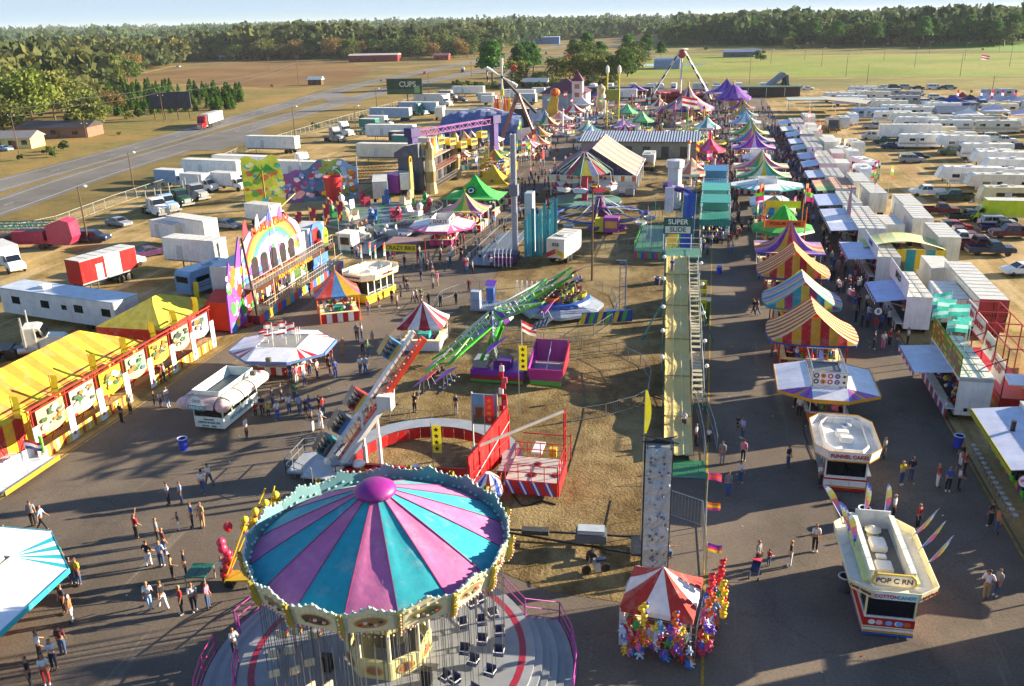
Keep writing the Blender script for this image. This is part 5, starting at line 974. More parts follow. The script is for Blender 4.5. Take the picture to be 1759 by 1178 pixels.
for i in range(8):q.box(5.4,5.45,-2.4+i*.57,-1.83+i*.57,.2,3.05,'e0c020.f' if i%2 else '20909a.f');q.box(-3.0+i*1.05,-1.95+i*1.05,-2.45,-2.4,1.6 if i<4 else.2,3.05,'e0c020.f' if i%2 else '20909a.f')
q.make('side_wall',o);posts(o,[(-3.4,-2.3),(5.3,-2.3),(-3.4,2.2),(5.3,2.2)],3.1)
o=row_trailer(18.8,114.5,3.2,14,3.5,3.0,3.2,'d8dadc',['b8c0dc','e8e8ee','b8c0dc'],'8088a8','long white roofed game trailer with three part awning and tall pointed pink sign','pointed sign game trailer',roofm='c8cac4',split=3)
q=B();q.slab([(-.1,7,3.5),(-.1,10.4,3.5),(-.1,9.8,5.6),(-.1,8.7,7.4),(-.1,7.6,5.6)],.06,'a86878');q.make('sign_board',o)
o=row_trailer(19,131,2.6,9,3.4,2.9,3.2,'e8e8e8','b8c2e6','8088a8','white game trailer with folded blue awning halfway up the right row','folded blue awning trailer')
o=row_trailer(19.4,142.5,3.0,10,3.4,2.9,2.6,'e6e6e0',['70b870.f','d8b860.f','e09070.f'],'8088a8','striped green and orange roofed game stand in the right row','striped roof game stand',roofm='d89878.f',split=3)
for i in range(5):flag(None,24+rnd.uniform(-1,1),130+i*1.2,0,8.5+rnd.uniform(-.8,.8),[rnd.choice(['yellow.f','hotpink.f']),'e8e6e2.f','lime.f','orange.f'],(.8,1.6),rnd.uniform(200,300),kind='tall coloured streamer flag behind the right row')
yy=155
RL=[('white trailer with narrow awning and dish frame roof','dish roof trailer',8,'c0c8dc'),('white stand with two small blue awnings','two awning stand',7,'b4c4e8'),('pink framed stand with rainbow sign','pink framed stand',8,'b8c8e8'),('grey sided stand with small awning','grey sided stand',7,'9ab4c8'),('white stand with pale double awning','pale double awning stand',8,'d4dcec'),('white stand with square awning and red tassels','red tassel stand',8,'c4d4ee'),('cream stand with wide white awning','cream stand',9,'e0e4ee'),('white stand with slanted bright awning','slanted bright awning stand',9,'b8d0f0')]
for i,(lab,lm_,L,a)in enumerate(RL):
 row_trailer(19.2+.2*(i%3),yy,3,L,3.3+.3*(i%2),2.8,2.6,('e8e8e6','d8b8c8','a8b0bc')[i%3]if i!=2 else 'd87aa8',a,'9098b0',lab+' in the far right row',lm_,split=1+i%2,sign='e8e0ea' if i in(2,5)else None,letters=('PIZZA' if i==2 else 'CANDY')if i in(2,5)else None,name='food_stand',cat='food stand');yy+=L+3.2
 for k in range(2 if i in(3,5)else 0):flag(None,22,yy-5+k*2,0,8,['red.f','e8e6e2.f'],(.9,2.0),240+k*40,kind='red and white tassel flag in the right row')
 # storage trailers behind the right row
for k,px,py,rz,c,zz in(('short',1560,385,2,'white',0),('trailer',1590,420+10,2,'white',0),('short',1612,442,2,'offwhite',0)):pass
S_='storage trailers behind the right row'
park('short',0,0,2,'offwhite',S_,wp=(24.4,140),lm=None);park('short',0,0,1,'white',S_,wp=(27.6,131.5));park('short',0,0,-1,'white',S_,wp=(27.3,123));park('short',0,0,0,'offwhite',S_,wp=(28.0,112.5));park('mid',0,0,3,'white',S_,wp=(23.6,121))
park('short',0,0,0,'white',S_,wp=(23.6,150));park('boxtruck',0,0,180,'offwhite',S_,wp=(24.8,100.5));park('mid',0,0,0,'lightblue',S_,wp=(23.6,89));park('suv',0,0,5,'brown',S_,wp=(28.6,74.8),scale=1.25)
for i,(x,y,k,c)in enumerate(((23.8,172,'boxtruck','white'),(24.5,184,'mid','offwhite'),(24,196,'short','offwhite'),(25.5,208,'boxtruck','white'),(24,220,'mid','white'),(24,232,'boxtruck','white'),(27,166,'rvT','white'),(25,245,'short','white'))):park(k,0,0,rnd.uniform(-4,4)+(180 if k=='boxtruck' else 0),c,S_,wp=(x,y))
# long semi trailer with red end
o=park('trailer',0,0,0,'offwhite',S_,wp=(26.2,90.6),state='with a plain red rear end panel standing');q=B();q.box(-1.26,1.26,-6.83,-6.80,.9,4.02,'a02830');q.make('red_end_panel',o);q=B();q.bar((0,-6.85,1),(0,-6.85,4),.04,'black').bar((-1.2,-6.85,2.5),(1.2,-6.85,2.5),.04,'black').path([(.75+.5*math.cos(t*.4),-6.85,2.6+.75*math.sin(t*.4))for t in range(17)],.05,'black');q.make('painted_outline',o)
# the off frame trailers whose shade falls over the near midway
for i,(x,y,L,z)in enumerate(((21.6,30.5,12.5,4.6),(21.6,14,12,4.8))):
 row_trailer(x,y,3,L,z,z-.8,2.6,'dedede','c8cee0','9098b0',('white game trailer just outside the right frame edge','white game trailer beyond the near right corner')[i],None,sign='a82030' if i==0 else '30408a',signh=1.8)
o=tent_booth('small red and white striped booth with painted side boards at the right edge',20.9,47.4,3.4,5.4,2.5,3.6,['c02838.f','e8e8ee.f'],4,lm='small red striped booth at right edge',counter_cols=('d8dcf0','5060a8'),flare=.1)
# ---------------------------------------------------------------- rides
def link_copy(src,parent,loc,rz=0,name=None):
 c=src.copy();COL.objects.link(c);c.parent=parent;c.location=loc;c.rotation_euler=(0,0,rz)
 for g in src.children:d=g.copy();COL.objects.link(d);d.parent=c
 return c
def rider(parent_loc,rz,shirt='white',name='person'):pass
def wave_swinger():
 X,Y=-13.6,31.7;o=thing('wave_swinger','large swing ride with pink and teal striped round canopy and ornate cream rim','swing ride',(X,Y,0),lm='pink and teal swing ride')
 N=64;R=5.6;b=B();rows=7;cols=['d070a8.f','20a8b8.f'];vs=[];fs=[];ms=[]
 for i in range(N):
  a=2*PI*i/N+.1;sag=.13*abs(math.sin(a*8-.8))
  for k in range(rows+1):t=k/rows;r=R*(1-t)+.8*t;vs.append((r*math.cos(a),r*math.sin(a),7.0+2.55*(t**.93)-sag*math.sin(PI*t)*1.0))
 for i in range(N):
  for k in range(rows):fs.append((i*(rows+1)+k,((i+1)%N)*(rows+1)+k,((i+1)%N)*(rows+1)+k+1,i*(rows+1)+k+1));ms.append(cols[(i//4)%2])
 b.add(vs,fs,ms);can=b.make('canopy',o,smooth=True)
 s=B()
 for i in range(16):
  a=2*PI*i*4/N+.1;q=[((R*(1-t)+.8*t)*math.cos(a),(R*(1-t)+.8*t)*math.sin(a),7.02+2.55*(t**.93))for t in[k/8 for k in range(9)]];s.path(q,.022,'903860',4)
 s.make('seam',can)
 b=B();b.lathe([(.86,9.45),(.86,9.62)],'black',24);b.lathe([(.92,9.6),(.95,9.68),(.88,9.84),(.66,10.0),(.35,10.1),(.02,10.13)],'8a1c80',28);b.make('dome',o,smooth=True)
 # ornate rim: 16 boards leaning out, scalloped cresting, painted oval, gold rib and bulbs
 for i in range(16):
  a0,a1=2*PI*i/16+.1,2*PI*(i+1)/16+.1;am=(a0+a1)/2;W=2*(R+.15)*math.sin(PI/16);pb=B(Matrix.Rotation(am-PI/2+PI,4,'Z')@Matrix.Translation((0,-(R+.1)*math.cos(PI/16),6.55))@Matrix.Rotation(math.radians(12),4,'X'))
  n=14;top=[(-W/2+W*k/n,.98+.14*math.sin(PI*k/n)+.07*math.sin(k*2.7)+(.22*math.exp(-((k-n/2)/1.7)**2)))for k in range(n+1)]
  vs=[(x,0,z)for x,z in top]+[(x,.07,z)for x,z in top]+[(x,0,0)for x,z in top]+[(x,.07,0)for x,z in top];m=n+1
  fs=[(k,k+1,2*m+k+1,2*m+k)for k in range(n)]+[(m+k+1,m+k,3*m+k,3*m+k+1)for k in range(n)]+[(k,m+k,m+k+1,k+1)for k in range(n)]+[(2*m+k,2*m+k+1,3*m+k+1,3*m+k)for k in range(n)]
  pb.add(vs,fs,['dcd4b0']*n+['5e8a90']*n+['b8ccc4']*n+['e6dcae']*n)
  for k in range(0,n+1,1):pb.ball((top[k][0],.03,top[k][1]-.02),.05+.025*(k%2),'9cb8b4' if k%2 else 'd0ccb4',6,4)
  for x in(-.75,-.4,.0,.4,.75):pb.ball((x,-.02,.88+.05*math.cos(x*3)),.09,'dccf98',6,4,.7);pb.ball((x,.09,.65+.1*math.cos(x*5)),.1,'94bcbc',6,4,.7)
  bo=pb.make('rim_board',o)
  ov=B(pb.T)
  for r,mm,e in((.74,'c8ae60',-.022),(.66,('a87848','7a7a50','98886a','6a4a38')[i%4],-.034)):ov.add([(r*.92*math.cos(t*PI/9),e,.5+r*.4*math.sin(t*PI/9))for t in range(18)],[tuple(range(18))],mm)
  for k in range(5):ov.ball((-.4+.2*k,-.04,.47+.08*math.sin(k*2+i)),.1,('d8c0a0','3a5a38','c04830','e0d8c0','5a3a2a')[(k+i)%5],6,4,.6)
  for e in(-.95,.95):ov.box(e-.05,e+.05,-.03,-.005,.12,.85,'a8bcb0')
  ov.make('painted_oval',bo)
  rb=B(Matrix.Rotation(a0-PI/2+PI,4,'Z')@Matrix.Translation((0,-(R+.2),6.4))@Matrix.Rotation(math.radians(12),4,'X'));pr=[(0,-.05),(.12,.2),(.14,.55),(.06,.85),(.1,1.1),(.03,1.3)]
  for(d0,z0),(d1,z1)in zip(pr,pr[1:]):rb.add([(-.1,-d0,z0),(.1,-d0,z0),(.1,-d1,z1),(-.1,-d1,z1),(-.1,.1,z0),(.1,.1,z0),(.1,.1,z1),(-.1,.1,z1)],[(0,1,2,3),(0,3,7,4),(1,5,6,2)],'a09030')
  rr=rb.make('rim_rib',o);bl=B(rb.T)
  for k in range(9):z=-.02+k*.15;d=np.interp(z,[p[1]for p in pr],[p[0]for p in pr]);bl.ball((0,-d-.04,z),.045,'f0a080' if k%2 else 'f4e8d0',6,4)
  bl.make('bulb_strip',rr)
  bl=B(pb.T)
  for k in range(11):bl.ball((-W/2+.12+k*(W-.24)/10,-.03,-.02),.05,'f0d8c8' if k%2 else 'e8b0a0',6,4)
  bl.make('bulb_strip',bo)
 u=B();u.lathe([(1.2,6.6),(5.6,6.62),(5.6,6.75),(1.2,6.75)],'b8b0a0',32,cap=False)
 for i in range(32):a=i*PI/16;u.bar((1.2*math.cos(a),1.2*math.sin(a),6.55),(5.5*math.cos(a),5.5*math.sin(a),6.55),.05,'98a0a0')
 u.make('ceiling',o)
 # column
 c=B();a0=PI/8;c.lathe([(2.05,.95),(2.05,1.9),(1.9,1.95)],'e0d8a0',8,a0=a0,mf=lambda i,q:('e0d8a0','d4c888')[i%2],cap=False);c.lathe([(1.0,1.9),(1.0,3.4)],'30302c',8,a0=a0,cap=False)
 for i in range(8):a=a0+i*PI/4;c.bar((1.9*math.cos(a),1.9*math.sin(a),1.9),(1.9*math.cos(a),1.9*math.sin(a),3.4),.1,'d8d0b0',6)
 c.lathe([(1.95,3.4),(2.0,3.5),(2.3,4.6),(1.3,4.7),(1.1,6.6)],'e6dea4',8,a0=a0,mf=lambda i,q:('e6dc98','d8cc70')[i%2],cap=False);c.make('centre_column',o)
 for i in range(8):
  c=B();a=a0+(i+.5)*PI/4;T=Matrix.Rotation(a+PI/2,4,'Z')@Matrix.Translation((0,-1.92,0));c.T=T
  c.add([(.45*math.cos(t*PI/7),-.01,1.42+.28*math.sin(t*PI/7))for t in range(14)],[tuple(range(14))],'c89848');c.add([(.33*math.cos(t*PI/7),-.02,1.42+.2*math.sin(t*PI/7))for t in range(14)],[tuple(range(14))],'a06848')
  c.T=Matrix.Rotation(a+PI/2,4,'Z')@Matrix.Translation((0,-1.72,3.6))@Matrix.Rotation(math.radians(20),4,'X');c.box(-.4,.4,-.03,-.005,.15,.95,('4a7a60','c8a040','6a8a98')[i%3]);c.ball((0,-.05,.55),.17,'e8e0c0',7,5);c.ball((.2,-.05,.4),.1,'b06040',6,4);c.make('column_painting',o)
 c=B()
 for i in range(48):a=i*PI/24;c.ball((2.08*math.cos(a),2.08*math.sin(a),3.46),.05,'f0e0c8',6,4)
 c.make('bulb_strip',o)
 # platform with rings and steps
 p=B();p.lathe([(0.02,.93),(6.2,.93)],'8c9096',64,cap=False);p.lathe([(6.2,.934),(6.52,.934)],'9a2038',64,cap=False);p.lathe([(6.52,.93),(6.95,.93),(6.95,.0)],'8c9096',64,cap=False);p.make('platform',o)
 for a0_,a1_ in((-62,34),(148,252)):
  for k in range(5):
   st=B();r0,r1=6.952+k*.36,6.952+(k+1)*.36;zt=.78-k*.16;n=22;m=[]
   for i in range(n+1):a=math.radians(a0_+(a1_-a0_)*i/n);m+=[(r0*math.cos(a),r0*math.sin(a),zt),(r1*math.cos(a),r1*math.sin(a),zt),(r1*math.cos(a),r1*math.sin(a),0.0),(r0*math.cos(a),r0*math.sin(a),0.0)]
   st.add(m,[(4*i+q,4*i+4+q,4*i+4+(q+1)%4,4*i+(q+1)%4)for i in range(n)for q in range(4)]+[(0,1,2,3),(4*n+3,4*n+2,4*n+1,4*n)],('8a8e94','7c8086')[k%2]);st.make('step',o)
 def rail(pts,col):
  r=B()
  for h in(.0,.5,1.0):r.path([(q[0],q[1],q[2]+h)for q in pts],.028,col,6)
  for q in pts:r.bar((q[0],q[1],q[2]-.1),(q[0],q[1],q[2]+1.0),.035,col,6)
  r.make('handrail',o)
 pol=lambda r,d,z:(r*math.cos(math.radians(d)),r*math.sin(math.radians(d)),z)
 rail([pol(8.9,d,.1)for d in(34,22,10,-2)],'b83a9a');rail([pol(8.9,d,.1)for d in(-12,-24)]+[pol(9.9,-26,0),pol(10,-12,0),pol(8.9,-12,.1)],'a838b8')
 rail([pol(8.9,d,.1)for d in(148,160,172)]+[pol(8.2,176,.4)],'b04098');rail([pol(8.9,d,.1)for d in(184,194,204,214)],'d03888');rail([pol(7.1,d,.8)for d in(196,206,216)],'d03888');rail([pol(8.9,148,0),pol(7.0,148,.9),pol(7.0,140,.9),pol(7.0,128,.9),pol(7.0,116,.9),pol(7.0,100,.9),pol(7.0,84,.9),pol(7.0,68,.9),pol(7.0,52,.9),pol(7.0,34,.9),pol(8.9,34,.1)],'b040a0')
 g=B();g.box(-.9,.9,-.04,.04,0,0,'white')
 # hanging seats on chains
 s=B();s.box(-.24,.24,-.2,.2,0,.06,'navy');s.box(-.24,.24,.16,.22,.06,.42,'navy');s.box(-.26,-.22,-.18,.2,.2,.24,'e8e8e8');s.box(.22,.26,-.18,.2,.2,.24,'e8e8e8');s.box(-.24,.24,-.2,-.17,.2,.24,'e8e8e8');me1=s.mesh('swing_seat')
 s=B();s.box(-.24,.24,-.2,.2,0,.06,'gold');s.box(-.24,.24,.16,.22,.06,.42,'e0d8b8');s.box(-.26,-.22,-.18,.2,.2,.24,'red');s.box(.22,.26,-.18,.2,.2,.24,'red');me2=s.mesh('swing_seat')
 ch=B()
 for q in((-.24,-.18),(.24,-.18),(-.24,.18),(.24,.18)):ch.bar((q[0],q[1],.2),(q[0]*.8,q[1]*.8,5.0),.014,'5a5a5c',4)
 mc=ch.mesh('chain')
 for ring,n,z in((5.3,24,1.35),(4.5,20,1.75),(3.7,12,1.35)):
  for i in range(n):
   a=2*PI*i/n+ring;so_=bpy.data.objects.new('swing_seat',me1 if-1.3<((a+PI)%(2*PI))-PI<1.9 else me2);COL.objects.link(so_);so_.parent=o;so_.location=(ring*math.cos(a),ring*math.sin(a),z);so_.rotation_euler=(0,0,a)
   c=bpy.data.objects.new('chain',mc);COL.objects.link(c);c.parent=so_;c.scale=(1,1,(6.6-z)/5.0)
 for s_ in(-1,1):B().box(s_*2.4-.25,s_*2.4+.25,-1.9,-1.5,.93,1.75,'black').make('loudspeaker',o,bevel=.02)
 return o
wave_swinger()
# ---- super slide
def super_slide():
 a=Vector((-.95,55.3));bb=Vector((-2.75,88.5));d=(bb-a);L=d.length;ang=math.atan2(-d.x,d.y);o=thing('super_slide','long pale green three lane slide with side stairs and SUPER SLIDE sign on top','slide',(a.x,a.y,0),ang,lm='super slide')
 W=2.0;prof=[];seg=[0,3,6.5,12.5,18.5,24.5,30.5,L]
 def hz(y):
  base=np.interp(y,[0,4.5,10,16,22,28,31,L],[.35,.45,1.35,2.7,4.2,5.8,6.5,6.5]);return float(base+(.22*math.sin((y-4)/6*2*PI)if 4<y<28 else 0))
 for i in range(6):
  y0,y1=[0,5.4,11,16.5,22,27.5,31][i:i+2];b=B()
  for k in range(3):b.grid(lambda u,v,k=k:(-W/2+W*(k+u)/3,y0+(y1-y0)*v,hz(y0+(y1-y0)*v)+.05*abs(2*u-1)**4),4,10,('d0b468' if k%2 else 'd8be72')if i<5 else 'd8c47c')
  for s in(-1,1):b.grid(lambda u,v,s=s:(s*(W/2+.05),y0+(y1-y0)*v,hz(y0+(y1-y0)*v)-.25+.55*u),1,10,'a89c58')
  for k in range(1,3):b.grid(lambda u,v,k=k:(-W/2+W*k/3-.03+.06*u,y0+(y1-y0)*v,hz(y0+(y1-y0)*v)+.1),1,10,'ccc890')
  b.box(-W/2,W/2,y0-.04,y0+.04,hz(y0)+.055,hz(y0)+.075,'606a3c');b.make('slide_bed',o,smooth=False)
 st=B();k=34
 for i in range(k):y=9+i*(21.5/k);z=hz(y);st.box(W/2+.2,W/2+1.0,y,y+.5,z-.3,z-.24,'a8a490')
 st.bar((W/2+.2,8.6,0),(W/2+.2,30.5,6.2),.05,'b8b4a4').bar((W/2+1.0,8.6,0),(W/2+1.0,30.5,6.2),.05,'b8b4a4');st.make('stairs',o)
 r=B()
 for s in(.15,1.05):
  r.path([(W/2+s,y,hz(y)+.6)for y in range(9,31,3)],.03,'d8d8d0')
  for y in range(9,31,2):r.bar((W/2+s,y,hz(y)-.3),(W/2+s,y,hz(y)+.6),.02,'d8d8d0')
 r.make('handrail',o);p=B();p.box(-W/2-.1,W/2+1.4,31,L+1.5,6.3,6.42,'4a7a60');p.make('top_platform',o)
 f=B()
 for y in(8,13,18,23,28,L):
  for s in(-W/2-.1,W/2+1.15):f.bar((s,y,0),(s,y,hz(y)-.2),.08,'1c6a5c',6)
  f.bar((-W/2-.1,y,hz(y)-.3),(W/2+1.15,y,hz(y)-.3),.07,'1c6a5c',6)
 f.bar((-W/2-.1,24,4.2),(-3.2,24,0),.07,'2a7a7a',6).bar((W/2+1.1,24,4.2),(3.6,24,0),.07,'2a7a7a',6);f.bar((-W/2-.1,8,0),(-W/2-.1,13,1.9),.05,'1c6a5c').bar((-W/2-.1,28,0),(-W/2-.1,23,4.2),.05,'1c6a5c');f.make('support_frame',o)
 g=B()
 for y in(31.2,L+1.4):g.bar((-W/2-.1,y,6.4),(-W/2-.1,y,7.5),.03,'e0e0dc').bar((W/2+1.4,y,6.4),(W/2+1.4,y,7.5),.03,'e0e0dc')
 for z in(6.9,7.5):g.bar((-W/2-.1,31.2,z),(-W/2-.1,L+1.4,z),.03,'e0e0dc').bar((W/2+1.4,31.2,z),(W/2+1.4,L+1.4,z),.03,'e0e0dc').bar((-W/2-.1,L+1.4,z),(W/2+1.4,L+1.4,z),.03,'e0e0dc')
 g.make('platform_rail',o)
 for s in(-1.35,1.45):B().bar((s,L+.6,6.4),(s,L+.6,9.9),.05,'e0e0dc',6).make('sign_post',o)
 B().box(-1.4,1.5,L+.5,L+.56,8.1,9.8,'1c5a4c').make('sign_board',o,bevel=.02);B().box(-1.22,1.32,L+.485,L+.497,8.2,8.9,'d8dcd4').make('sign_face',o);text('SUPER',.72,(.05,L+.48,9.35),FRONT,'e8ece4',o);text('SLIDE',.66,(.05,L+.475,8.55),FRONT,'1c4a40',o)
 for i in range(5):B().ball((-W/2-.25,12+i*4.2,hz(12+i*4.2)+1.0),.19,'f0f0ec',10,7).bar((-W/2-.25,12+i*4.2,hz(12+i*4.2)-.2),(-W/2-.25,12+i*4.2,hz(12+i*4.2)+.8),.03,'silver.m').make('globe_lamp',o);B().ball((W/2+1.25,11+i*4.2,hz(11+i*4.2)+1.0),.17,'f0f0ec',10,7).bar((W/2+1.25,11+i*4.2,hz(11+i*4.2)-.2),(W/2+1.25,11+i*4.2,hz(11+i*4.2)+.8),.03,'silver.m').make('globe_lamp',o)
 B().box(-1.1,1.8,-2.6,-.05,.03,.06,'1a6a3c').make('landing_mat',o)
super_slide()
def barrier(pts,h=1.1,label='',closed=False,mat='a8acb0.m',lm=None,step=2.2,dense=.2,name='crowd_barrier',group='steel barriers round the rides',z0=0):
 o=thing(name,label,'fence',(pts[0][0],pts[0][1],z0),group=group,lm=lm);ox,oy=pts[0][0],pts[0][1];P=[Vector((p[0]-ox,p[1]-oy))for p in pts]
 for a,c in zip(P,P[1:]):
  L=(c-a).length;n=max(1,round(L/step));u=(c-a)/n
  for i in range(n):
   p,q=a+u*i,a+u*(i+.97);b=B()
   for z in(.12,h):b.bar((p.x,p.y,z),(q.x,q.y,z),.022,mat)
   for e in(p,q):b.bar((e.x,e.y,0),(e.x,e.y,h),.025,mat)
   k=int((q-p).length/dense)
   for j in range(1,k):e=p.lerp(q,j/k);b.bar((e.x,e.y,.12),(e.x,e.y,h),.008,mat,3)
   b.make('barrier_panel',o)
 return o
def gl(s):return[tuple(G(*map(float,p.split(',')))[:2])for p in s.split()]
barrier(gl('868,578 930,590 1000,600 1060,608 1100,628 1118,655 1112,690 1090,702 1040,716 980,726'),label='curved steel barrier ring closing the empty grass circle',lm='curved barrier ring')
barrier(gl('812,726 740,728 670,722 600,708'),label='low steel barrier on the grass behind the red rocking arm ride')
barrier(gl('745,570 830,582 900,588 970,590 1020,578 1052,556 1060,530 1050,508 1020,495'),label='steel barrier curving round the grey platform glider ride')
barrier(gl('745,535 760,515 800,500 850,497'),label='short steel barrier by the ride control station')
barrier(gl('1195,668 1212,700 1226,745 1232,775'),label='wire fence along the right side of the slide exit')
barrier(gl('1188,678 1200,720 1208,760 1212,800'),label='wire fence between the slide bed and the queue')
barrier(gl('1148,822 1200,822'),label='small steel barrier across the slide landing')
barrier(gl('1148,885 1205,905 1212,990'),h=1.8,label='tall wire gate beside the climbing wall',step=3)
barrier(gl('950,395 960,425 1040,430 1100,420'),label='low steel barrier before the blue ring ride')
barrier(gl('760,455 800,430 850,395 880,380'),label='steel queue barrier by the tall drop mast')
# ---- climbing wall
o=thing('climbing_wall','tall grey moulded rock climbing tower standing on a black trailer','climbing wall',(-1.75,41.7,0),math.radians(4),lm='grey climbing wall');b=B();r=random.Random(4)
W_=1.35;nz_,nx_=40,8;gv=[[(-W_/2+W_*i/nx_,-.35-(.12*r.random()+.16*abs(math.sin(j*.62))*(.4+.6*abs(math.sin(i*.5)))),.25+7.7*j/nz_)for j in range(nz_+1)]for i in range(nx_+1)]
b.grid(lambda u,v:gv[round(u*nx_)][round(v*nz_)],nx_,nz_,'a8b0b4');b.box(-W_/2,W_/2,-.3,.1,.25,7.95,'8a9296');b.make('rock_face',o)
h_=B();r=random.Random(8)
for i in range(60):x,z=r.uniform(-.6,.6),r.uniform(.6,7.6);h_.ball((x,-.56,z),.07,r.choice(['6a7478','c8ccd0','8a9498','505a60']),6,4)
h_.make('hand_hold',o);f=B()
for s in(-.72,.72):f.bar((s,.15,0),(s,.15,8.1),.06,'black')
f.bar((-.72,.15,8.1),(.72,.15,8.1),.06,'black').bar((-.6,-.9,8.15),(-.6,.5,8.15),.05,'black').bar((.6,-.9,8.15),(.6,.5,8.15),.05,'black').bar((-.9,.3,8.3),(1.0,-.5,8.3),.04,'black').bar((-.9,-.4,8.25),(.9,.4,8.25),.04,'black').box(-.7,.7,.1,.5,7.6,8.1,'202024');f.make('top_frame',o)
o=thing('wall_trailer','black A frame trailer with grey generator box lying on the grass beside the climbing wall','trailer',(-3.0,43.5,0),math.radians(5),lm='black A frame trailer');b=B();b.bar((.8,.9,.45),(-8.6,1.0,.45),.07,'black').bar((.8,-1.0,.45),(-8.6,.9,.45),.07,'black').bar((-2.4,-1,.45),(-2.4,1,.45),.06,'black').box(-.2,1.0,-1.0,1.0,.4,.52,'202022').bar((-8.6,.9,.45),(-9.3,.95,.45),.09,'black').bar((-7.6,1.2,.45),(-7.6,1.2,1.3),.05,'black');b.make('chassis',o)
B().box(-3.4,-1.6,-.3,.7,.55,1.1,'5c6066').box(-3.3,-1.7,-.2,.6,1.103,1.35,'a8b0b8').make('generator',o,bevel=.03);B().box(-6.6,-5.0,.4,.9,.52,.8,'3c3e3c').make('tool_box',o);B().bar((-2.4,-1.3,.35),(-2.4,-1.0,.35),.33,'black',14).make('wheel',o);B().bar((-2.4,1.3,.35),(-2.4,1.0,.35),.33,'black',14).make('wheel',o)
x,y=gx(1024,985);o=thing('motor_scooter','dark motor scooter parked on the grass beside the black trailer','scooter',(x,y,0),.4);B().bar((-.55,0,.28),(-.55,.12,.28),.26,'black',12).make('wheel',o);B().bar((.55,0,.28),(.55,.12,.28),.26,'black',12).make('wheel',o);B().side([(-.3,.3),(-.1,.75),(.35,.8),(.5,.35)],-.1,.2,'grey').bar((-.5,.06,.3),(-.35,.06,1.0),.05,'silver.m').bar((-.35,-.25,1.0),(-.35,.35,1.0),.03,'black').box(0,.55,-.08,.2,.8,.92,'navy').make('scooter_body',o)
# ---- red rocking arm ride
o=thing('arm_ride','red and white arm ride, wagons on a slanted beam over a red ring platform','fair ride',(-17.6,50.3,0),lm='red and white arm ride');b=B();n=22
A0,A1=math.radians(-8),math.radians(198);vs=[]
for i in range(n+1):
 a=A0+(A1-A0)*i/n
 for rr_,z in((6.5,1.15),(5.1,1.15)):vs.append((rr_*math.cos(a),rr_*math.sin(a),z))
b.add(vs+[(v[0],v[1],v[2]-.12)for v in vs],[(2*i,2*i+1,2*i+3,2*i+2)for i in range(n)]+[(2*(n+1)+2*i,2*(n+1)+2*i+2,2*(n+1)+2*i+3,2*(n+1)+2*i+1)for i in range(n)],'8e96a0');b.make('ring_platform',o);b=B()
for i in range(n):
 a,c=A0+(A1-A0)*i/n,A0+(A1-A0)*(i+.96)/n;b.add([(5.1*math.cos(a),5.1*math.sin(a),.25),(5.1*math.cos(c),5.1*math.sin(c),.25),(5.1*math.cos(c),5.1*math.sin(c),1.1),(5.1*math.cos(a),5.1*math.sin(a),1.1)],[(0,1,2,3)],'c01018' if i%3 else '980c14')
b.make('ring_skirt',o);lg=B()
for i in range(0,n+1,2):a=A0+(A1-A0)*i/n;lg.bar((6.2*math.cos(a),6.2*math.sin(a),0),(6.2*math.cos(a),6.2*math.sin(a),1.0),.05,'802020');c_=A0+(A1-A0)*min(n,i+2)/n;lg.bar((6.2*math.cos(a),6.2*math.sin(a),.1),(6.2*math.cos(c_),6.2*math.sin(c_),.1),.04,'802020')
lg.make('ring_legs',o);b=B();b.box(-6.0,3.6,-1.6,-1.35,.25,.75,'c01018').box(-6.0,3.6,-.75,-.5,.25,.75,'c01018')
for i in range(9):b.box(-5.8+i*1.1,-5.6+i*1.1,-1.349,-.751,.3,.7,'901018')
b.ball((-4.6,-1.0,.9),.5,'dcdcd8',10,6,.5).ball((-.6,-1.0,.9),.5,'dcdcd8',10,6,.5);b.make('base_beam',o,bevel=.0)
b=B();p0,p1=Vector((3.6,-2.7,.6)),Vector((5.0,2.6,.6));b.slab([tuple(p0),tuple(p1),tuple(p1+Vector((0,0,3.7))),tuple(p0+Vector((0,0,2.4)))],.12,'c40c14');b.slab([(-.2,-2.4,.5),(3.5,-2.6,.5),(3.5,-2.6,2.2),(-.2,-2.4,1.8)],.12,'b00c14');b.make('side_panel',o);b=B()
for i in range(5):t=i/4;q=p0.lerp(p1,t)+Vector((.16,-.04,0));b.bar(q,q+Vector((0,0,1.9+1.3*t)),.04,'e02830')
b.bar(p0+Vector((.18,-.05,.4)),p1+Vector((.18,-.05,2.6)),.04,'e8e0e0').bar(p0+Vector((.18,-.05,1.2)),p1+Vector((.18,-.05,1.4)),.04,'d83840');b.make('panel_brace',o)
b=B();b.box(5.9,9.3,-2.0,1.2,1.15,1.3,'b8b0a8');b.ball((7.5,-1.2,1.32),.35,'801018',10,5,.2).ball((9,-1.0,1.32),.3,'801018',10,5,.2).ball((7.6,.3,1.32),.3,'801018',10,5,.2);b.make('control_deck',o)
b=B();b.box(5.9,9.3,-2.1,-2.02,.35,1.32,'c01018').box(9.31,9.4,-2.0,1.2,.35,1.32,'c01018')
for i in range(4):
 x=6.2+i*.85
 for k,m in((0,'2a48b0'),(.16,'e8e8f0'),(.3,'2a48b0')):b.add([(x+k,-2.106,.36),(x+k+.13,-2.106,.36),(x+k-.27,-2.106,1.3),(x+k-.4,-2.106,1.3)],[(0,1,2,3)],m)
b.make('deck_skirt',o);b=B()
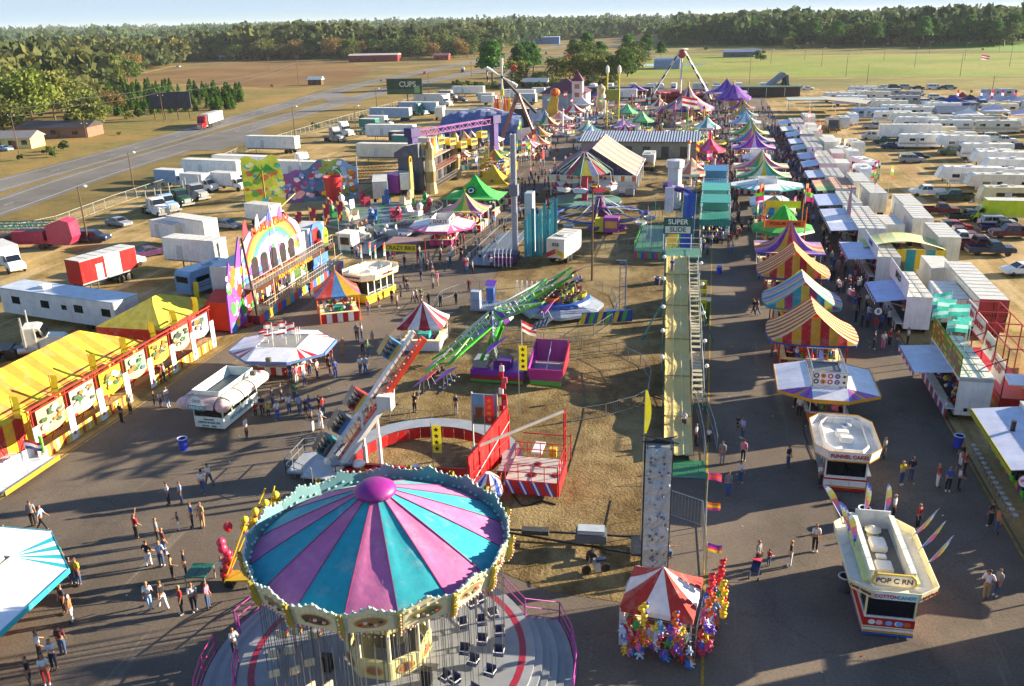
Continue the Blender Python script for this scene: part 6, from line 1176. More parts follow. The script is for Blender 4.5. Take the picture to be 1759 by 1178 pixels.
for(x0,y0,x1,y1)in((5.9,-2,9.3,-2),(9.3,-2,9.3,1.2),(5.9,1.2,9.3,1.2)):
 for z in(1.9,2.4):b.bar((x0,y0,z),(x1,y1,z),.035,'b81820')
 for t in(0,.25,.5,.75,1):b.bar((x0+(x1-x0)*t,y0+(y1-y0)*t,1.3),(x0+(x1-x0)*t,y0+(y1-y0)*t,2.4),.035,'b81820')
for y in(.6,1.2):b.bar((9.3,y,1.3),(9.3,y,5.0),.06,'b81820').bar((9.3,.6,2.5+y*2),(9.3,1.2,2.5+y*2),.04,'b81820')
for k in range(5):b.bar((9.3,.6,2.6+k*.5),(9.3,1.2,2.9+k*.5),.025,'b81820')
b.bar((5.9,3.6,1.9),(9.3,3.6,1.9),.05,'a01820').bar((5.9,1.2,1.3),(5.9,3.6,1.3),.05,'a01820').bar((9.3,1.2,1.3),(9.3,3.6,1.3),.05,'a01820').bar((9.3,3.6,0),(9.3,3.6,2.0),.05,'a01820');b.make('deck_rail',o)
B().bar((3.6,-1.5,3.0),(9.0,2.2,4.4),.11,'ccc4b4',8).make('boom',o);B().box(6.9,7.6,1.6,3.2,1.35,1.5,'d8d8e0').make('seat_board',o);B().box(8.0,8.5,2.2,2.6,0.9,1.5,'c8b028').make('yellow_box',o)
q=B();q.lathe([(.7,.3),(.95,.8),(.75,1.6),(.2,2.1)],'white',16,c=(5.0,-2.8),mf=lambda i,k:['c83038','e8e0e4','3050b0','e8e0e4'][i%4]);q.make('striped_bag',o)
# boom beam and wagons
bm0,bm1=Vector((-6.6,-1.4,.9)),Vector((-1.0,2.4,9.3));dv=(bm1-bm0).normalized();sidev=Vector((-dv.y,dv.x,0)).normalized();upv=dv.cross(sidev).normalized();upv=upv if upv.z>0 else-upv
b=B();hw=sidev*.28;q=[bm0-hw+upv*.35,bm0+hw+upv*.35,bm1+hw+upv*.35,bm1-hw+upv*.35];b.slab([tuple(v)for v in q],.16,'e2ded6');b.make('beam',o)
b=B();q=[bm0-hw*1.2-upv*.45,bm0+hw*1.2-upv*.45,bm1+hw*1.2-upv*.45,bm1-hw*1.2-upv*.45];b.slab([tuple(v)for v in q],.3,'d03818')
for i in range(22):p=bm0.lerp(bm1,(i+.5)/22);b.bar(p+hw*.9-upv*.12,p+hw*.9+dv*.25+upv*.33,.03,'d03020');b.bar(p-hw*.95-upv*.12,p-hw*.95+dv*.25+upv*.33,.03,'d03020');b.ball(p-hw-upv*.3,.09,'e87038' if i%2 else 'c02818',6,4)
b.make('beam_lattice',o)
b=B();c0,c1=bm0+Vector((.7,-.2,-.5)),bm0.lerp(bm1,.56)+Vector((.6,-.25,-.9));w_=Vector((.17,-.17,0));b.slab([tuple(c0-w_),tuple(c0+w_),tuple(c1+w_),tuple(c1-w_)],.3,'dcd8d2');b.cb(tuple(c1+Vector((0,0,.3))),(1.0,.8,1.0),'e0dcd6');b.make('arm_strut',o,bevel=.0)
for k,(xx,yy)in enumerate(((-4.4,-.2),(-3.6,.5))):B().bar((xx,yy,0),(xx,yy,1.9+k*.4),.17,'d0d0d4',10).bar((xx,yy,1.8),(xx,yy,4.3+k*.6),.11,'e0e0e4',10).make('lifting_post',o)
def wagon(t,off,cols,tilt=0):
 p=bm0.lerp(bm1,t)-sidev*off*0+Vector((-off*.75,off*.25,.2));T=Matrix.Translation(p)@Matrix.Rotation(math.atan2(dv.y,dv.x),4,'Z')@Matrix.Rotation(-math.asin(dv.z)+tilt,4,'Y')@Matrix.Scale(.78,4)
 b=B(T);b.box(-.85,.85,-.6,.6,-.5,.1,cols[0]);b.box(-.86,.86,-.62,-.605,-.3,0,cols[1]);b.box(.7,.85,-.6,.6,.11,.75,cols[0]);b.box(-.85,-.7,-.6,.6,.11,.6,cols[0]);b.box(-.5,.5,-.625,-.61,-.42,.02,cols[1]);b.add([(-.9,-.55,.9),(.9,-.55,1.05),(.9,.55,1.05),(-.9,.55,.9)],[(0,1,2,3)],cols[2]);w=b.make('wagon',o)
 s=B(T)
 for i in range(3):s.box(-.5+i*.42,-.4+i*.42,-.5,.5,.1,.62,'black');s.bar((-.3+i*.42,-.5,.5),(-.3+i*.42,.5,.5),.035,'silver.m')
 s.make('seat_bars',w);return T
for t,c in((.1,('1f7a88','5a3020','303438')),(.27,('4a5560','2a6ab0','3a4248')),(.45,('b82820','e0c040','585f66')),(.84,('3878a8','e0b030','b89040'))):wagon(t,1.15,c)
B().box(-9.4,-6.9,-2.2,.8,.35,.5,'9aa0a8').box(-8.0,-5.8,-2.9,-.4,.5,.62,'b4b8bc').make('loading_deck',o);b=B()
for(x0,y0,x1,y1)in((-9.4,-2.2,-9.4,.8),(-9.4,.8,-7.2,1.6),(-9.4,-2.2,-7,-3.2)):
 for z in(1.0,1.5):b.bar((x0,y0,z),(x1,y1,z),.03,'silver.m')
 for t in(0,.33,.66,1):b.bar((x0+(x1-x0)*t,y0+(y1-y0)*t,.3),(x0+(x1-x0)*t,y0+(y1-y0)*t,1.5),.03,'silver.m')
b.make('loading_rail',o)
T_=Matrix.Translation((3.4,3.0,0));b=B(T_);b.box(-.9,.8,-.05,.05,2.6,4.9,'8090a0');b.box(-.98,-.9,-.08,.08,0,5.0,'b0b0b0');b.box(.8,.88,-.08,.08,0,5.0,'b0b0b0');b.make('scenery_board',o);b=B(T_)
for i,(a,c,z0,z1,m)in enumerate(((-.85,.75,2.7,3.3,'5a6a4a'),(-.7,.1,3.1,3.9,'7a4a30'),(-.2,.7,3.3,3.7,'b07850'),(-.85,.75,4.1,4.8,'6aa0c8'),(.0,.5,3.7,4.4,'e0c8b0'))):b.box(a,c,-.06-.004*i,-.052,z0,z1,m)
b.make('painted_scene',o)
b=B()
for i in range(14):b.box(4.55+.16*math.sin(i*1.9),4.85+.16*math.sin(i*1.9),3.0,3.15,1.2+i*.42,1.6+i*.42,['b81c20','e8d8d8','d03040','c85068'][i%4])
b.bar((4.6,3.1,0),(4.6,3.1,7.2),.06,'b81820');b.make('light_tower',o)
for fx,fy,z1,c,k in((-16.9,49.4,4.2,['e8d820.f'],'yellow'),(-13.9,51.9,5.4,['c01830.f'],'red'),(-13.3,60.2,6.0,['e8d820.f'],'yellow')):
 fo=thing('hanging_banner','%s upright banner with dark stars on a pole by the %s'%(k,('red ring platform','red side panel','glider ride')[(-13.9==fx)+2*(fy>60)]),'banner',(fx,fy,0));B().bar((0,0,0),(0,0,z1+.15),.03,'silver.m',6).make('pole',fo);q=B();q.grid(lambda u,v:(.05+.62*u,.05*math.sin(v*4),z1-2.0*v),3,6,c[0]);q.make('cloth',fo);q=B()
 for s in range(4):q.add([(.36+(.2 if k_%2==0 else.09)*math.cos(k_*PI/5+PI/2),-.07,z1-.3-s*.46+(.2 if k_%2==0 else.09)*math.sin(k_*PI/5+PI/2))for k_ in range(10)],[tuple(range(10))],'3a3018' if k=='yellow' else 'e8a020')
 q.make('star',fo)
flag(None,-13.4,62.0,4.4,7.4,['c02838.f','e8e6e2.f','c02838.f','e8e6e2.f'],(1.3,.9),-25,label='stars and stripes flag flying in front of the purple glider ride base')
# ---- purple and green glider ride
o=thing('glider_ride','purple and green glider ride with tilted radiating arms and delta kites','fair ride',(-15.5,67.6,0),lm='purple and green glider ride')
b=B();b.side([(-1.2,.4),(-1.2,1.2),(1.2,1.2),(1.2,.4)],-3.4,1.2,'8424a4');b.box(-3.4,1.2,-1.24,-1.205,.35,.75,'a81838');b.box(-3.4,1.2,-1.25,-1.21,.12,.38,'38a838');b.box(-1.5,0,-.6,.6,1.2,1.9,'4a1878');b.box(-3.2,-2.0,-.8,.8,1.21,1.9,'8a9098');b.make('power_trailer',o,bevel=.04)
b=B(Matrix.Translation((3.1,.2,0)));b.slab([(-1.3,-1.3,.5),(1.3,-1.3,.5),(1.5,-1.6,1.7),(-1.5,-1.6,1.7)],.1,'b02890');b.slab([(-1.5,1.6,1.2),(1.5,1.6,1.2),(1.4,1.9,3.1),(-1.4,1.9,3.1)],.1,'9a2088');b.box(-1.4,1.4,-1.3,1.6,.95,1.05,'9a8ab0');b.slab([(-1.45,-1.4,1.05),(-1.45,1.7,1.05),(-1.45,1.9,2.9),(-1.5,-1.5,1.7)],.1,'a0249a');b.slab([(1.4,-1.4,1.05),(1.4,1.7,1.05),(1.45,1.9,2.9),(1.45,-1.5,1.7)],.1,'b01838');b.box(-1.3,1.3,-1.42,-1.36,.2,.6,'48b038');b.bar((0,-1.4,1.1),(0,1.9,3.0),.05,'c8c0d8');b.make('scenery_trailer',o)
hub=G(858,548,6.2)-Vector((-15.5,67.6,0));base=Vector((-2.6,-.2,1.0));b=B()
for s in(-.35,.35):b.bar(base+Vector((s,0,0)),hub+Vector((s*.7,0,-.6)),.2,'2e9a1e',6,.14)
for i in range(6):p=base.lerp(hub,i/6);q_=base.lerp(hub,(i+1)/6);b.bar(p+Vector((.35,0,0)),q_+Vector((-.3,0,-.2)),.05,'58c838')
b.bar((-1.2,0,1.0),base.lerp(hub,.6),.12,'1c6a18',6);b.make('boom',o)
axis=Vector((-.555,.02,.83)).normalized();e1=Vector((0,0,1)).cross(axis).normalized();e2=axis.cross(e1).normalized()
b=B(Matrix.Translation(hub)@axis.to_track_quat('Z','Y').to_matrix().to_4x4());b.lathe([(.02,-.6),(1.1,-.5),(1.2,.2),(.7,.5),(.02,.9)],'7a28a8',12,mf=lambda i,q:'7a28a8' if i%2 else '40b028');b.make('hub',o)
kc=[('8a30b8','60c830','d02858'),('c83898','58b830','7828a0'),('7828a0','e02848','70c838')]
for i in range(10):
 a=2*PI*i/10+.25;rad_=(e1*math.cos(a)+e2*math.sin(a));tan_=axis.cross(rad_);r1=7.4;tip=hub+rad_*r1;b=B()
 b.bar(hub+rad_*.8+tan_*.35,tip+tan_*.12,.1,'38b024',4);b.bar(hub+rad_*.8-tan_*.35,tip-tan_*.12,.1,'2a8c1c',4);b.bar(hub+rad_*.8+axis*.9,tip,.07,('c8c8d8','b0e090')[i%2],4)
 for k in range(7):p=hub+rad_*(1.2+k*.85);b.bar(p+tan_*.28,p-tan_*.28+rad_*.5,.04,'68d048');b.bar(p,p+axis*(.8-.1*k),.035,'d8e8d0')
 b.slab([tuple(hub+rad_*1.5+tan_*.25+axis*.1),tuple(hub+rad_*3.4+tan_*.2+axis*.1),tuple(hub+rad_*3.2-tan_*.25+axis*.12),tuple(hub+rad_*1.6-tan_*.3+axis*.12)],.04,'7a40c0');b.make('sweep_arm',o)
 d=Vector((0,0,-1));c=kc[i%3];g=tip+d*.5;k=B();nose=g+tan_*1.3;wl,wr,tl=g+rad_*1.25-tan_*.7-Vector((0,0,.15)),g-rad_*1.25-tan_*.7-Vector((0,0,.15)),g-tan_*.35+Vector((0,0,.18))
 k.slab([tuple(nose),tuple(wl),tuple(tl)],.03,c[0]);k.slab([tuple(nose),tuple(tl),tuple(wr)],.03,c[1]);k.slab([tuple(nose-Vector((0,0,.03))),tuple(g+rad_*.5-tan_*.6),tuple(g-rad_*.5-tan_*.6)],.03,c[2]);kt=k.make('delta_kite',o)
 s=B();bas=g+d*1.1
 for u in(-.9,-.3,.3,.9):s.bar(bas+rad_*u+tan_*.55,bas+rad_*u-tan_*.7,.05,'50545c');s.bar(bas+rad_*u+tan_*.3,g+rad_*u*.5,.03,'808890');s.bar(bas+rad_*u-tan_*.5+Vector((0,0,-.1)),bas+rad_*u-tan_*.1+Vector((0,0,.35)),.11,('2a2c34','384a68','6a3038','303430')[i%4],6)
 s.bar(bas-rad_*.95,bas+rad_*.95,.06,'2c3034').bar(bas-rad_*.95-tan_*.6,bas+rad_*.95-tan_*.6,.06,'404448');s.make('rider_cage',kt)
 # ---- grey octagonal platform spinning ride with striped fence panel
o=thing('platform_ride','spinning tub ride on a grey sloping octagonal platform with striped yellow, green and blue panel','fair ride',(-14.6,86.6,0),lm='grey platform tub ride')
b=B();b.lathe([(4.7,.5),(4.7,.8),(3.3,1.3),(3.2,1.5),(.02,1.6)],'7a8494',8,a0=.2,mf=lambda i,q:('7a8698','8a94a4')[i%2]);b.lathe([(3.4,1.32),(3.25,1.62),(2.6,1.62)],'2a5ab0',24,cap=False);b.make('platform',o)
for i in range(7):
 a=i*2*PI/7;t=B(Matrix.Translation((2.1*math.cos(a),2.1*math.sin(a),1.62))@Matrix.Rotation(a,4,'Z'));t.lathe([(.55,0),(.8,.25),(.85,.6),(.78,.6),(.7,.3),(.02,.28)],('c8b828','d06020','505a28','303438')[i%4],12);t.box(-.8,-.6,-.5,.5,.3,1.2,('98a828','2a2c30')[i%2]);t.ball((0,.15,.8),.16,'3a2820',6,4).ball((-.1,-.25,.8),.16,'b08068',6,4);t.make('tub_car',o)
b=B();b.T=Matrix.Rotation(.35,4,'Z')
for i in range(12):x=1.2+i*.42;b.add([(x,-4.9,.15),(x+.42,-4.9,.15),(x+.72,-4.9,1.25),(x+.3,-4.9,1.25)],[(0,1,2,3)],['d8c820','3a2890','48b038','2858a8'][i%4])
b.box(1.4,6.6,-4.88,-4.8,.1,1.3,'2050a0');b.make('striped_panel',o)
b=B();b.box(5.0,7.2,-1.5,0,.3,.5,'2858a8');b.bar((7.0,-.8,.5),(7.0,-.8,6.0),.07,'3068a0').bar((6.4,-.8,.5),(6.4,-.8,6.0),.05,'3068a0')
for i in range(10):b.bar((6.4,-.8,.7+i*.55),(7.0,-.8,.95+i*.55),.03,'6090b8')
b.bar((7.0,-.8,6.0),(6.0,-.8,6.0),.05,'98a8b8');b.make('light_mast',o)
b=B(Matrix.Translation((-7.6,-.6,0)));b.box(-1.6,1.6,-1.6,1.6,.35,.55,'8a94a0');b.box(-1.5,-.5,-1.5,-.7,.55,2.4,'98a8c0');b.box(-.3,.5,.6,1.4,.55,2.2,'2858a8');b.slab([(-.4,.5,2.5),(.7,.5,2.5),(.7,1.6,2.8),(-.4,1.6,2.8)],.05,'6a3ab0')
for(x0,y0,x1,y1)in((-1.6,-1.6,1.6,-1.6),(-1.6,-1.6,-1.6,1.6),(-1.6,1.6,1.6,1.6)):
 b.bar((x0,y0,1.5),(x1,y1,1.5),.03,'5088b8')
 for t in range(6):b.bar((x0+(x1-x0)*t/5,y0+(y1-y0)*t/5,.5),(x0+(x1-x0)*t/5,y0+(y1-y0)*t/5,1.5),.025,'b0b8c0')
b.slab([(1.6,-1.2,.5),(5.0,-.6,1.1),(5.0,1.2,1.1),(1.6,1.2,.5)],.08,'505a68');b.make('control_station',o)
for i in range(5):B(Matrix.Translation((-5+i*.55,2.6,0))).path([(0,-.5+.5*math.cos(PI*k/6)*-1,1.2+1.4*math.sin(PI*k/6))for k in range(7)],.04,'c8ccd4').make('shoulder_restraint',o)
# ---------------------------------------------------------------- left row: sideshow tents, banner line, funhouses
def sideshow_tent(label,x0,x1,y0,y1,xr,ze,zr,cols,curtain,lm):
 o=thing('sideshow_tent',label,'tent',((x0+x1)/2,(y0+y1)/2,0),lm=lm);cx,cy=(x0+x1)/2,(y0+y1)/2;b=B();n=max(6,int((y1-y0)/.95));xr-=cx
 hip=4.0
 def roof(s):
  def fn(u,v):
   y=y0-cy+(y1-y0)*v;xe=(x1 if s>0 else x0)-cx;r=min(1,max(0,min(y-(y0-cy),(y1-cy)-y)/hip));zt=ze+(zr-ze)*r;xt=xe+(xr-xe)*(r if r<1 else 1)
   sag=.12*math.sin(PI*u)*(1 if r>.9 else.5);return(xe+(xt-xe)*u,y,ze+(zt-ze)*u-sag)
  return fn
 for s in(-1,1):b.grid(roof(s),5,n,lambda i,j:cols[j%len(cols)])
 # hip ends
 for s in(-1,1):
  ye=(y0 if s<0 else y1)-cy;yr=ye-s*hip;k=8
  for i in range(k):
   xa,xb=x0-cx+(x1-x0)*i/k,x0-cx+(x1-x0)*(i+1)/k
   b.add([(xa,ye-s*.01,ze),(xb,ye-s*.01,ze),(xr,yr,zr)],[(0,1,2)],cols[i%len(cols)])
 b.make('roof_cloth',o);c=B()
 for(a,d)in(((x0,y0),(x1,y0)),((x1,y0),(x1,y1)),((x1,y1),(x0,y1)),((x0,y1),(x0,y0))):
  L=math.dist(a,d);k=int(L/.9)
  for i in range(k):
   p=(a[0]+(d[0]-a[0])*i/k-cx,a[1]+(d[1]-a[1])*i/k-cy);q=(a[0]+(d[0]-a[0])*(i+1)/k-cx,a[1]+(d[1]-a[1])*(i+1)/k-cy);c.poly([(p[0],p[1],.02),(q[0],q[1],.02),(q[0],q[1],ze),(p[0],p[1],ze)],curtain[i%len(curtain)])
 c.make('curtain',o);r=B()
 for yy in(y0+hip*.2,(y0+y1)/2,y1-hip*.2):r.bar((x1-cx,yy-cy,ze),(x1-cx+1.6,yy-cy,0),.02,'b09060')
 r.make('guy_rope',o);return o
sideshow_tent('long yellow and orange striped sideshow tent behind the banner line',-56.5,-48.2,45.2,64.8,-52,2.6,4.9,['f0d428.f','e08c20.f'],['yellow.f','b82418.f'],'long yellow striped tent')
sideshow_tent('plain yellow canvas tent at the far end of the banner line',-55.5,-48.6,67.2,76.6,-52,2.8,4.6,['d8c838.f','d0c030.f'],['b83018.f','b83018.f'],'plain yellow tent')
for i,(x,y)in enumerate(((-47.9,48),(-47.9,52),(-47.9,56.5),(-47.9,60.5),(-47.9,64.5),(-48,68),(-48.2,72),(-51,76.8))):
 fo=thing('yellow_banner','','banner',(x,y,0),group='yellow upright banners along the sideshow tents',auto='narrow yellow upright banner');B().bar((0,0,0),(0,0,4.6),.03,'a02018').make('pole',fo);q=B();q.grid(lambda u,v:(.05+.6*u,.07*math.sin(v*5+i),4.6-1.7*v),3,6,'d0bc20.f');q.make('cloth',fo)
o=thing('banner_line','red framed sideshow banner line with painted banners, white boards and striped low skirt','banner line',(-45.6,47.2,0),lm='sideshow banner line');ys=[0,3.5,6.9,10.2,13.5,16.8,20.1,23.4];fr=B()
for i,y in enumerate(ys):fr.bar((-.1,y,0),(-.1,y,4.1),.07,'a82418',6).bar((-.1,y,3.6),(-2.0,y,.0),.04,'a82418')
fr.bar((-.1,-.4,4.1),(-.1,23.8,4.1),.08,'b02818').bar((-.1,-.4,3.8),(-.1,23.8,3.8),.04,'b02818');fr.make('frame',o)
for i,y in enumerate(ys):B().box(.05,.13,y-.32,y+.32,.1,2.75,'e8e8e4').make('white_board',o,bevel=.01);q=B();q.box(.13,.138,y-.12,y+.14,.5,.8,'b05030').box(.13,.138,y-.08,y+.1,1.9,2.05,'c88868');q.make('board_painting',o)
bc=[('c8b888','7a8a60','a0a8b0'),('b8b8a0','507a58','8898b0'),('d8c020','c8a818','a89020'),('98a890','5a9068','4a6880'),('d8c840','80a058','484840'),('a8b098','789070','3a3a40'),('9ab0c8','c8d0d8','6888a8')]
for i in range(7):
 y0,y1=ys[i]+.35,ys[i+1]-.35;q=B();q.grid(lambda u,v:(.0+.12*math.sin(PI*u)*v,y0+(y1-y0)*u,3.75-(1.75+.25*math.sin(PI*u))*v),8,5,bc[i][0]+'.f');bo=q.make('painted_banner',o);q=B();r=random.Random(i)
 for k in range(16):u,v=r.uniform(.1,.85),r.uniform(.12,.75);yy,zz=y0+(y1-y0)*u,3.75-1.8*v;s=r.uniform(.12,.4);q.add([(.16+.002*k,yy+s*math.cos(t*PI/4),zz+s*.6*math.sin(t*PI/4))for t in range(8)],[tuple(range(8))],r.choice([bc[i][1],bc[i][2],'c86a30','e0d8c0','3a5a40']))
 q.make('banner_picture',bo)
k=0
for i in range(7):
 if i==3:continue
 sk=B()
 for j in range(9):y=ys[i]+.3+j*.33;sk.box(.0,.04,y,y+.33,.08,.95,'e8c020.f' if j%2 else('c84018.f' if j%4 else 'f0e0a0.f'))
 sk.make('striped_skirt',o)
o=thing('ticket_wagon','orange and red painted ticket hut with dark doorway at the end of the banner line','hut',(-46.4,74.6,0),lm='orange ticket hut');b=B();b.side([(0,.3),(0,3.2),(2.0,4.0),(4.4,3.2),(4.4,.3)],-2.0,.4,'d83818');b.make('body',o);q=B();r=random.Random(12)
for i in range(26):y,z=r.uniform(.2,3.9),r.uniform(.5,2.8);q.box(.402,.408+.0005*i,y,y+r.uniform(.2,.6),z,z+r.uniform(.15,.4),r.choice(['f0b030','f8e8d8','e86028','f0d8c0','b81810']))
q.make('painted_front',o);B().box(.4,.43,1.7,2.6,.35,2.5,'301010').make('doorway',o);B().box(.45,1.4,1.6,2.7,.25,.35,'b02018').bar((1.4,1.6,.3),(1.4,1.6,1.2),.03,'b02018').bar((1.4,2.7,.3),(1.4,2.7,1.2),.03,'b02018').bar((.45,1.6,1.2),(1.4,1.6,1.2),.03,'b02018').make('porch',o)
flag(None,-45.2,45.6,0,2.6,['c02838.f','e8e6e2.f','3a4a88.f'],(1.2,.7),10,label='small stars and stripes flag at the near end of the banner line')
# ---- rainbow funhouse
def funhouse():
 o=thing('funhouse','tall rainbow painted two storey walk through funhouse with arched windows and balcony','funhouse',(-46.2,77.6,0),lm='rainbow funhouse')
 B().box(-3.2,-.3,.2,22,.5,6.0,'c8c8cc').make('trailer_body',o);B().box(-.3,1.8,0,22,.9,1.0,'5a5450').make('walkway',o);B().box(-.3,1.6,0,20,3.7,3.82,'6a645c').make('balcony',o)
 # facade with rainbow arch above
 n=26;pts=[]
 for i in range(n+1):t=i/n;pts.append((1.0+14.2*t,6.1+3.7*math.sin(PI*t)**.55+.25*math.sin(t*14)))
 b=B();b.side([(1.0,3.83)]+pts+[(15.2,3.83)],-.28,-.12,'b8a8d0');b.make('facade',o);bands=['e03848','f07828','f8d838','f8e860','58c048','3a98d0','6878d0']
 q=B();yc,zc=8.1,4.6
 for k,m in enumerate(bands):
  r0,r1=4.95-k*.28,4.67-k*.28
  for i in range(24):a0,a1=PI*(.02+.96*i/24),PI*(.02+.96*(i+1)/24);q.add([(-.1,yc+r*1.32*math.cos(a),zc+r*math.sin(a)*.98)for r,a in((r0,a0),(r0,a1),(r1,a1),(r1,a0))],[(0,1,2,3)],m)
 q.make('rainbow',o)
 q=B();r=random.Random(6)
 for i in range(90):
  y,z=r.uniform(1.4,14.6),r.uniform(4.0,6.4);s=r.uniform(.15,.5);q.add([(-.095+.0006*i,y+s*math.cos(t*PI/3),z+s*math.sin(t*PI/3))for t in range(6)],[tuple(range(6))],r.choice(['f0e0f0','d868b8','8858c8','4888d8','f8c8d8','e8e4f0','f0a040','58b858']))
 q.make('painted_clouds',o)
 text('MARDI GRAS',1.15,(-.02,8.1,8.75),(PI/2,0,PI/2),'e85828',o,sx=1.3)
 for i in range(5):
  y=3.0+2.15*i;q=B();q.add([(-.03,y,3.9),(-.03,y+1.45,3.9),(-.03,y+1.45,5.6)]+[(-.03,y+.725+.725*math.cos(PI*t/6),5.6+.6*math.sin(PI*t/6))for t in range(1,6)]+[(-.03,y,5.6)],[tuple(range(9))],'2a2028');w=q.make('arched_window',o)
  q=B();q.lathe([(.5,0),(1.0,.1),(1.05,.5),(.95,.5),(.9,.15)],'e87818',12,cap=False);q.T=Matrix.Identity(4);bw=q.make('window_balcony',w);bw.location=(.0,y+.72,3.5);bw.scale=(.7,.95,.9)
 for i in range(6):
  y=1.2+2.9*i;B().box(-.29,-.25,y,y+1.7,1.1,3.2,['203a28','2a1c30','7a3818','1a2430','4a6a30','301c20'][i]).make('doorway',o)
 q=B();r=random.Random(16)
 for i in range(70):y,z=r.uniform(.2,20.5),r.uniform(1.0,3.4);q.box(-.25+.0006*i,-.245+.0006*i,y,y+r.uniform(.15,.6),z,z+r.uniform(.3,.9),r.choice(['d8d020','48a048','e06828','8848a8','3878c8','e8e0e0','b03038','504038']))
 q.make('painted_wall',o)
 q=B()
 for y0,y1,z,x in((0,20,3.82,1.6),(0,22,1.0,1.8)):
  for h in(.5,1.0):q.bar((x,y0,z+h),(x,y1,z+h),.03,'b8a898')
  k=int((y1-y0)/.6)
  for i in range(k+1):q.bar((x,y0+(y1-y0)*i/k,z),(x,y0+(y1-y0)*i/k,z+1.0),.018,'c8b8a0')
 for i in range(6):q.bar((1.7,i*4,0),(1.7,i*4,3.8),.06,'d0b890')
 q.make('railing',o)
 q=B()
 for i in range(20):q.box(1.61,1.68,0+i,1+i,3.3,3.8,'48240c')
 q.make('sign_strip',o);text('FUN * MIRRORS * LAUGHS',.62,(1.7,9.5,3.55),RIGHTF,'f0a028',o,sx=1.15)
 q=B()
 for i in range(22):q.box(1.81,1.86,i,i+1,.1,1.0,['e03828','3060c0','f0b020','50a0d0'][i%4])
 q.make('skirt',o);B().box(-.3,1.8,-.05,0,.1,1.0,'802028').make('end_skirt',o)
 # tall end panel and poles
 q=B();q.side([(-3.4,.2),(-3.2,4.0),(-2.2,7.2),(-1.3,5.6),(-.4,7.8),(.3,9.2),(.4,.2)],.3,.45,'8848b8');q.make('end_panel',o);q=B();r=random.Random(5)
 for i in range(46):y=r.uniform(-3.0,.1);z=r.uniform(.5,6.0);s=r.uniform(.2,.6);q.add([(.455+.0008*i,y+s*math.cos(t*PI/3),z+s*1.3*math.sin(t*PI/3))for t in range(6)],[tuple(range(6))],r.choice(['e8e4f0','e03828','f0c020','4888d8','48a048','e8e0e8','d84890','e87020']))
 q.make('painted_face',o);B().bar((1.7,0,0),(.6,.6,9.0),.12,'402020',6).make('mast',o)
 q=B();q.side([(17.5,1.0),(17.5,5.4),(18.6,6.4),(20.8,6.2),(22,5.0),(22,1.0)],-.28,-.12,'4878c8');q.box(-.11,-.06,18.0,19.8,3.9,5.8,'8a1820');q.ball((.2,19,4.2),.6,'d01828',10,6,.5);q.make('tower_panel',o)
 q=B();q.add([(.6+.001,20.2+.8*math.cos(t*PI/8),4.6+1.1*math.sin(t*PI/8))for t in range(16)],[tuple(range(16))],'b8d820');q.make('round_sign',o);text('FUN',.55,(.62,20.2,4.6),RIGHTF,'385818',o)
 st=[8.5,11.2]
 q=B()
 for k in range(4):q.slab([(-.1,2+k*2.6,8.6),(-.1,3.2+k*2.6,8.8),(-.1,2.9+k*2.6,10.4),(-.1,2.4+k*2.6,10.0)],.05,['e03848','e8e8f0','5060c0','e0509a'][k])
 q.bar((-.2,1.5,8),(-.2,15,10.8),.05,'e8c860').bar((.8,8,3.8),(0,8,11),.06,'f0e8f0');q.make('top_sign_panel',o)
 return o
funhouse()
for i in range(4):
 x,y=-49.5+i*.9,98+i*2.2;fo=thing('hanging_banner','','banner',(x,y,0),group='maroon banners behind the rainbow funhouse',auto='narrow maroon and yellow banner');B().bar((0,0,0),(0,0,7.6),.04,'grey').make('pole',fo);q=B();q.grid(lambda u,v:(.05+.9*u*(1-.4*v),.05*math.sin(v*5),7.5-2.6*v),3,6,lambda i_,j:'e8b030.f' if(i_+j)%5==0 else '6a1838.f');q.make('cloth',fo)
 # ---- mural backed round ride with the big red bucket
o=thing('carousel_ride','round flat ride with animal cars, tropical mural wall behind and giant red bucket','fair ride',(-50,128,0),lm='mural backed round ride')
b=B();b.lathe([(9.0,.6),(9.0,1.0),(3,1.25),(.02,1.25)],'6a7470',32,mf=lambda i,q:('6a7470','4a8a58','787f86','5c6468')[i%4]);b.lathe([(9.3,.2),(9.3,.7)],'8a9298',32,cap=False);b.make('platform',o)
for i in range(12):
 a=i*PI/6+.2;p=(6.8*math.cos(a),6.8*math.sin(a));q=B(Matrix.Translation((*p,1.1))@Matrix.Rotation(a+PI/2,4,'Z'));c=['8a1838','2a8a50','e0c8a0','3060a0','9a2040','e8e4dc'][i%6]
 q.side([(-1.1,.2),(-1.2,.9),(-.5,1.1),(-.2,.7),(.8,.8),(1.1,1.6),(1.2,.2)],-.55,.55,c);q.ball((0,-1.0,1.6),.5,c,8,6,1.3).ball((-.2,-1.4,1.8),.12,'white',6,4).ball((.2,-1.4,1.8),.12,'white',6,4);q.bar((0,-.9,1.9),(0,-1.3,2.5),.1,['e8d8a0','c03040','38a048'][i%3]);q.make('ride_car',o,bevel=0)
b=B(Matrix.Translation((-9.5,4.5,1.8))@Matrix.Scale(.84,4));b.lathe([(1.35,0),(1.85,4.6),(1.95,4.6),(1.95,4.8),(1.75,4.8),(1.7,4.3),(.02,4.2)],'b81c24',22);b.make('red_bucket',o,smooth=False);B(Matrix.Translation((-9.5,4.5,5.8))@Matrix.Scale(.84,4)).path([(1.8*math.cos(PI*k/8),0,1.5*math.sin(PI*k/8))for k in range(9)],.07,'4aa8b8',6).make('bucket_handle',o);text('PAILS',.7,(-7.95,4.5,4.0),(PI/2,0,PI/2),'e8e0e0',o,'lettering')
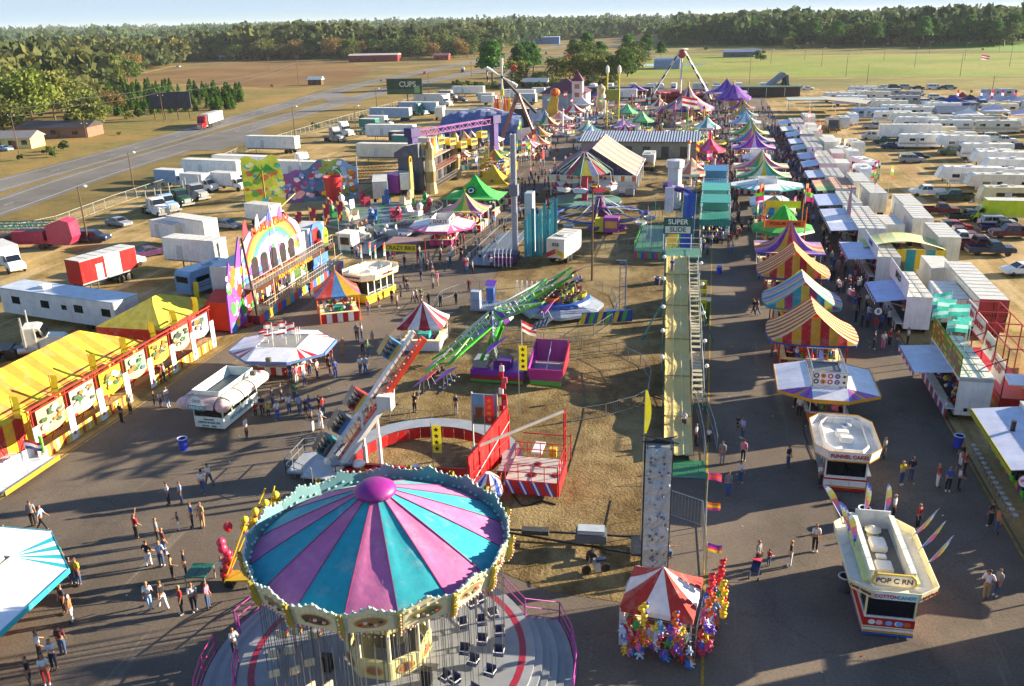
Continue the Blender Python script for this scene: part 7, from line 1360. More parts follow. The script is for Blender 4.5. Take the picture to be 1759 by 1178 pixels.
W0,W1=Vector((-25,3.5,0)),Vector((-8.5,12.5,0));wd=W1-W0;WL=wd.length;wu=wd.normalized();wn=Vector((wu.y,-wu.x,0));n=26;b=B()
wh=lambda t:(8.6+.5*math.sin(t*30)if t<.34 else 6.8+.9*math.sin(t*9+1)+.35*math.sin(t*31))
front=[W0+wd*(i/n)for i in range(n+1)];vs=[]
for k,p in enumerate(front):
 for off in(0,.15):vs+=[tuple(p-wn*off+Vector((0,0,.8))),tuple(p-wn*off+Vector((0,0,wh(k/n))))]
cw=lambda k:'dce040' if k<9 else('7a4a98' if k<13 else('48709a' if k<18 else('8aa850' if k<22 else '6a98c8')))
for k in range(n):b.add([vs[4*k],vs[4*k+4],vs[4*k+5],vs[4*k+1]],[(0,1,2,3)],cw(k));b.add([vs[4*k+2],vs[4*k+3],vs[4*k+7],vs[4*k+6]],[(0,1,2,3)],'dgrey');b.add([vs[4*k+1],vs[4*k+5],vs[4*k+7],vs[4*k+3]],[(0,1,2,3)],'a81830')
b.make('mural_wall',o);q=B();r=random.Random(21)
for i in range(190):
 t=r.uniform(.02,.97);s=r.uniform(.2,.75);z=r.uniform(1.0+s,wh(t)-s*.9-.3);p=W0+wd*t+wn*(.02+.0012*i)+Vector((0,0,z));k_=r.choice((5,6,8));ph=r.uniform(0,3)
 q.add([tuple(p+wu*s*(1+.25*math.sin(v*2+i))*math.cos(v*2*PI/k_+ph)+Vector((0,0,s*.8*math.sin(v*2*PI/k_+ph))))for v in range(k_)],[tuple(range(k_))],r.choice(['e8f048','60b838','f0f0a0','40b8c0','e8e838','d8e030','e86838']if t<.34 else(['e0a0a8','5878c0','9a4888','38508a','b03858','203a60','8898c8','e0d8e8']if t<.68 else['d8b020','b07020','5a7a28','88b0d8','904818','7a9a38','c8d8e8'])))
q.make('painted_picture',o);q=B();P0=W0+wd*.17+wn*.35+Vector((0,0,6.6))
for k in range(9):t=-2.7+k*.66;q.slab([tuple(P0),tuple(P0+wu*1.5*math.sin(t)+Vector((0,0,1.3*math.cos(t)))),tuple(P0+wu*2.7*math.sin(t+.14)+Vector((0,0,1.0*math.cos(t)-.7)))],.05,'28a038')
q.bar(P0-Vector((0,0,4.6)),P0,.15,'8a6828');q.make('painted_palm',o)
for k in range(5):q=B();a_=W0+wd*(k/4)-wn*.2;q.bar(a_,a_+Vector((0,0,8)),.09,'grey');q.bar(a_-wn*3,a_+Vector((0,0,6)),.07,'grey');q.make('wall_brace',o)
b=B();b.lathe([(9.9,1.1),(9.9,2.0)],'a8acb0',30,cap=False);fr=B()
for i in range(60):
 a=math.radians(-100+190*i/59);fr.bar((9.9*math.cos(a),9.9*math.sin(a),.2),(9.9*math.cos(a),9.9*math.sin(a),2.0),.025,'c0c4c8.m')
for z in(1.1,2.0):fr.path([(9.9*math.cos(math.radians(-100+190*i/24)),9.9*math.sin(math.radians(-100+190*i/24)),z)for i in range(25)],.035,'c0c4c8.m')
fr.make('railing',o);B().path([(2.2+.0*k,9.4+.6*math.cos(PI*k/8),7.5+.9*math.sin(PI*k/8))for k in range(9)],.12,'e8b020',6).box(2.1,2.3,8.8,10.0,.9,7.5,'d8b058').make('arch_column',o)
# ---- white slow ride with ticket booth beside the funhouse
x,y=gx(600,432);o=thing('mini_ride','small grey and white platform ride with booth and dark horses cars beside the funhouse','fair ride',(x,y,0),-.15,lm='small grey platform ride');b=B();b.box(-3.5,4.5,3,12,.5,.7,'8a929c');b.slab([(1.2,-1,.1),(3.8,-1,.1),(3.8,3,.7),(1.2,3,.7)],.08,'7a828c');b.make('platform',o);B().box(-1.0,1.0,-1.0,1.2,.2,2.6,'dcdcd8').box(-1.2,1.2,-1.2,1.4,2.6,2.75,'e8e4d8').box(-1.05,1.05,-1.05,1.25,.1,.45,'2a8a88').make('ticket_booth',o);B().box(-.7,.7,-1.04,-1.005,1.2,2.2,'glass').make('booth_window',o)
for i in range(7):q=B(Matrix.Translation((-2.5+(i%3)*2.5,4.5+(i//3)*2.6,.7))@Matrix.Rotation(i,4,'Z'));q.side([(-.9,.1),(-1.0,.8),(-.3,.9),(.5,.8),(.9,1.6),(1.0,.1)],-.45,.45,['506070','c8c4b8','3a4858','a08858'][i%4]);q.ball((0,-.5,1.4),.3,['a86838','485868','d8d4c8'][i%3],7,5);q.make('ride_car',o)
b=B()
for(x0,y0,x1,y1)in((-3.5,3,1.2,3),(3.8,3,4.5,3),(4.5,3,4.5,12),(-3.5,3,-3.5,12),(3.8,-1,3.8,3),(1.2,-1,1.2,3)):
 L=math.dist((x0,y0),(x1,y1));k=max(1,int(L/.45));b.bar((x0,y0,1.7),(x1,y1,1.7),.03,'silver.m')
 for i in range(k+1):b.bar((x0+(x1-x0)*i/k,y0+(y1-y0)*i/k,.6),(x0+(x1-x0)*i/k,y0+(y1-y0)*i/k,1.7),.018,'silver.m')
b.make('railing',o)
x,y=gx(690,458);o=thing('bus_ride_sign','yellow CRAZY BIKE game banner over a small fenced green mat','game',(x,y,0),lm='crazy bike game');B().box(-2.1,2.1,-.05,.0,2.0,2.9,'d8c818').make('banner',o);text('CRAZY BIKE',.72,(0,-.06,2.45),FRONT,'3a3410',o);posts(o,[(-2.1,0),(2.1,0),(-2.1,3.5),(2.1,3.5)],2.9,.05,'a02030');B().box(-3.2,-.4,-2.8,.4,.02,.05,'3a9a30').make('mat',o);B().bar((-.2,-2.4,.6),(1.8,-.6,.6),.04,'silver.m').bar((-.2,-2.4,0),(-.2,-2.4,.9),.05,'silver.m').bar((1.8,-.6,0),(1.8,-.6,.9),.05,'silver.m').make('bike_rail',o);B().slab([(-2.1,0,2.9),(2.1,0,2.9),(2.1,3.5,3.0),(-2.1,3.5,3.0)],.03,'6a2848.f').make('canopy',o)
for px,py,c in((313+0,770,'blue'),(1232,468,'blue'),(1642,766,'blue'),(1126,487,'navy'),(790,358,'blue'),(706,382,'blue'),(1290,347,'blue'),(1238,352,'blue'),(1479,893,'navy'),(1446,1012,'dgrey'),(1155,482,'blue')):
 x,y=gx(px+3,py+2);o=thing('trash_barrel','','trash can',(x,y,0),group='trash barrels about the fairground',auto=('dark' if c in('navy','dgrey')else 'blue')+' trash barrel');b=B();b.lathe([(.3,0),(.33,.1),(.3,.3),(.33,.32),(.3,.6),(.33,.62),(.31,.9),(.28,.9),(.27,.3),(.02,.28)],'1838b8' if c=='blue' else c,16);b.make('barrel',o);B().lathe([(.29,.86),(.38,.9),(.36,.96),(.28,.93)],'d8e0e8.f',14,cap=False).make('bin_liner',o)
 # ---- grey skull funhouse with rocket board
x,y=-49.5,150;o=thing('dark_funhouse','dark wooden two storey funhouse with flame shaped signs and tan rock towers','funhouse',(x,y,0),lm='dark wooden funhouse');B().box(-5,-.4,0,18,.4,6.5,'50545e').make('trailer_body',o);B().box(-.4,1.6,0,18,.8,.95,'4a443c').box(-.4,1.4,.5,16,3.6,3.75,'8a6a58').box(-.4,1.6,.5,16,6.2,6.4,'a08878').make('balcony',o)
for yy in(.3,16.5):q=B();r=random.Random(int(yy));q.lathe([(1.2,0),(.95,2),(1.05,4),(.8,6),(.9,8),(.3,9.2)],'b09a68',9,c=(.9,yy),mf=lambda i,k:('b09a68','8a7648','c8b480')[(i*3+k)%3]);q.make('rock_tower',o)
for i in range(4):q=B();q.box(-.39,-.3,2+i*3.6,3.6+i*3.6,1.0,3.3,'1c1814').box(-.39,-.3,2+i*3.6,3.6+i*3.6,3.8,6.0,'241c18');q.make('doorway',o)
for i in range(9):q=B();y0=1.2+i*1.25;c=['e87838','f0e8f0','d84028','f0c828','e8e0e8','6a8a88','f0b830','e8e4f0','60b0c8'][i];q.slab([(.2,y0,6.4),(.2,y0+1.1,6.4),(.2,y0+.9,8.2),(.2,y0+.55,9.6),(.2,y0+.2,8.0)],.08,c);q.make('flame_sign',o)
b=B()
for z in(3.75,.95):
 for h in(.5,1):b.bar((1.5,.5,z+h),(1.5,16,z+h),.035,'a83838' if z>2 else 'silver.m')
 for i in range(24):b.bar((1.5,.5+i*.67,z),(1.5,.5+i*.67,z+1),.02,'b8a8a0')
b.make('railing',o);q=B();q.slab([(-.5,.2,6.6),(-5,.2,6.6),(-5,.2,7.4),(-3,.2,8.6),(-.5,.2,9.0)],-2,'606470.f');q.make('tarp_cover',o)
# grey tarped trailers beside it
for px,py,c in((655,345,'lightblue'),(700,330,'grey')):park('short',px,py,20,c,L_,state='under grey covers standing')
# ---- purple arch ride
x,y=-52.5,153;o=thing('arch_ride','purple arch framed ride with yellow hanging cars','fair ride',(x,y,0),1.15,lm='purple arch ride');b=B()
for xx in(0,24):b=B();b.box(xx-.7,xx+.7,-.6,.6,0,11,'3a1c78');b.box(xx-1.2,xx+1.2,-.9,.9,9.6,11.2,'2e1868');b.make('column',o)
b=B();[b.bar((0,e,z),(24,e,z),.12,'70287c')for e in(-.5,.5)for z in(9.6,10.6)];[b.bar((i*1.2,e,9.6+(i%2)),(i*1.2+1.2,e,10.6-(i%2)),.08,'8a3888')for i in range(20)for e in(-.5,.5)];b.make('top_beam',o);B().box(-6,-1,-1.5,2,.5,3.6,'8a2888').box(-6,-1,-1.6,2,3.61,3.7,'d868b8').make('power_box',o)
for i in range(6):q=B(Matrix.Translation((3.5+i*3.2,-.4,7+.8*math.sin(i*1.4))));q.box(-.9,.9,-.7,.7,-.2,1.0,'e0c020');q.box(-.8,.8,-.72,-.701,.2,.8,'282018');q.bar((0,0,1),(0,0,3.2),.08,'302858');q.box(-.6,.6,-.5,.5,-1.0,-.2,'302c28');q.make('hanging_car',o)
x,y=-60,158;o=thing('truss_stack','stack of rust red ride trusses lying on the grass behind the mural wall','truss',(x,y,0),.35,lm='red truss stack');
for k in range(3):
 b=B(Matrix.Translation((0,k*1.8,.4+k*.9)))
 for(a,c)in((-.4,0),(.4,0),(0,.7)):b.bar((-6,a,c),(6,a,c),.07,'983a28')
 for i in range(16):b.bar((-6+i*.75,-.4,0),(-5.6+i*.75,0,.7),.04,'b05a40').bar((-5.6+i*.75,0,.7),(-5.25+i*.75,.4,0),.04,'b05a40')
 b.make('truss',o)
 # ---- blue tarpaulin tent
x,y=-56.5,219;o=thing('tarp_tent','large blue tarpaulin draped over a ride with white bags on its end','tent',(x,y,0),.1,lm='blue tarpaulin tent');b=B();b.grid(lambda u,v:(-10+20*u,-6+12*v,3.2+(4.4+.5*abs(math.sin(u*9)))*math.sin(PI*min(1,max(0,v)))**.8*(1-.3*abs(2*u-1)**3)-.3*math.sin(u*25)**2*(1-v)),30,8,'4c66a0.f');b.grid(lambda u,v:(-10+20*u,-6-.15*math.sin(u*30),3.2*v),30,3,'2c3e78.f');b.make('tarpaulin',o);B().slab([(9.5,-6.2,1.2),(14,-5.2,2.2),(14,-5.2,4.6),(9.5,-6.2,3.6)],.1,'e4e4e8').make('sign_board',o)
B().path([(-8+16*k/10,3,6+2.2*math.sin(PI*k/10))for k in range(11)],.25,'d8dce0',6).make('white_arch',o)
# ---- tall drop mast with teal wall
m=G(893,455);o=thing('drop_tower','tall grey drop ride mast with pleated teal wall and grey ramp at its foot','fair ride',(m.x-1.0,m.y+2,0),lm='tall grey drop mast');b=B()
for sx in(-.27,.27):
 for sy in(-.27,.27):b.bar((sx,sy,0),(sx,sy,16),.07,'b8bcc8')
for i in range(20):z=i*.8;b.bar((-.27,-.27,z),(.27,-.27,z+.8),.04,'a0a4b0').bar((.27,-.27,z),(.27,.27,z+.8),.04,'a0a4b0')
b.box(-.22,.22,-.22,.22,0,15.9,'a8acb8');b.box(-.55,.55,-.5,.5,8.4,9.8,'6a7080');b.make('mast',o)
b=B()
for i in range(9):b.box(1.3+i*.42,1.7+i*.42,-.6+(i%2)*.12+i*.35,-.5+(i%2)*.12+i*.35,.6,5.5+.5*(i%3)+i*.15,['2a9aa8','48b4bc','1f8694'][i%3])
b.box(1.0,2.0,1.5,3.4,.5,8.4,'98aab4');b.make('teal_wall',o);b=B();b.slab([(-5.4,-4,.3),(-1.0,-4,.3),(-.2,9,1.4),(-4.0,9,1.4)],.12,'6c747e');b.box(-2,.8,-3,-1,.5,1.6,'3a2a58');b.make('ramp',o);b=B()
for s in((-5.4,-4,-4.0,9),(-1.0,-4,-.2,9),(-3.2,-4,-2.1,9)):
 b.bar((s[0],s[1],1.4),(s[2],s[3],2.5),.035,'c0c4cc.m')
 for i in range(12):t=i/11;b.bar((s[0]+(s[2]-s[0])*t,s[1]+(s[3]-s[1])*t,.3+1.1*t),(s[0]+(s[2]-s[0])*t,s[1]+(s[3]-s[1])*t,1.4+1.1*t),.025,'c0c4cc.m')
b.make('ramp_railing',o)
for i in range(5):B(Matrix.Translation((-1.6+i*.5,-4.6,.4))).path([(0,0,0),(0,-.1,1.7),(0,.4,2.2)],.06,'d0d4dc').box(-.2,.2,0,.3,.3,1.2,'6a2878').make('drop_seat',o)
# ---- flat ride: blue ring with radial arms
m=G(1030,382);o=thing('ring_ride','low flat spider ride with blue ring, radial arms and small tub cars','fair ride',(m.x,m.y,0),lm='blue ring spider ride');b=B();b.lathe([(6.3,1.2),(6.6,1.2),(6.6,1.45),(6.3,1.45),(6.3,1.2)],'2c4c98',28,cap=False);b.lathe([(1.2,.4),(1.4,2.2),(.8,2.6),(.6,4.0),(.02,4.1)],'6a2a68',12);b.make('ring',o)
for i in range(12):
 a=i*PI/6;q=B();q.bar((1.2*math.cos(a),1.2*math.sin(a),2.2),(6.4*math.cos(a),6.4*math.sin(a),1.4),.09,['c8b838','d8d8d0','5878b0'][i%3]);q.bar((.6*math.cos(a),.6*math.sin(a),3.8),(5*math.cos(a),5*math.sin(a),1.7),.05,'d0d4d8');q.make('arm',o)
 q=B(Matrix.Translation((7.4*math.cos(a),7.4*math.sin(a),.5))@Matrix.Rotation(a,4,'Z'));q.lathe([(.5,0),(.85,.25),(.9,.6),(.75,.6),(.6,.3),(.02,.28)],['98a8b8','5a4a98','88309a','c8ccd8'][i%4],10);q.bar((-1,0,.9),(0,0,.5),.06,'c8c030');q.make('tub_car',o)
B().box(1.5,3.6,-7.6,-5.8,.3,2.4,'9a3a98').box(.2,1.4,-7.4,-6.2,.3,2.2,'d0c028').make('ticket_box',o);B().box(1.7,3.4,-7.64,-7.61,.9,1.9,'e0a048').make('box_window',o)
m=G(1003,348);o=thing('plane_ride','red column ride with sloping arms, striped umbrella tent skirt and small boats','fair ride',(m.x,m.y+1,0),lm='red column plane ride');B().box(-.45,.45,-.45,.45,.3,8.2,'a82848').box(-1.4,1.4,-1.4,1.4,0,.35,'404048').make('column',o,bevel=.03)
for i in range(10):
 a=i*PI/5+.3;q=B();q.bar((.4*math.cos(a),.4*math.sin(a),8.2),(4.7*math.cos(a),4.7*math.sin(a),5.2),.08,'b8ccc8');q.bar((4.7*math.cos(a),4.7*math.sin(a),5.2),(4.9*math.cos(a),4.9*math.sin(a),3.2),.04,'c8c8c8');q.make('arm',o)
 q=B(Matrix.Translation((4.9*math.cos(a),4.9*math.sin(a),2.4))@Matrix.Rotation(a,4,'Z'));q.side([(-1.3,.6),(-.9,0),(.9,0),(1.3,.5),(.6,.7),(-.8,.7)],-.45,.45,['e0e0e4','c8d4e8','a82040'][i%3]);q.ball((0,0,.9),.25,['7a5040','b02838'][i%2],6,4);q.bar((-.8,-1,.4),(-.8,1,.4),.05,'d0d0d8');q.make('plane_car',o)
q=B();q.lathe([(4.2,5.0),(.5,7.6)],'c8b030.f',16,mf=lambda i,k:['c8b838.f','38508a.f','a83040.f','407a68.f'][i%4],cap=False);q.make('umbrella_skirt',o);B().lathe([(6.2,.1),(6.2,.3),(.02,.32)],'68988c',24).make('platform',o)
# ---- big striped tent and long metal roofed building
o=thing('merry_go_round_tent','large striped tent roof with grey, cream and coral bands sheltering bumper cars','tent',(-19.5,160,0),.0,lm='large grey and cream striped tent');b=B()
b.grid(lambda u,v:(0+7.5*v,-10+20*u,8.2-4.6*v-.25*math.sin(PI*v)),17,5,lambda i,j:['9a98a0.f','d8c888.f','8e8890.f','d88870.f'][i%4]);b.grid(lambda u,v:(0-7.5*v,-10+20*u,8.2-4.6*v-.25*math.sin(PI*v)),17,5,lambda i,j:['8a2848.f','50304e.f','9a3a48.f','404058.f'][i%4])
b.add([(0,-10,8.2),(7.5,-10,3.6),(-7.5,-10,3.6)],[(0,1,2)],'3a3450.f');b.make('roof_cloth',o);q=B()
for i in range(24):q.box(-7.5+i*.625,-6.9+i*.625,-10.15,-10.1,2.7,3.6,['e8e0c8','e8e0c8','c86838'][i%3])
q.box(-7.6,7.6,-10.1,-10.0,3.55,3.7,'d8d8e0').bar((7.6,-10,3.6),(7.6,10,3.6),.12,'c8ccd8');q.make('frieze',o);posts(o,[(s*7.2,-9.8+k*4.9)for s in(-1,1)for k in range(5)],3.6,.09,'e0e0e0');B().box(-7,7,-9.6,9.8,.1,.35,'404858').make('floor',o)
for i in range(9):q=B(Matrix.Translation((-5.4+(i%5)*2.6,-8+(i//5)*3,.35)));q.side([(-.8,.1),(-.9,.5),(-.2,.6),(.4,.5),(.8,.8),(.8,.1)],-.5,.5,['d8d8e0','a82838','3860a8','c8a828'][i%4]);q.make('bumper_car',o)
x0=-28.3;o=thing('metal_building','long low building with ribbed grey and white metal roof','building',(-15.3,204,0),lm='long ribbed metal roofed building');b=B();b.slab([(-13,-9,3.4),(13,-9,3.4),(13,0,4.6),(-13,0,4.6)],.08,'384868');b.slab([(-13,0,4.6),(13,0,4.6),(13,9,3.4),(-13,9,3.4)],.08,'384868')
for i in range(44):x=-12.9+i*.6;b.slab([(x,-9.05,3.5),(x+.26,-9.05,3.5),(x+.26,0,4.7),(x,0,4.7)],.03,'c4ccd8')
b.make('roof',o);B().box(-12.6,12.6,-8.4,8.4,0,3.35,'9a9484').make('wall',o)
for i in range(6):B().box(-11+i*4,-9.4+i*4,-8.45,-8.41,.1,2.4,'4a4840').make('door',o)
for lab,px,py,rz_ in(('small white trailer numbered 828 with rainbow cloth front by the tub ride',965,452,-12),('white trailer with open flap in front of the metal roofed building',1113,293,0)):
 x,y=gx(px,py);t=copy_tree(VP['mid'],(x,y+2,0),math.radians(rz_),1.0,label=lab,lm='white trailer '+('828' if '828' in lab else 'by the metal roof'),color=hexof('e8e6e4'));t['category']='trailer';q=B();q.add([(-1.25,-3.08,1.5),(0,-3.1,2.1),(1.25,-3.08,1.5),(1.25,-3.1,.9),(0,-3.14,1.5),(-1.25,-3.1,.9)],[(0,1,4,5),(1,2,3,4)],['c83828.f','d8b828.f']);q.make('draped_cloth',t)
 if '828' in lab:text('828',.6,(0,-3.06,2.6),FRONT,'dgrey',t)
 B().box(-.5,.5,-1.4,-.4,3.35,3.5,'b8b4a8').make('roof_hatch',t)
 # ---- twin yellow tower
m=G(1052,222);o=thing('yellow_tower','tall yellow twin pole tower ride with white capped tops','fair ride',(m.x,m.y,0),lm='tall yellow twin pole tower');b=B()
for s in(-1.6,1.6):b.bar((s,0,0),(s,0,15),.22,'c8b820',8)
for i in range(12):b.bar((-1.6,0,i*.9),(1.6,0,i*.9+.9),.07,'b8b028').bar((1.6,0,i*.9),(-1.6,0,i*.9+.9),.07,'a8a428')
b.box(-1.8,1.8,-.8,.8,7.8,10.6,'98982c');b.make('mast',o)
for s in(-1.6,1.6):B().lathe([(.2,14.6),(.5,15.2),(.45,16.4),(.05,17)],'e8e4d0',10,c=(s,0)).make('mast_cap',o)
# ---- pendulum ride and round tents at the far end
m=G(1168,175);o=thing('pendulum_ride','tall white A frame pendulum ride with red base at the far end','fair ride',(m.x,m.y,0),lm='far white A frame ride');b=B();top=Vector((0,0,17))
for sx in(-1,1):
 for sy in(-3,3):b.bar((sx*11.5,sy,0),(sx*1.0,sy*.3,17),.45,'d8d4d8',6,.35)
for sx in(-1,1):
 for k in range(5):t=.12+k*.18;p=Vector((sx*11.5,-3.4,0)).lerp(Vector((sx*1,-1.2,17)),t);b.bar(p,p+Vector((-sx*.9,.1,1.4)),.4,'3a3038',4)
b.bar((0,0,17),(0,-.4,2),.4,'e0dcd8',8);b.make('frame',o);B().ball((0,0,16.4),1.5,'a84828',14,8,1).lathe([(.2,18.2),(2.4,18.0)],'e8d8e0',12).make('hub',o,smooth=True)
B().lathe([(8,1.5),(9,2.6),(8,3.6),(6,3.2),(6,1.5),(8,1.5)],'8a1c24',20,cap=False).make('seat_ring',o);B().box(-12,12,-3.5,3.5,0,1.2,'701820').make('base',o)
o=thing('round_building','grey domed quonset shed standing in the field behind the pendulum ride','shed',(-27,548,0),lm='grey domed shed');b=B();b.side([(9*math.cos(PI*t/14),.0+6.4*math.sin(PI*t/14))for t in range(15)],-7.5,7.5,'8a94a0');b.make('shell',o);B().box(7.51,7.6,-2.5,2.5,0,3.6,'d8d8d8').make('door',o)
for lab,px,py,w_,zp,cols,n,lm_ in(('large merry go round with striped blue, yellow and pink peaked top',1180,212,15,10.5,['2a3a98.f','b8b040.f','5a4a90.f','d88090.f','e8e0d0.f','7a3a78.f'],6,'big far merry go round'),('purple peaked round tent right of the pendulum ride',1258,192,11,8.5,['6028a0.f','8a50c0.f'],5,'purple far round tent')):
 x,y=gx(px,py);o=thing('merry_go_round',lab,'merry go round',(x,y,0),lm=lm_);b=B();N=24
 b.lathe([(w_/2,4.6),(w_*.3,6.0),(w_*.12,7.9),(.05,zp)],cols[0],N,mf=lambda i,q:cols[i%len(cols)]);b.lathe([(w_/2,4.6),(w_/2,3.9)],cols[0],N,mf=lambda i,q:cols[(i+1)%len(cols)],cap=False);b.make('canopy',o)
 B().bar((0,0,.4),(0,0,zp+1),.3,'d0c090',8).lathe([(1.6,.4),(1.4,4),(2.0,4.6)],'c8b070',10,cap=False).make('centre_column',o);B().lathe([(w_/2-.4,.2),(w_/2-.4,.5),(.02,.52)],'8a6a58',24).make('platform',o)
 for i in range(12):a=i*PI/6;B().bar(((w_/2-1.2)*math.cos(a),(w_/2-1.2)*math.sin(a),.5),((w_/2-1.2)*math.cos(a),(w_/2-1.2)*math.sin(a),4.6),.05,'gold').side([(-.7,1.5),(-.6,1.9),(.2,1.8),(.5,2.4),(.8,2.3),(.6,1.4),(.4,.9),(-.4,.9)],-.1,.1,'e0d8d0').make('horse',o)if i<0 else None
 for i in range(12):
  a=i*PI/6;q=B(Matrix.Translation(((w_/2-1.4)*math.cos(a),(w_/2-1.4)*math.sin(a),.4))@Matrix.Rotation(a,4,'Z'));q.bar((0,0,.1),(0,0,4.2),.05,'gold');q.side([(-.8,1.7),(-.7,2.0),(.1,1.9),(.5,2.6),(.9,2.5),(.6,1.6),(.5,.8),(.3,.8),(.2,1.5),(-.5,1.5),(-.6,.8),(-.75,.8)],-.16,.16,['e8e0d8','8a5030','302824','c8b8a0'][i%4]);q.make('horse',o)
o=thing('far_pavilion','long low green roofed open pavilion along the far fence','pavilion',(8,352,0),lm='far green pavilion');B().box(-2,24,-3,3,3.3,3.6,'506048').make('roof',o);B().box(-1.5,23.5,-2.4,2.6,.1,3.2,'3a2c28').make('interior',o);posts(o,[(-1.8+i*6.6,s*2.8)for i in range(4)for s in(-1,1)],3.3,.12,'offw')
o=thing('far_pavilion','long dark roofed open pavilion left of the pendulum ride','pavilion',(-62,352,0),lm='far dark pavilion');B().box(-2,40,-3,3,3.6,3.9,'5a6468').make('roof',o);B().box(-1.5,39.5,-2.4,2.6,.1,3.2,'402830').make('interior',o);posts(o,[(-1.8+i*6.8,s*2.8)for i in range(7)for s in(-1,1)],3.6,.12,'offw')
m=G(1332,158);o=thing('tilted_slide','grey inflatable slide tilted up at the far right end of the midway','inflatable slide',(m.x,m.y,0),.2,lm='grey tilted inflatable slide');b=B();b.slab([(-4.5,-3,.5),(3,-3,6.6),(3,3,6.6),(-4.5,3,.5)],1.2,'8490a0.f');b.slab([(3.0,-3,6.6),(4.0,-3,0),(4.0,3,0),(3.0,3,6.6)],.8,'3c4450.f');b.make('slide_body',o,bevel=.2);B().bar((2.5,0,6),(2.5,0,0),.4,'303840').make('support',o)
o=thing('long_shelter','long pale roofed shelter with parked van beneath at the far right of the midway','shelter',(29,298,0),lm='long pale roofed shelter');B().box(-6,16,-4,4,3.4,3.65,'a8b8bc').make('roof',o);posts(o,[(-5.6+i*7,s*3.7)for i in range(4)for s in(-1,1)],3.4,.1,'white');B().slab([(4,-18,4.8),(15,-18,3.6),(18,-7,3.6),(3,-7,5)],.06,'989088.f').make('awning_cloth',o)
# ---- haunted house and spinner at the far left
o=thing('haunted_house','maroon hip roofed haunted house facade with pale pink clapboard front','haunted house',(-47,300,0),lm='maroon roofed haunted house');b=B();b.add([(-9,-7,6),(7,-7,6),(7,7,6),(-9,7,6),(-1,0,10.5)],[(0,1,4),(1,2,4),(2,3,4),(3,0,4)],'6a3444');b.add([(2,-9,10),(6,-9,10),(6,-5,10),(2,-5,10),(4,-7,13)],[(0,1,4),(1,2,4),(2,3,4),(3,0,4)],'6a3444');b.make('roof',o);B().box(-8,6.5,-6,6,0,6,'9aa4b8').box(2.3,5.7,-8.7,-5.3,0,10,'e0c8c4').make('wall',o)
for z in(2,5,7.6):B().box(3.2,4.8,-8.75,-8.71,z,z+1.4,'a06868').make('window',o)
B().lathe([(1.6,0),(1.8,3),(1.2,6),(1.5,7.5),(.1,9)],'b0a080',9,c=(11.5,-6)).make('rock_tower',o)
x,y=gx(935,225);o=thing('painted_ride_wall','tall golden painted ride front with orange sun head beside the haunted house','fair ride',(x,y+4,0),lm='golden painted ride front');b=B();b.slab([(-1.5,0,.5),(3.5,0,.5),(3,0,6),(3.4,0,8.5),(1.5,0,9.5),(.5,0,7)],.3,'d8a828');b.box(-10,-1.5,0,.3,.4,5.6,'28282c');b.box(-5,-1.6,-.1,-.01,1,5.4,'b8c0cc');b.make('painted_wall',o);B().ball((2.4,0,10),1.4,'d86820',10,7,.8).make('sun_head',o);B().slab([(0,-3,3),(3.5,-3,4.6),(3.5,-.3,4.9),(0,-.3,3.4)],.1,'d8a058').make('awning',o)
m=G(860,215);o=thing('loop_ride','long dark arm ride with propeller of white and red blades at its top','fair ride',(m.x,m.y+10,0),lm='long dark arm ride');S_0=G(920,192,7)-Vector((m.x,m.y+10,0));S_1=G(862,132,17)-Vector((m.x,m.y+10,0));b=B();b.bar(S_0,S_1,.45,'303038',6,.35);mid=S_0.lerp(S_1,.55);b.bar((mid.x-5,mid.y,0),mid,.5,'8a5048',5).bar((mid.x+5,mid.y,0),mid,.4,'8a5048',5);b.make('arm',o)
for i,a in enumerate((90,35,150,270,330)):q=B();d=Vector((math.cos(math.radians(a)),0,math.sin(math.radians(a))));q.bar(S_1+d*.3,S_1+d*2.6,.14,'e0dcd8',6,.3);q.bar(S_1+d*2.6,S_1+d*4.0,.42,['e0d0c8','b82028','e0e0e0','d8c828','e0e0e0'][i],6,.4);q.make('blade',o)
for i in range(8):x,y=gx(848+i*4,205+(i%3)*5);q=thing('flame_board','','sign',(x,y,0),group='painted flame boards by the dark arm ride',auto='orange and white flame shaped board');B().slab([(-.8,0,0),(.8,0,0),(.6,0,4),(0,0,7+i%3),(-.6,0,4)],.15,['e8e0d8','e87828','d83828','e8c028'][i%4]).make('board',q)
# ---- kiddie rides right of the island, behind the slide
m=G(1168,400);o=thing('fun_slide','twin level play ride with dark blue chute, purple tube and white tower','play ride',(-4.2,118,0),lm='dark blue and purple slide ride');b=B()
b.grid(lambda u,v:(1.2+1.5*u,-10+13*v,1.0+5.2*v**.9+.25*(2*u-1)**2),3,12,'183a98');b.grid(lambda u,v:(1.1,-10+13*v,1.0+5.2*v**.9+.7*u-.2),1,12,'98c048');b.grid(lambda u,v:(2.8,-10+13*v,1.0+5.2*v**.9+.7*u-.2),1,12,'38a0a0');b.make('blue_chute',o)
q=B();q.path([(.2+2.2*math.cos(.5*k),14+2.2*math.sin(.5*k),3.4+.3*k)for k in range(9)],.45,'3a2888',9);q.make('purple_tube',o);B().lathe([(1.1,0),(1.1,6.4),(1.4,6.5),(1.4,7.6),(.02,7.8)],'c4c8d0',12,c=(-1.0,24)).make('white_tower',o);b=B()
for i in range(14):b.bar((-3.5+(i%7)*.9,-8+i*1.2,0),(-3.5+(i%7)*.9,-8+i*1.2,4+(i%3)),.05,['58b848','e0e0d8','38a0a0'][i%3])
b.box(-4.5,.8,-9,6,.9,1.05,'48705c')
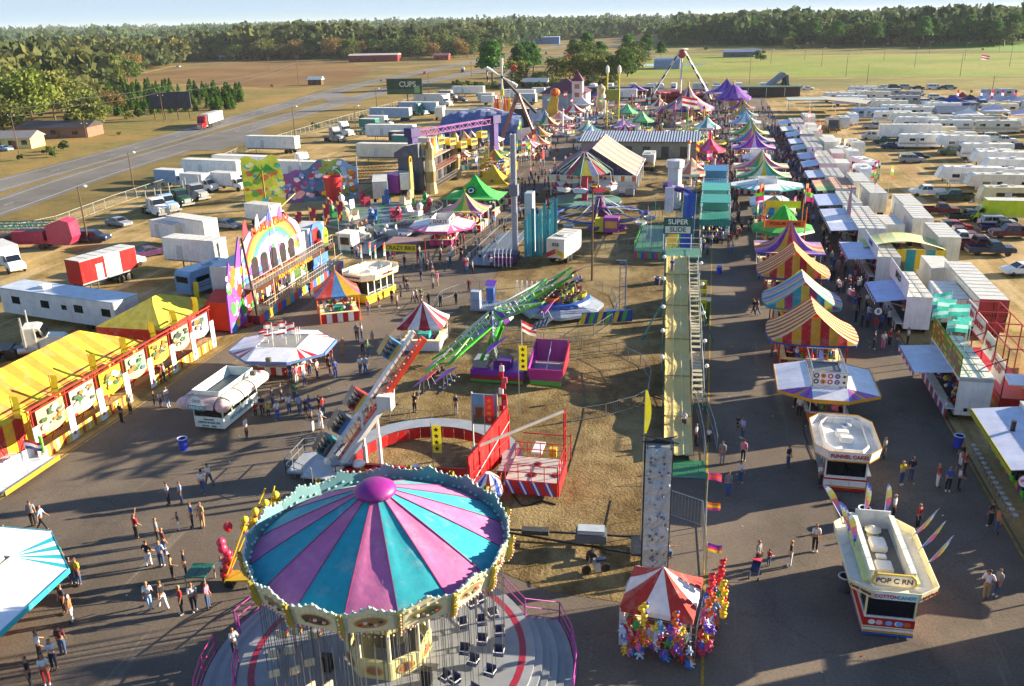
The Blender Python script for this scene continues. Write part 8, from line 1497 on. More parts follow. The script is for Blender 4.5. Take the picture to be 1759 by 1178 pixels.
for z in(1.6,2.1):b.bar((-4.5,-9,z),(.8,-9,z),.04,'58c050').bar((-4.5,-9,z),(-4.5,6,z),.04,'58c050').bar((.8,-9,z),(.8,4,z),.04,'58c050')
for i in range(12):b.bar((-4.5+i*.48,-9,.9),(-4.5+i*.48,-9,2.1),.03,'68c858')
for i in range(12):b.box(-4.5+i*.44,-4.06+i*.44,-9.1,-9.05,.1,.9,['c83868','48a048','3858a8'][i%3])
b.make('green_deck',o);q=B();q.slab([(-.8,-8,1.2),(.6,-8,1.2),(1.0,-3,3.5),(-.2,-3,3.5)],.1,'e0b028');q.box(-1.6,-.4,6,6.2,3,6.5,'d8d0e0');q.make('painted_stairs',o)
for k,(yy,c1,c2,lab)in enumerate(((122,'58a8a0','2a8a80','teal'),(131,'88c0b8','3a9a90','pale teal'),(148,'5090b0','2870a0','blue'))):
 o=thing('kiddie_ride','%s two storey glazed kiddie ride right of the blue chute'%lab,'play ride',(1.2,yy,0),lm='%s kiddie ride'%lab);B().box(-1.9,1.9,-3,3,.4,.6,'404850').box(-2.1,2.1,-3.2,3.2,3.0,3.2,c2).box(-2.0,2.0,-3.1,3.1,5.4,5.5,c2).make('deck',o);posts(o,[(s*1.9,t*2.9)for s in(-1,1)for t in(-1,0,1)],5.6,.06,'e0e4e4');q=B();q.box(-1.7,1.7,2.7,2.8,.6,5.3,c1);q.box(-2.1,2.1,-3.25,-3.21,2.4,3.0,c2);q.make('wall',o);b=B()
 for z in(.6,3.2):
  for i in range(10):b.bar((-1.9+i*.42,-3,z),(-1.9+i*.42,-3,z+1),.025,'e8ecec')
  b.bar((-1.9,-3,z+1),(1.9,-3,z+1),.03,'e8ecec')
 b.make('railing',o);prizes(o,3,4,.9,2.4,TOY,30,k)
KC=[(-3,158,'coral and cream'),(1,166,'red and silver'),(-4,178,'orange and white'),(0,186,'pink and red'),(0.5,200,'yellow and red'),(1,214,'white and maroon'),(-1,226,'teal and white'),(-6,236,'cream and green'),(-12,226,'silver and green'),(-18,240,'pale green'),(-2,248,'maroon and gold'),(-10,254,'grey and pink'),(-24,262,'mint green'),(-34,250,'blue and white'),(-32,276,'purple and white'),(-16,282,'red and cream'),(-3,282,'dark red'),(-26,300,'pink and maroon'),(-8,305,'brown and red'),(-38,232,'rose and white'),(-42,190,'rust and cream'),(-55,196,'maroon and tan')]
CWD=dict(coral='d87858',cream='e8dcb8',red='b82028',silver='b8bcc0',orange='e07828',white='e8e6e2',pink='d8609a',yellow='e0c828',maroon='701828',teal='38a098',green='3a9a50',pale='a8d0a8',gold='d0a030',grey='888c92',mint='88c8a8',blue='3a68b0',purple='6838a0',dark='501018',brown='6a4428',rose='d88098',rust='884028',tan='b09868')
for i,(x,y,cn_)in enumerate(KC):
 w_=cn_.split();c1=CWD[w_[0]];c2=CWD[w_[-1]]
 o=thing('kiddie_ride','small %s round children ride in the far half of the fair'%cn_,'kiddie ride',(x,y,0),i*.7,lm='small %s ride'%cn_);B().lathe([(3.4,.2),(3.4,.5),(.02,.55)],'70747c',16).make('platform',o)
 if i%3==0:B().lathe([(3.2,3.2),(1.4,4.2),(.05,5.6)],c1,12,mf=lambda a,q:(c1,c2)[a%2]).lathe([(3.2,3.2),(3.25,2.8)],c2,12,cap=False).make('canopy',o)
 elif i%3==1:B().lathe([(2.9,2.6),(3.1,2.6),(3.1,2.9),(2.9,2.9),(2.9,2.6)],c1,14,cap=False).make('ring',o)
 B().bar((0,0,.5),(0,0,3.6+(i%4)),.22,c2,8).ball((0,0,3.7+(i%4)),.4,c1,8,6).make('centre_column',o)
 for k in range(8):
  a=k*PI/4;q=B(Matrix.Translation((2.6*math.cos(a),2.6*math.sin(a),.55+(i%3)*.3))@Matrix.Rotation(a,4,'Z'));q.side([(-.8,.0),(-.9,.5),(-.2,.6),(.3,.5),(.7,.8),(.8,.0)],-.35,.35,(c1,c2,'e8e6e2','d0b030')[k%4]);q.ball((0,0,.8),.2,('b88868','4a3028')[k%2],6,4);q.make('ride_car',o)
 for k in range(2):fx=rnd.uniform(-2,2)
 barrier([(x+4.2*math.cos(a),y+4.2*math.sin(a))for a in[k*PI/5 for k in range(-5,4)]],label='low steel barrier round the small %s ride'%cn_,dense=.6)
 # roof parked trailer, flags
x,y=gx(1152,265);flag(None,-6.3,196,4.7,13,['c02838.f','e8e6e2.f','c02838.f','e8e6e2.f'],(3.2,2.0),-10,label='stars and stripes flag above the metal roofed building')
o=bpy.data.objects.get('x')
for k,(px,py,zt,cols,lab)in enumerate(((1112,752,0,['e0d818.f'],'yellow feather flag beside the top of the climbing wall'),)):
 fo=thing('flag',lab,'flag',(-2.7,44,0));B().bar((0,0,0),(0,0,10),.03,'silver.m').make('flagpole',fo);q=B();q.grid(lambda u,v:(.35*math.sin(PI*(v*.8+.1))*u+.02,0,10-2.6*v),3,8,'e0d818.f');q.make('cloth',fo)
for px,py,h,c in((1205,850,3.2,['hotpink.f','orange.f']),(1230,872,2.0,['orange.f','yellow.f','hotpink.f']),(1238,945,2.0,['purple.f','hotpink.f','yellow.f'])):
 x,y=gx(1212,py+40);flag(None,x,y,0,h,c,(.8,.5),rnd.uniform(-30,20),kind='small pink and orange flag on the midway edge line')
 # boxy parts behind the left row: rails etc.
o=thing('mobile_office','long white office trailer with dark windows behind the sideshow tents','trailer',(-64.9,75.4,0),math.radians(-101),lm='long white office trailer');b=B();b.box(-1.6,1.6,-8.2,8.2,.7,3.4,'dcdcdc');b.make('body',o,bevel=.05);B().box(-1.62,1.62,-8.22,8.22,3.402,3.5,'b8c4d4').make('roof',o)
for yy in(-6.5,-2.2,2.6,6.4):B().box(1.601,1.63,yy,yy+1.2,1.9,2.7,'glass').make('window',o);B().box(-1.63,-1.601,yy,yy+1.2,1.9,2.7,'glass').make('window',o)
B().box(1.601,1.63,.8,1.5,2.0,2.5,'glass').make('window',o);B().box(-.5,.2,8.201,8.23,.8,2.9,'c8ccd0').make('door',o);B().box(-.5,.5,-3.6,-2.8,3.5,3.85,'e0e0e0').make('roof_air_unit',o);
for s in(-1,1):B().bar((s*1.4,4,.4),(s*1.0,4,.4),.4,'black',12).make('wheel',o)
park('daycab',0,0,120,'offwhite',L_,wp=(-62.5,66.0),state='with white sleeper parked');t=park('trailer',0,0,10,'white',L_,wp=(-63.6,57.0),state='with red lower stripe parked');q=B();[q.box(min(s*1.26,s*1.275),max(s*1.26,s*1.275),-6.7,6.7,1.2,1.6,'a82028')for s in(-1,1)];q.make('red_stripe',t)
t=park('short',0,0,-14+180,'red',L_,wp=(-70.5,88.6),state='with one white panel and grey doors standing');B().box(-1.275,-1.262,-1.6,.6,1.3,3.9,'f0f0f0').make('white_panel',t);B().box(1.262,1.275,-1.6,.6,1.3,3.9,'f0f0f0').make('white_panel',t)
o=thing('ride_transporter','folded teal truss and pink bodied ride loaded on a trailer at the left edge','ride trailer',(-95.5,103.5,0),math.radians(-78),lm='teal truss ride trailer');b=B();b.box(-1.2,1.2,-9,8,.8,1.3,'9a1838')
b.side([(5,.8),(5,3.4),(7.2,4.2),(8.4,3.8),(8.6,1.6),(8.0,.6)],-1.3,1.3,'a82850');b.box(-1.3,1.3,0,4.5,1.3,2.6,'a02048').box(-1.3,1.3,-8,-1,1.3,2.0,'60282c');b.make('trailer_body',o,bevel=.04);b=B()
for xx in(-1,1):
 for z in(2.9,3.7):b.bar((xx,-11,z),(xx,5.5,z),.09,'1c6a70')
 for i in range(20):b.bar((xx,-11+i*.8,2.9),(xx,-10.6+i*.8,3.7),.05,'28848a').bar((xx,-10.6+i*.8,3.7),(xx,-10.2+i*.8,2.9),.05,'28848a')
b.make('truss',o)
for yy in(-6,-4.8,4):B().bar((-1.25,yy,.45),(-.8,yy,.45),.45,'black',12).make('wheel',o);B().bar((1.25,yy,.45),(.8,yy,.45),.45,'black',12).make('wheel',o)
# ---- fences, poles, billboards, houses
def pole(px,py,pyt=None,h=None,lamp=False,label='',lmd=None,lean=0,cross=False,r=.14):
 g=G(px,py);h=h or HT(px,py,pyt);o=thing('lamp_post' if lamp else 'utility_pole',label,'lamp post' if lamp else 'utility pole',(g.x,g.y,0),auto=None if label else('wooden lamp post' if lamp else 'bare wooden utility pole'),group=None if label else 'poles round the fairground');B().bar((0,0,0),(lean,0,h),r,'5a4430',8,r*.6).make('pole',o)
 if lamp:B().bar((lean,0,h-.2),(lean+1.0,0,h+.1),.05,'silver.m').ball((lean+1.2,0,h+.05),.32,'e8eef0',8,5,.6).make('lamp_head',o)
 if cross:B().box(-1.1,1.1,-.06,.06,h-.9,h-.75,'5a4430').bar((-.9,0,h-.75),(-.9,0,h-.5),.06,'e0e0e0').bar((.9,0,h-.75),(.9,0,h-.5),.06,'e0e0e0').make('cross_arm',o)
 return o
pole(1017,482,330,label='bare pole standing on the grass by the numbered white trailer');PL=[]
for px,py,pyt,la,cr in((152,418,320,1,0),(232,335,262,1,0),(508,243,183,1,0),(33,265,193,0,1),(149,238,208,0,1),(282,209,160,0,1),(612,230,182,1,0),(648,192,152,1,0),(513,145,95,0,1),(721,172,153,0,1),(737,165,125,0,0),(810,132,105,0,1),(1141,217,160,0,0),(463,122,95,0,0),(799,165,142,0,0)):pole(px,py,pyt,lamp=bool(la),cross=bool(cr))
for px,py,pyt in((1287,145,96),(1382,103,74),(1411,114,82),(1453,131,92),(1489,145,109),(1518,104,75),(1571,115,82),(1649,131,92),(1657,103,74),(1734,114,80),(1324,110,85),(1716,90,68),(1596,92,72),(1702,172,130),(1480,90,70)):pole(px,py,pyt,lamp=True)
def wire(pts,label):
 o=thing('overhead_wire',label,'wire',(0,0,0),group='overhead wires along the highway');b=B()
 for a,c in zip(pts,pts[1:]):
  a,c=Vector(a),Vector(c);L=(c-a).length;b.path([tuple(a.lerp(c,k/8)-Vector((0,0,L*.012*4*(k/8)*(1-k/8))))for k in range(9)],.035,'7a7a78',3)
 b.make('wire_run',o)
hw_=[G(33,265),G(149,238),G(282,209),G(513,145),G(737,165)];wire([(p.x+.9,p.y,11.2)for p in hw_[:4]],'upper overhead wire strung along the left roadside poles');wire([(p.x-.9,p.y,9.2)for p in hw_[:4]],'lower overhead wire strung along the left roadside poles')
def chain_fence(pts,label,h=1.8,lm=None,st=3.0):
 o=thing('chain_fence',label,'fence',(pts[0][0],pts[0][1],0),lm=lm);ox,oy=pts[0];ps=B();ra=B()
 for a,c in zip(pts,pts[1:]):
  L=math.dist(a,c);n=max(1,int(L/st));ra.bar((a[0]-ox,a[1]-oy,h),(c[0]-ox,c[1]-oy,h),.03,'b8b8b0');ra.bar((a[0]-ox,a[1]-oy,.1),(c[0]-ox,c[1]-oy,.1),.02,'b8b8b0')
  for i in range(n+1):x,y=a[0]+(c[0]-a[0])*i/n-ox,a[1]+(c[1]-a[1])*i/n-oy;ps.bar((x,y,0),(x,y,h),.04,'c0c0b8',5)
  k=int(L/.5)
  for i in range(k):x,y=a[0]+(c[0]-a[0])*i/k-ox,a[1]+(c[1]-a[1])*i/k-oy;x2,y2=a[0]+(c[0]-a[0])*(i+1)/k-ox,a[1]+(c[1]-a[1])*(i+1)/k-oy;ra.bar((x,y,.1),(x2,y2,h),.008,'a8a8a0',3).bar((x2,y2,.1),(x,y,h),.008,'a8a8a0',3)
 ps.make('fence_post',o);ra.make('wire_mesh',o)
chain_fence([tuple(G(*p)[:2])for p in((0,412),(100,390),(200,352),(300,318),(420,262),(560,218),(700,178),(800,155))],'long chain link fence between the truck lot and the highway',lm='highway chain link fence')
chain_fence([(-48,410),(20,408),(66,403),(120,378),(300,330)],'dark wire fence between the fair and the green field',1.4,st=8)
g=G(297,205);o=thing('billboard','dark billboard on four posts in front of the young pines','billboard',(g.x,g.y,0),math.radians(10),lm='dark roadside billboard');B().box(-7,7,-.2,.2,3.6,9.0,'33364a').make('panel',o);posts(o,[(-6,0),(-2.5,0),(2,0),(6,0)],8.5,.2,'brown');g2=B()
for i in range(8):g2.box(-7+i*1.98,-6.93+i*1.98,-.27,-.21,3.6,9.0,'4a4e60')
g2.make('panel_rib',o)
g=G(697,184);o=thing('billboard','green billboard lettered CUPS on a single post beyond the white trailers','billboard',(g.x,g.y,0),math.radians(6),lm='green roadside billboard');B().box(-6.5,6.5,-.2,.2,4.6,10,'1c3a28').make('panel',o);B().box(-6.4,6.4,-.24,-.205,4.8,6.4,'2c5a38').box(3.6,5.6,-.25,-.242,5.0,7.5,'88a878').make('panel_picture',o);text('CUPS',2.6,(1.2,-.26,8),FRONT,'c8d0c0',o);B().bar((1.0,0,0),(1.0,0,4.7),.3,'6a4030',8).make('post',o)
def house(label,px,py,w,d,h,roof,wall,rz=0,lm=None,rh=1.6,doors=(),name='house',cat='house',windows=3,flat=False,wz=1.0):
 g=G(px,py);o=thing(name,label,cat,(g.x,g.y+d/2,0),rz,lm=lm);B().box(-w/2,w/2,-d/2,d/2,0,h,wall).make('wall',o);b=B()
 if flat:b.box(-w/2-.3,w/2+.3,-d/2-.3,d/2+.3,h+.004,h+.3,roof)
 else:e=.5;b.add([(-w/2-e,-d/2-e,h),(w/2+e,-d/2-e,h),(w/2+e,d/2+e,h),(-w/2-e,d/2+e,h),(-w/2-e,0,h+rh),(w/2+e,0,h+rh)],[(0,1,5,4),(2,3,4,5),(1,2,5),(3,0,4),(0,3,2,1)],roof)
 b.make('roof',o)
 for i in range(windows):x=-w/2+w*(i+.7)/(windows+.4);B().box(x,x+min(1.6,w/8),-d/2-.04,-d/2-.003,wz,wz+1.2,'glass').make('window',o)
 B().box(w*.08,w*.08+1.1,-d/2-.05,-d/2-.003,.1,2.1,'7a4a30').make('door',o);return o
house('low brown brick ranch house with dark roof and carport',85,237,22,9,2.9,'3a3636','8a6250',.15,'brown brick ranch house');house('small yellow house with pale roof at the left edge',12,256,12,7,2.8,'8a8480','d8c880',.2,'small yellow house')
house('long dark red barn by the left wood',640,106,40,12,5,'c8b8b0','8a2028',.1,'dark red barn',name='barn',cat='barn',rh=1.2);house('small red shed beside the dark red barn',757,103,12,8,3.6,'8a5a50','983028',.1,'small red shed',name='shed',cat='shed');house('small shack at the edge of the ploughed field',540,146,7,4,2.6,'d8d8d0','5a4438',.1,'small roadside shack',name='shed',cat='shed',windows=1)
house('low white roofed house at the edge of the left wood',390,103,16,8,2.8,'d0d0cc','8a7a68',0,None);house('low grey house at the edge of the left wood',432,102,18,8,2.8,'b0a8a0','b07a60',0,None)
house('big blue warehouse with pale blue roof beyond the pines',922,76,52,26,8,'c8d4e8','4878b8',.12,'blue warehouse',name='warehouse',cat='warehouse',flat=True,windows=6);house('long white roofed industrial shed left of the blue warehouse',868,77,40,24,6,'e0e4e8','7890b0',.12,None,name='warehouse',cat='warehouse',flat=True)
house('blue grey metal farm shed in the green field',1274,98,26,9,3.6,'7888a8','5a6068',.05,'field metal shed',name='shed',cat='shed');house('grey metal shed by the white canopies at right',1640,210,9,5,2.6,'8a9098','6e747c',.05,'grey metal shed',name='shed',cat='shed',windows=1)
house('small pale pump house in the far right field',1549,74,10,6,4,'d8d8d8','c8c8c0',0,None,name='shed',cat='shed');house('small open shed behind the haunted house',920,152,10,6,2.8,'a0aab0','4a4a4c',0,None,name='shed',cat='shed');house('pale far building left of the highway bend',1155,49,60,30,9,'d8d4cc','b8b0a0',0,None,name='warehouse',cat='warehouse',flat=True)
# white canopies at the upper right
for i,(px,py,w,col,lab)in enumerate(((1660,212,7,'e8e8ea.f','white peaked canopy tent with open front by the grey shed'),(1705,205,7,'c8ccec.f','lavender white canopy tent'),(1632,190,14,'3048a0.f','long blue canopy on the vendor row'),(1664,186,7,'2a3058.f','navy canopy on the vendor row'),(1650,182,6,'a82838.f','red canopy on the vendor row'),(1690,184,8,'b8c8e8.f','pale blue canopy on the vendor row'),(1712,186,8,'c8ccd8.f','silver white canopy on the vendor row'),(1735,186,8,'a8b4d0.f','grey blue canopy on the vendor row'),(1755,188,8,'d8d8e0.f','plain white canopy at the right end of the vendor row'),(1757,212,7,'d8c8e8.f','pale lilac canopy at the right edge'))):
 x,y=gx(px,py);tent_booth(lab,x,y,w,6,2.6,4.4,[col],3,flare=.5,cat='canopy',name='canopy_tent',toys=None,counter_cols=('c8c8d0','a8a8b0'),lm=lab.split(' on ')[0].split(' with')[0]if i<9 else None)
for i,px in enumerate((1640,1662,1680,1698,1716,1738)):
 x,y=gx(px,186);flag(None,x,y,0,5.6,[['c03048.f','e8e0f0.f','3858a8.f'],['6a1828.f','c8d838.f'],['3858a8.f','e8e0f0.f'],['d83048.f','e8e0f0.f'],['7828a0.f','e8e0e8.f'],['202860.f','d84858.f']][i],(.8,2.6),rnd.uniform(-60,-30),kind='tall feather banner over the vendor row',group='tall feather banners over the vendor row')
x,y=gx(1675,165);flag(None,x,y,0,14,['c02838.f','e8e6e2.f','c02838.f','e8e6e2.f'],(2.6,1.6),-10,label='stars and stripes flag on a tall pole over the vendor row')
# basketball game, yellow cart with red balloons beside the swing ride
g=G(346,1003);o=thing('basketball_game','green topped basketball game table standing on the asphalt left of the swing ride','game table',(g.x,g.y,0),.12,lm='green game table');B().box(-.6,-.02,-.65,.65,.85,.92,'0f5a48').box(.02,.6,-.65,.65,.85,.92,'0f5a48').make('table_top',o);posts(o,[(s*.55,t*.6)for s in(-1,1)for t in(-1,1)],.85,.04,'grey','leg')
bb_=B().ball((g.x+1.05,g.y+.9,1.9),.13,'c85020',12,8).make('basketball',None,True);tag(bb_,'orange basketball in the air by the green game table','ball')
g=G(420,1000);o=thing('balloon_cart','yellow frame cart with red balloons and yellow smiling plush faces beside the swing ride','cart',(g.x,g.y,0),.2,lm='yellow balloon cart');b=B();b.box(-.9,.9,-.5,.5,.4,.46,'b89818').bar((-.9,-.5,.4),(.3,.6,3.4),.05,'c8a818').bar((.9,-.5,.4),(1.5,2.6,4.6),.05,'c8a818').bar((-.9,.5,.4),(1.0,2.5,4.5),.05,'c8a818').bar((-.9,-.5,.46),(.9,.5,1.0),.04,'c8a818');b.make('frame',o)
for s in(-.7,.7):B().bar((s,-.55,.22),(s,-.45,.22),.22,'black',12).make('wheel',o)
for i in range(8):
 q=B().ball((0,0,0),.22,'e0c820',10,7).ball((-.07,-.19,.06),.03,'black',5,4).ball((.07,-.19,.06),.03,'black',5,4).ball((0,-.2,-.06),.05,'b03020',6,4,.5).ball((0,0,-.28),.14,'a03828',8,5);p_=q.make('plush_toy',None,True);p_.location=(g.x-.2+.4*(i%4)+.15*(i//4),g.y+1.0+.5*(i%4),2.9+.5*(i//4)+.28*(i%4));tag(p_,'yellow round faced plush toy hanging on the yellow balloon cart','plush toy','yellow plush faces on the balloon cart')
for i,(dx,dy,z)in enumerate(((-.9,.2,1.6),(-1.0,-.1,1.2),(-.8,-.2,.9),(-1.1,.1,2.0),(-.9,.6,3.1),(-.7,0,1.4),(-1.2,.2,2.3),(-.95,-.3,.6))):
 q=B().ball((0,0,0),.26,'d81c28' if i%3 else 'e02858',10,8,1.15).bar((0,0,-.28),(0,0,-.36),.03,'c01828');p_=q.make('balloon',None,True);p_.location=(g.x+dx,g.y+dy,z);tag(p_,'red balloon bunched on the left side of the yellow balloon cart','balloon','red balloons on the yellow cart')
g=G(1205,560);o=thing('green_door_booth','small green ticket booth with white horse silhouette right of the super slide','booth',(g.x,g.y+1,0),lm='small green booth');B().box(-.7,.7,-.6,.6,.1,2.4,'0f5a30').box(-.8,.8,-.7,.7,2.4,2.5,'505850').make('body',o);B().box(-.3,.2,-.63,-.603,1.0,1.8,'e0e4dc').make('painted_horse',o)
for i in range(3):x,y=-.3+.0*i,84+i*3.4;o=thing('yellow_sign','','sign',(x+.3,y,0),group='yellow signs right of the super slide',auto='yellow rectangular sign board');B().box(-.5,.5,-.03,.03,.6,2.8,'d8c820').box(-.42,.42,-.04,-.031,.9,1.2,'5a5020').box(-.42,.42,-.04,-.031,1.5,2.4,'80742a').make('board',o);posts(o,[(-.45,0),(.45,0)],.6,.03)
for px,py,k,c,rz in((905,205,'mid','white',80),(880,196,'mid','offwhite',60),(1075,172,'short','white',90),(1105,165,'mid','offwhite',80),(1140,205,'mid','silver',0),(1080,228,'mid','white',90),(990,178,'mid','white',20),(760,300,'mid','white',70),(820,240,'pickup','white',100),(742,262,'pickup','white',190),(1210,175,'mid','white',90),(1240,165,'short','offwhite',90),(835,175,'mid','lightblue',80)):park(k,px,py,rz,c,'service vehicles among the far rides')
for i in range(34):
 px,py=rnd.choice([(rnd.uniform(860,1120),rnd.uniform(165,240)),(rnd.uniform(1180,1225),rnd.uniform(190,400)),(rnd.uniform(820,960),rnd.uniform(230,330))]);x,y=gx(px,py);flag(None,x,y,0,rnd.uniform(4,7.5),[rnd.choice(['red.f','yellow.f','hotpink.f','e8e6e2.f','teal.f','blue.f','lime.f','orange.f']),rnd.choice(['e8e6e2.f','yellow.f','red.f'])],(1.0,rnd.choice([.7,1.8])),rnd.uniform(150,330),kind='coloured pennant on a thin pole',group='coloured pennants among the far rides')
RV_=[(x_,y_)for y_ in range(148,345,9)for x_ in(49,64,79,94,110)]
occ2=[o.location.copy()for o,l_,a_ in ALL if o.location.x>40 and o.location.y>90]
for x_,y_ in RV_:
 x_+=rnd.uniform(-2.5,2.5);y_+=rnd.uniform(-1.5,1.5)
 if x_>45+.36*y_ or any(abs(q.x-x_)<11 and abs(q.y-y_)<4.6 for q in occ2):continue
 k=rnd.choice(['rvF','rvA','rvT','rvF','pickup','crew','rvT','suv']);occ2.append(Vector((x_,y_,0)))
 park(k,0,0,-90+rnd.uniform(-4,4),rnd.choice(['white','white','offwhite','cream','silver'])if k[0]=='r' else rnd.choice(['navy','black','maroon','white','silver','green','darkgrey']),R_ if k[0]!='r' else 'campers and trailers in the right hand car park',wp=(x_,y_))
for k,x_,y_,rz,c in(('boxtruck',-66,122,75,'white'),('trailer',-78,160,84,'white'),('semi',-84,172,65,'white'),('trailer',-70,186,88,'offwhite'),('short',-62,196,80,'silver'),('boxtruck',-72,206,84,'teal'),('trailer',-82,222,86,'white'),('mid',-58,240,70,'white'),('crew',-66,232,60,'navy'),('trailer',-72,262,88,'white'),('boxtruck',-60,280,80,'white'),('short',-66,320,85,'lightblue')):park(k,0,0,rz,c,L_,wp=(x_,y_))
for i,(x_,y_,c1,c2,nm_)in enumerate(((-38,196,'d87048','e8e0c0','orange and cream'),(-27,206,'4878b8','e8e8ec','blue and white'),(-44,180,'c8b830','387848','yellow and green'),(-20,214,'b83848','e8e0e0','rose red and white'),(-30,222,'38988c','e0e0d0','sea green and cream'),(-12,216,'e0a838','a83030','amber and red'),(-22,230,'7848a8','e0b8d8','violet and pink'),(-45,244,'d8d8e0','5878a8','silver and blue'),(-14,266,'c04878','f0e0e0','magenta and white'),(-30,288,'e0e0d8','b83030','white and red'),(-46,262,'58a048','e8e0a0','leaf green and cream'),(-6,268,'3858a0','d8c850','blue and yellow'))):
 tent_booth('small %s peaked tent booth among the far rides'%nm_,x_,y_,rnd.uniform(4.5,7),rnd.uniform(4,5.5),2.9,rnd.uniform(4.8,6),[c1+'.f',c2+'.f'],3,rz=rnd.uniform(0,.8),lm='small %s tent booth'%nm_,flare=rnd.uniform(.3,1),seed=60+i,counter_cols=(c1,c2))
 # ---------------------------------------------------------------- people
SKIN='b07c60'
def skin_person(name,hipL=0,kneeL=0,hipR=0,kneeR=0,shL=4,elL=12,shR=4,elR=12,outL=.1,outR=.1,lean=0,female=False,sit=False,hatted=False,skirt=False):
 """one continuous skinned body on a posed skeleton; clothes are offset copies of body regions"""
 V=[];E=[];R_=[];T_=[]
 def v(p,r,tag_,par=None):
  V.append(Vector(p));R_.append(r if isinstance(r,tuple)else(r,r));T_.append(tag_)
  if par is not None:E.append((par,len(V)-1))
  return len(V)-1
 rad_=math.radians;z0=.93
 pel=v((0,0,z0),(.135,.105),'p');l=rad_(lean);up=Vector((0,-math.sin(l),math.cos(l)));P=Vector((0,0,z0))
 wst=v(P+up*.16,(.115,.09),'t',pel);ch=v(P+up*.34,(.15 if not female else.135,.11),'t',wst);nk0=v(P+up*.5,(.07,.065),'t',ch);nk=v(P+up*.58,.052,'n',nk0);hd=v(P+up*.66+Vector((0,-.015,0)),(.075,.085),'h',nk);ht=v(P+up*.755+Vector((0,-.01,0)),(.07,.085),'h',hd)
 for s,sh,el,o_ in((-1,shL,elL,outL),(1,shR,elR,outR)):
  a=rad_(sh);c=v(P+up*.465+Vector((s*.165,0,0)),.056,'t',ch);d=Vector((s*o_,-math.sin(a),-math.cos(a))).normalized();e=v(V[c]+d*.28,.042,'u',c);a2=a+rad_(el);d2=Vector((s*o_*.6,-math.sin(a2),-math.cos(a2))).normalized();w_=v(V[e]+d2*.25,.026,'a',e)
  n2=d2.cross(Vector((s,0,0))).normalized();pm=v(V[w_]+d2*.08,(.038,.02),'a',w_)
  for k in range(4):f=v(V[pm]+d2*.045+n2*(.027-.018*k),.009,'a',pm);v(V[f]+d2*(.03+(.006,.012,.01,0)[k])-Vector((s,0,0))*.012,.007,'a',f)
  th=v(V[w_]+d2*.035+n2*.035,.011,'a',w_);v(V[th]+d2*.035+n2*.012,.009,'a',th)
 for s,h,k in((-1,hipL,kneeL),(1,hipR,kneeR)):
  a=rad_(h);hp=v((s*.095,0,z0-.06),.092,'l',pel);d=Vector((0,-math.sin(a),-math.cos(a)));kn=v(V[hp]+d*.4,.06,'l',hp);a2=a-rad_(k);d2=Vector((0,-math.sin(a2),-math.cos(a2)));cf=v(V[kn]+d2*.15,.055,'s',kn);an=v(V[kn]+d2*.39,.038,'s',cf);ft=Vector((0,-math.cos(a2),math.sin(a2)*.6-.0)).normalized()
  v(V[an]+Vector((0,.03,-.04)),.038,'f',an);t_=v(V[an]+ft*.1+Vector((0,0,-.045)),(.042,.03),'f',an);v(V[t_]+ft*.07,(.036,.022),'f',t_)
 zmin=min(p.z-.035 for p,t in zip(V,T_)if t=='f');V=[p-Vector((0,0,zmin))for p in V]if not sit else V
 me=bpy.data.meshes.new(name);me.from_pydata([tuple(p)for p in V],E,[]);ob=bpy.data.objects.new(name,me);COL.objects.link(ob)
 sk=ob.modifiers.new('s','SKIN');sk.use_smooth_shade=True
 for i,sv in enumerate(me.skin_vertices[0].data):sv.radius=R_[i];sv.use_root=(i==0)
 sb=ob.modifiers.new('b','SUBSURF');sb.levels=1;sb.render_levels=1
 bm2=bpy.data.meshes.new_from_object(ob.evaluated_get(bpy.context.evaluated_depsgraph_get()));bpy.data.objects.remove(ob)
 segs=[(V[a],V[b_],T_[b_]if T_[b_]!='n' else 'n')for a,b_ in E]
 def near(p):
  best=9;bt='t'
  for a,b_,t in segs:
   ab=b_-a;u=max(0,min(1,(p-a).dot(ab)/max(ab.length_squared,1e-9)));d=(p-(a+ab*u)).length
   if d<best:best,bt=d,t
  return bt
 vt=[near(x.co)for x in bm2.vertices];nrm=[x.normal.copy()for x in bm2.vertices];co_=[x.co.copy()for x in bm2.vertices];hc=V[hd]*.5+V[ht]*.5
 body=bpy.data.objects.new('person',bm2);COL.objects.link(body);bm2.materials.clear();bm2.materials.append(M(SKIN))
 for f in bm2.polygons:f.use_smooth=True
 # face: nose, eyes, mouth, ears joined to the body mesh
 bb=bmesh.new();bb.from_mesh(bm2);fx=B();fx.ball(tuple(hc+Vector((0,-.098,-.005))),.016,SKIN,6,4,1.3);fx.ball(tuple(hc+Vector((-.03,-.083,.018))),.01,'black',6,4).ball(tuple(hc+Vector((.03,-.083,.018))),.01,'black',6,4).cb(tuple(hc+Vector((0,-.09,-.045))),(.035,.012,.008),'8a4038').ball(tuple(hc+Vector((-.078,.01,0))),.02,SKIN,6,4,1.4).ball(tuple(hc+Vector((.078,.01,0))),.02,SKIN,6,4,1.4)
 fm=fx.mesh('f');bb.from_mesh(fm);bb.to_mesh(bm2);bb.free();k=len(bm2.polygons)-len(fx.f)
 for i,n in enumerate(fx.names):
  if n!=SKIN:bm2.materials.append(M(n))
 nm=[m.name for m in bm2.materials]
 for i in range(len(fx.f)):bm2.polygons[k+i].material_index=nm.index(M(fx.names[fx.m[i]]).name)
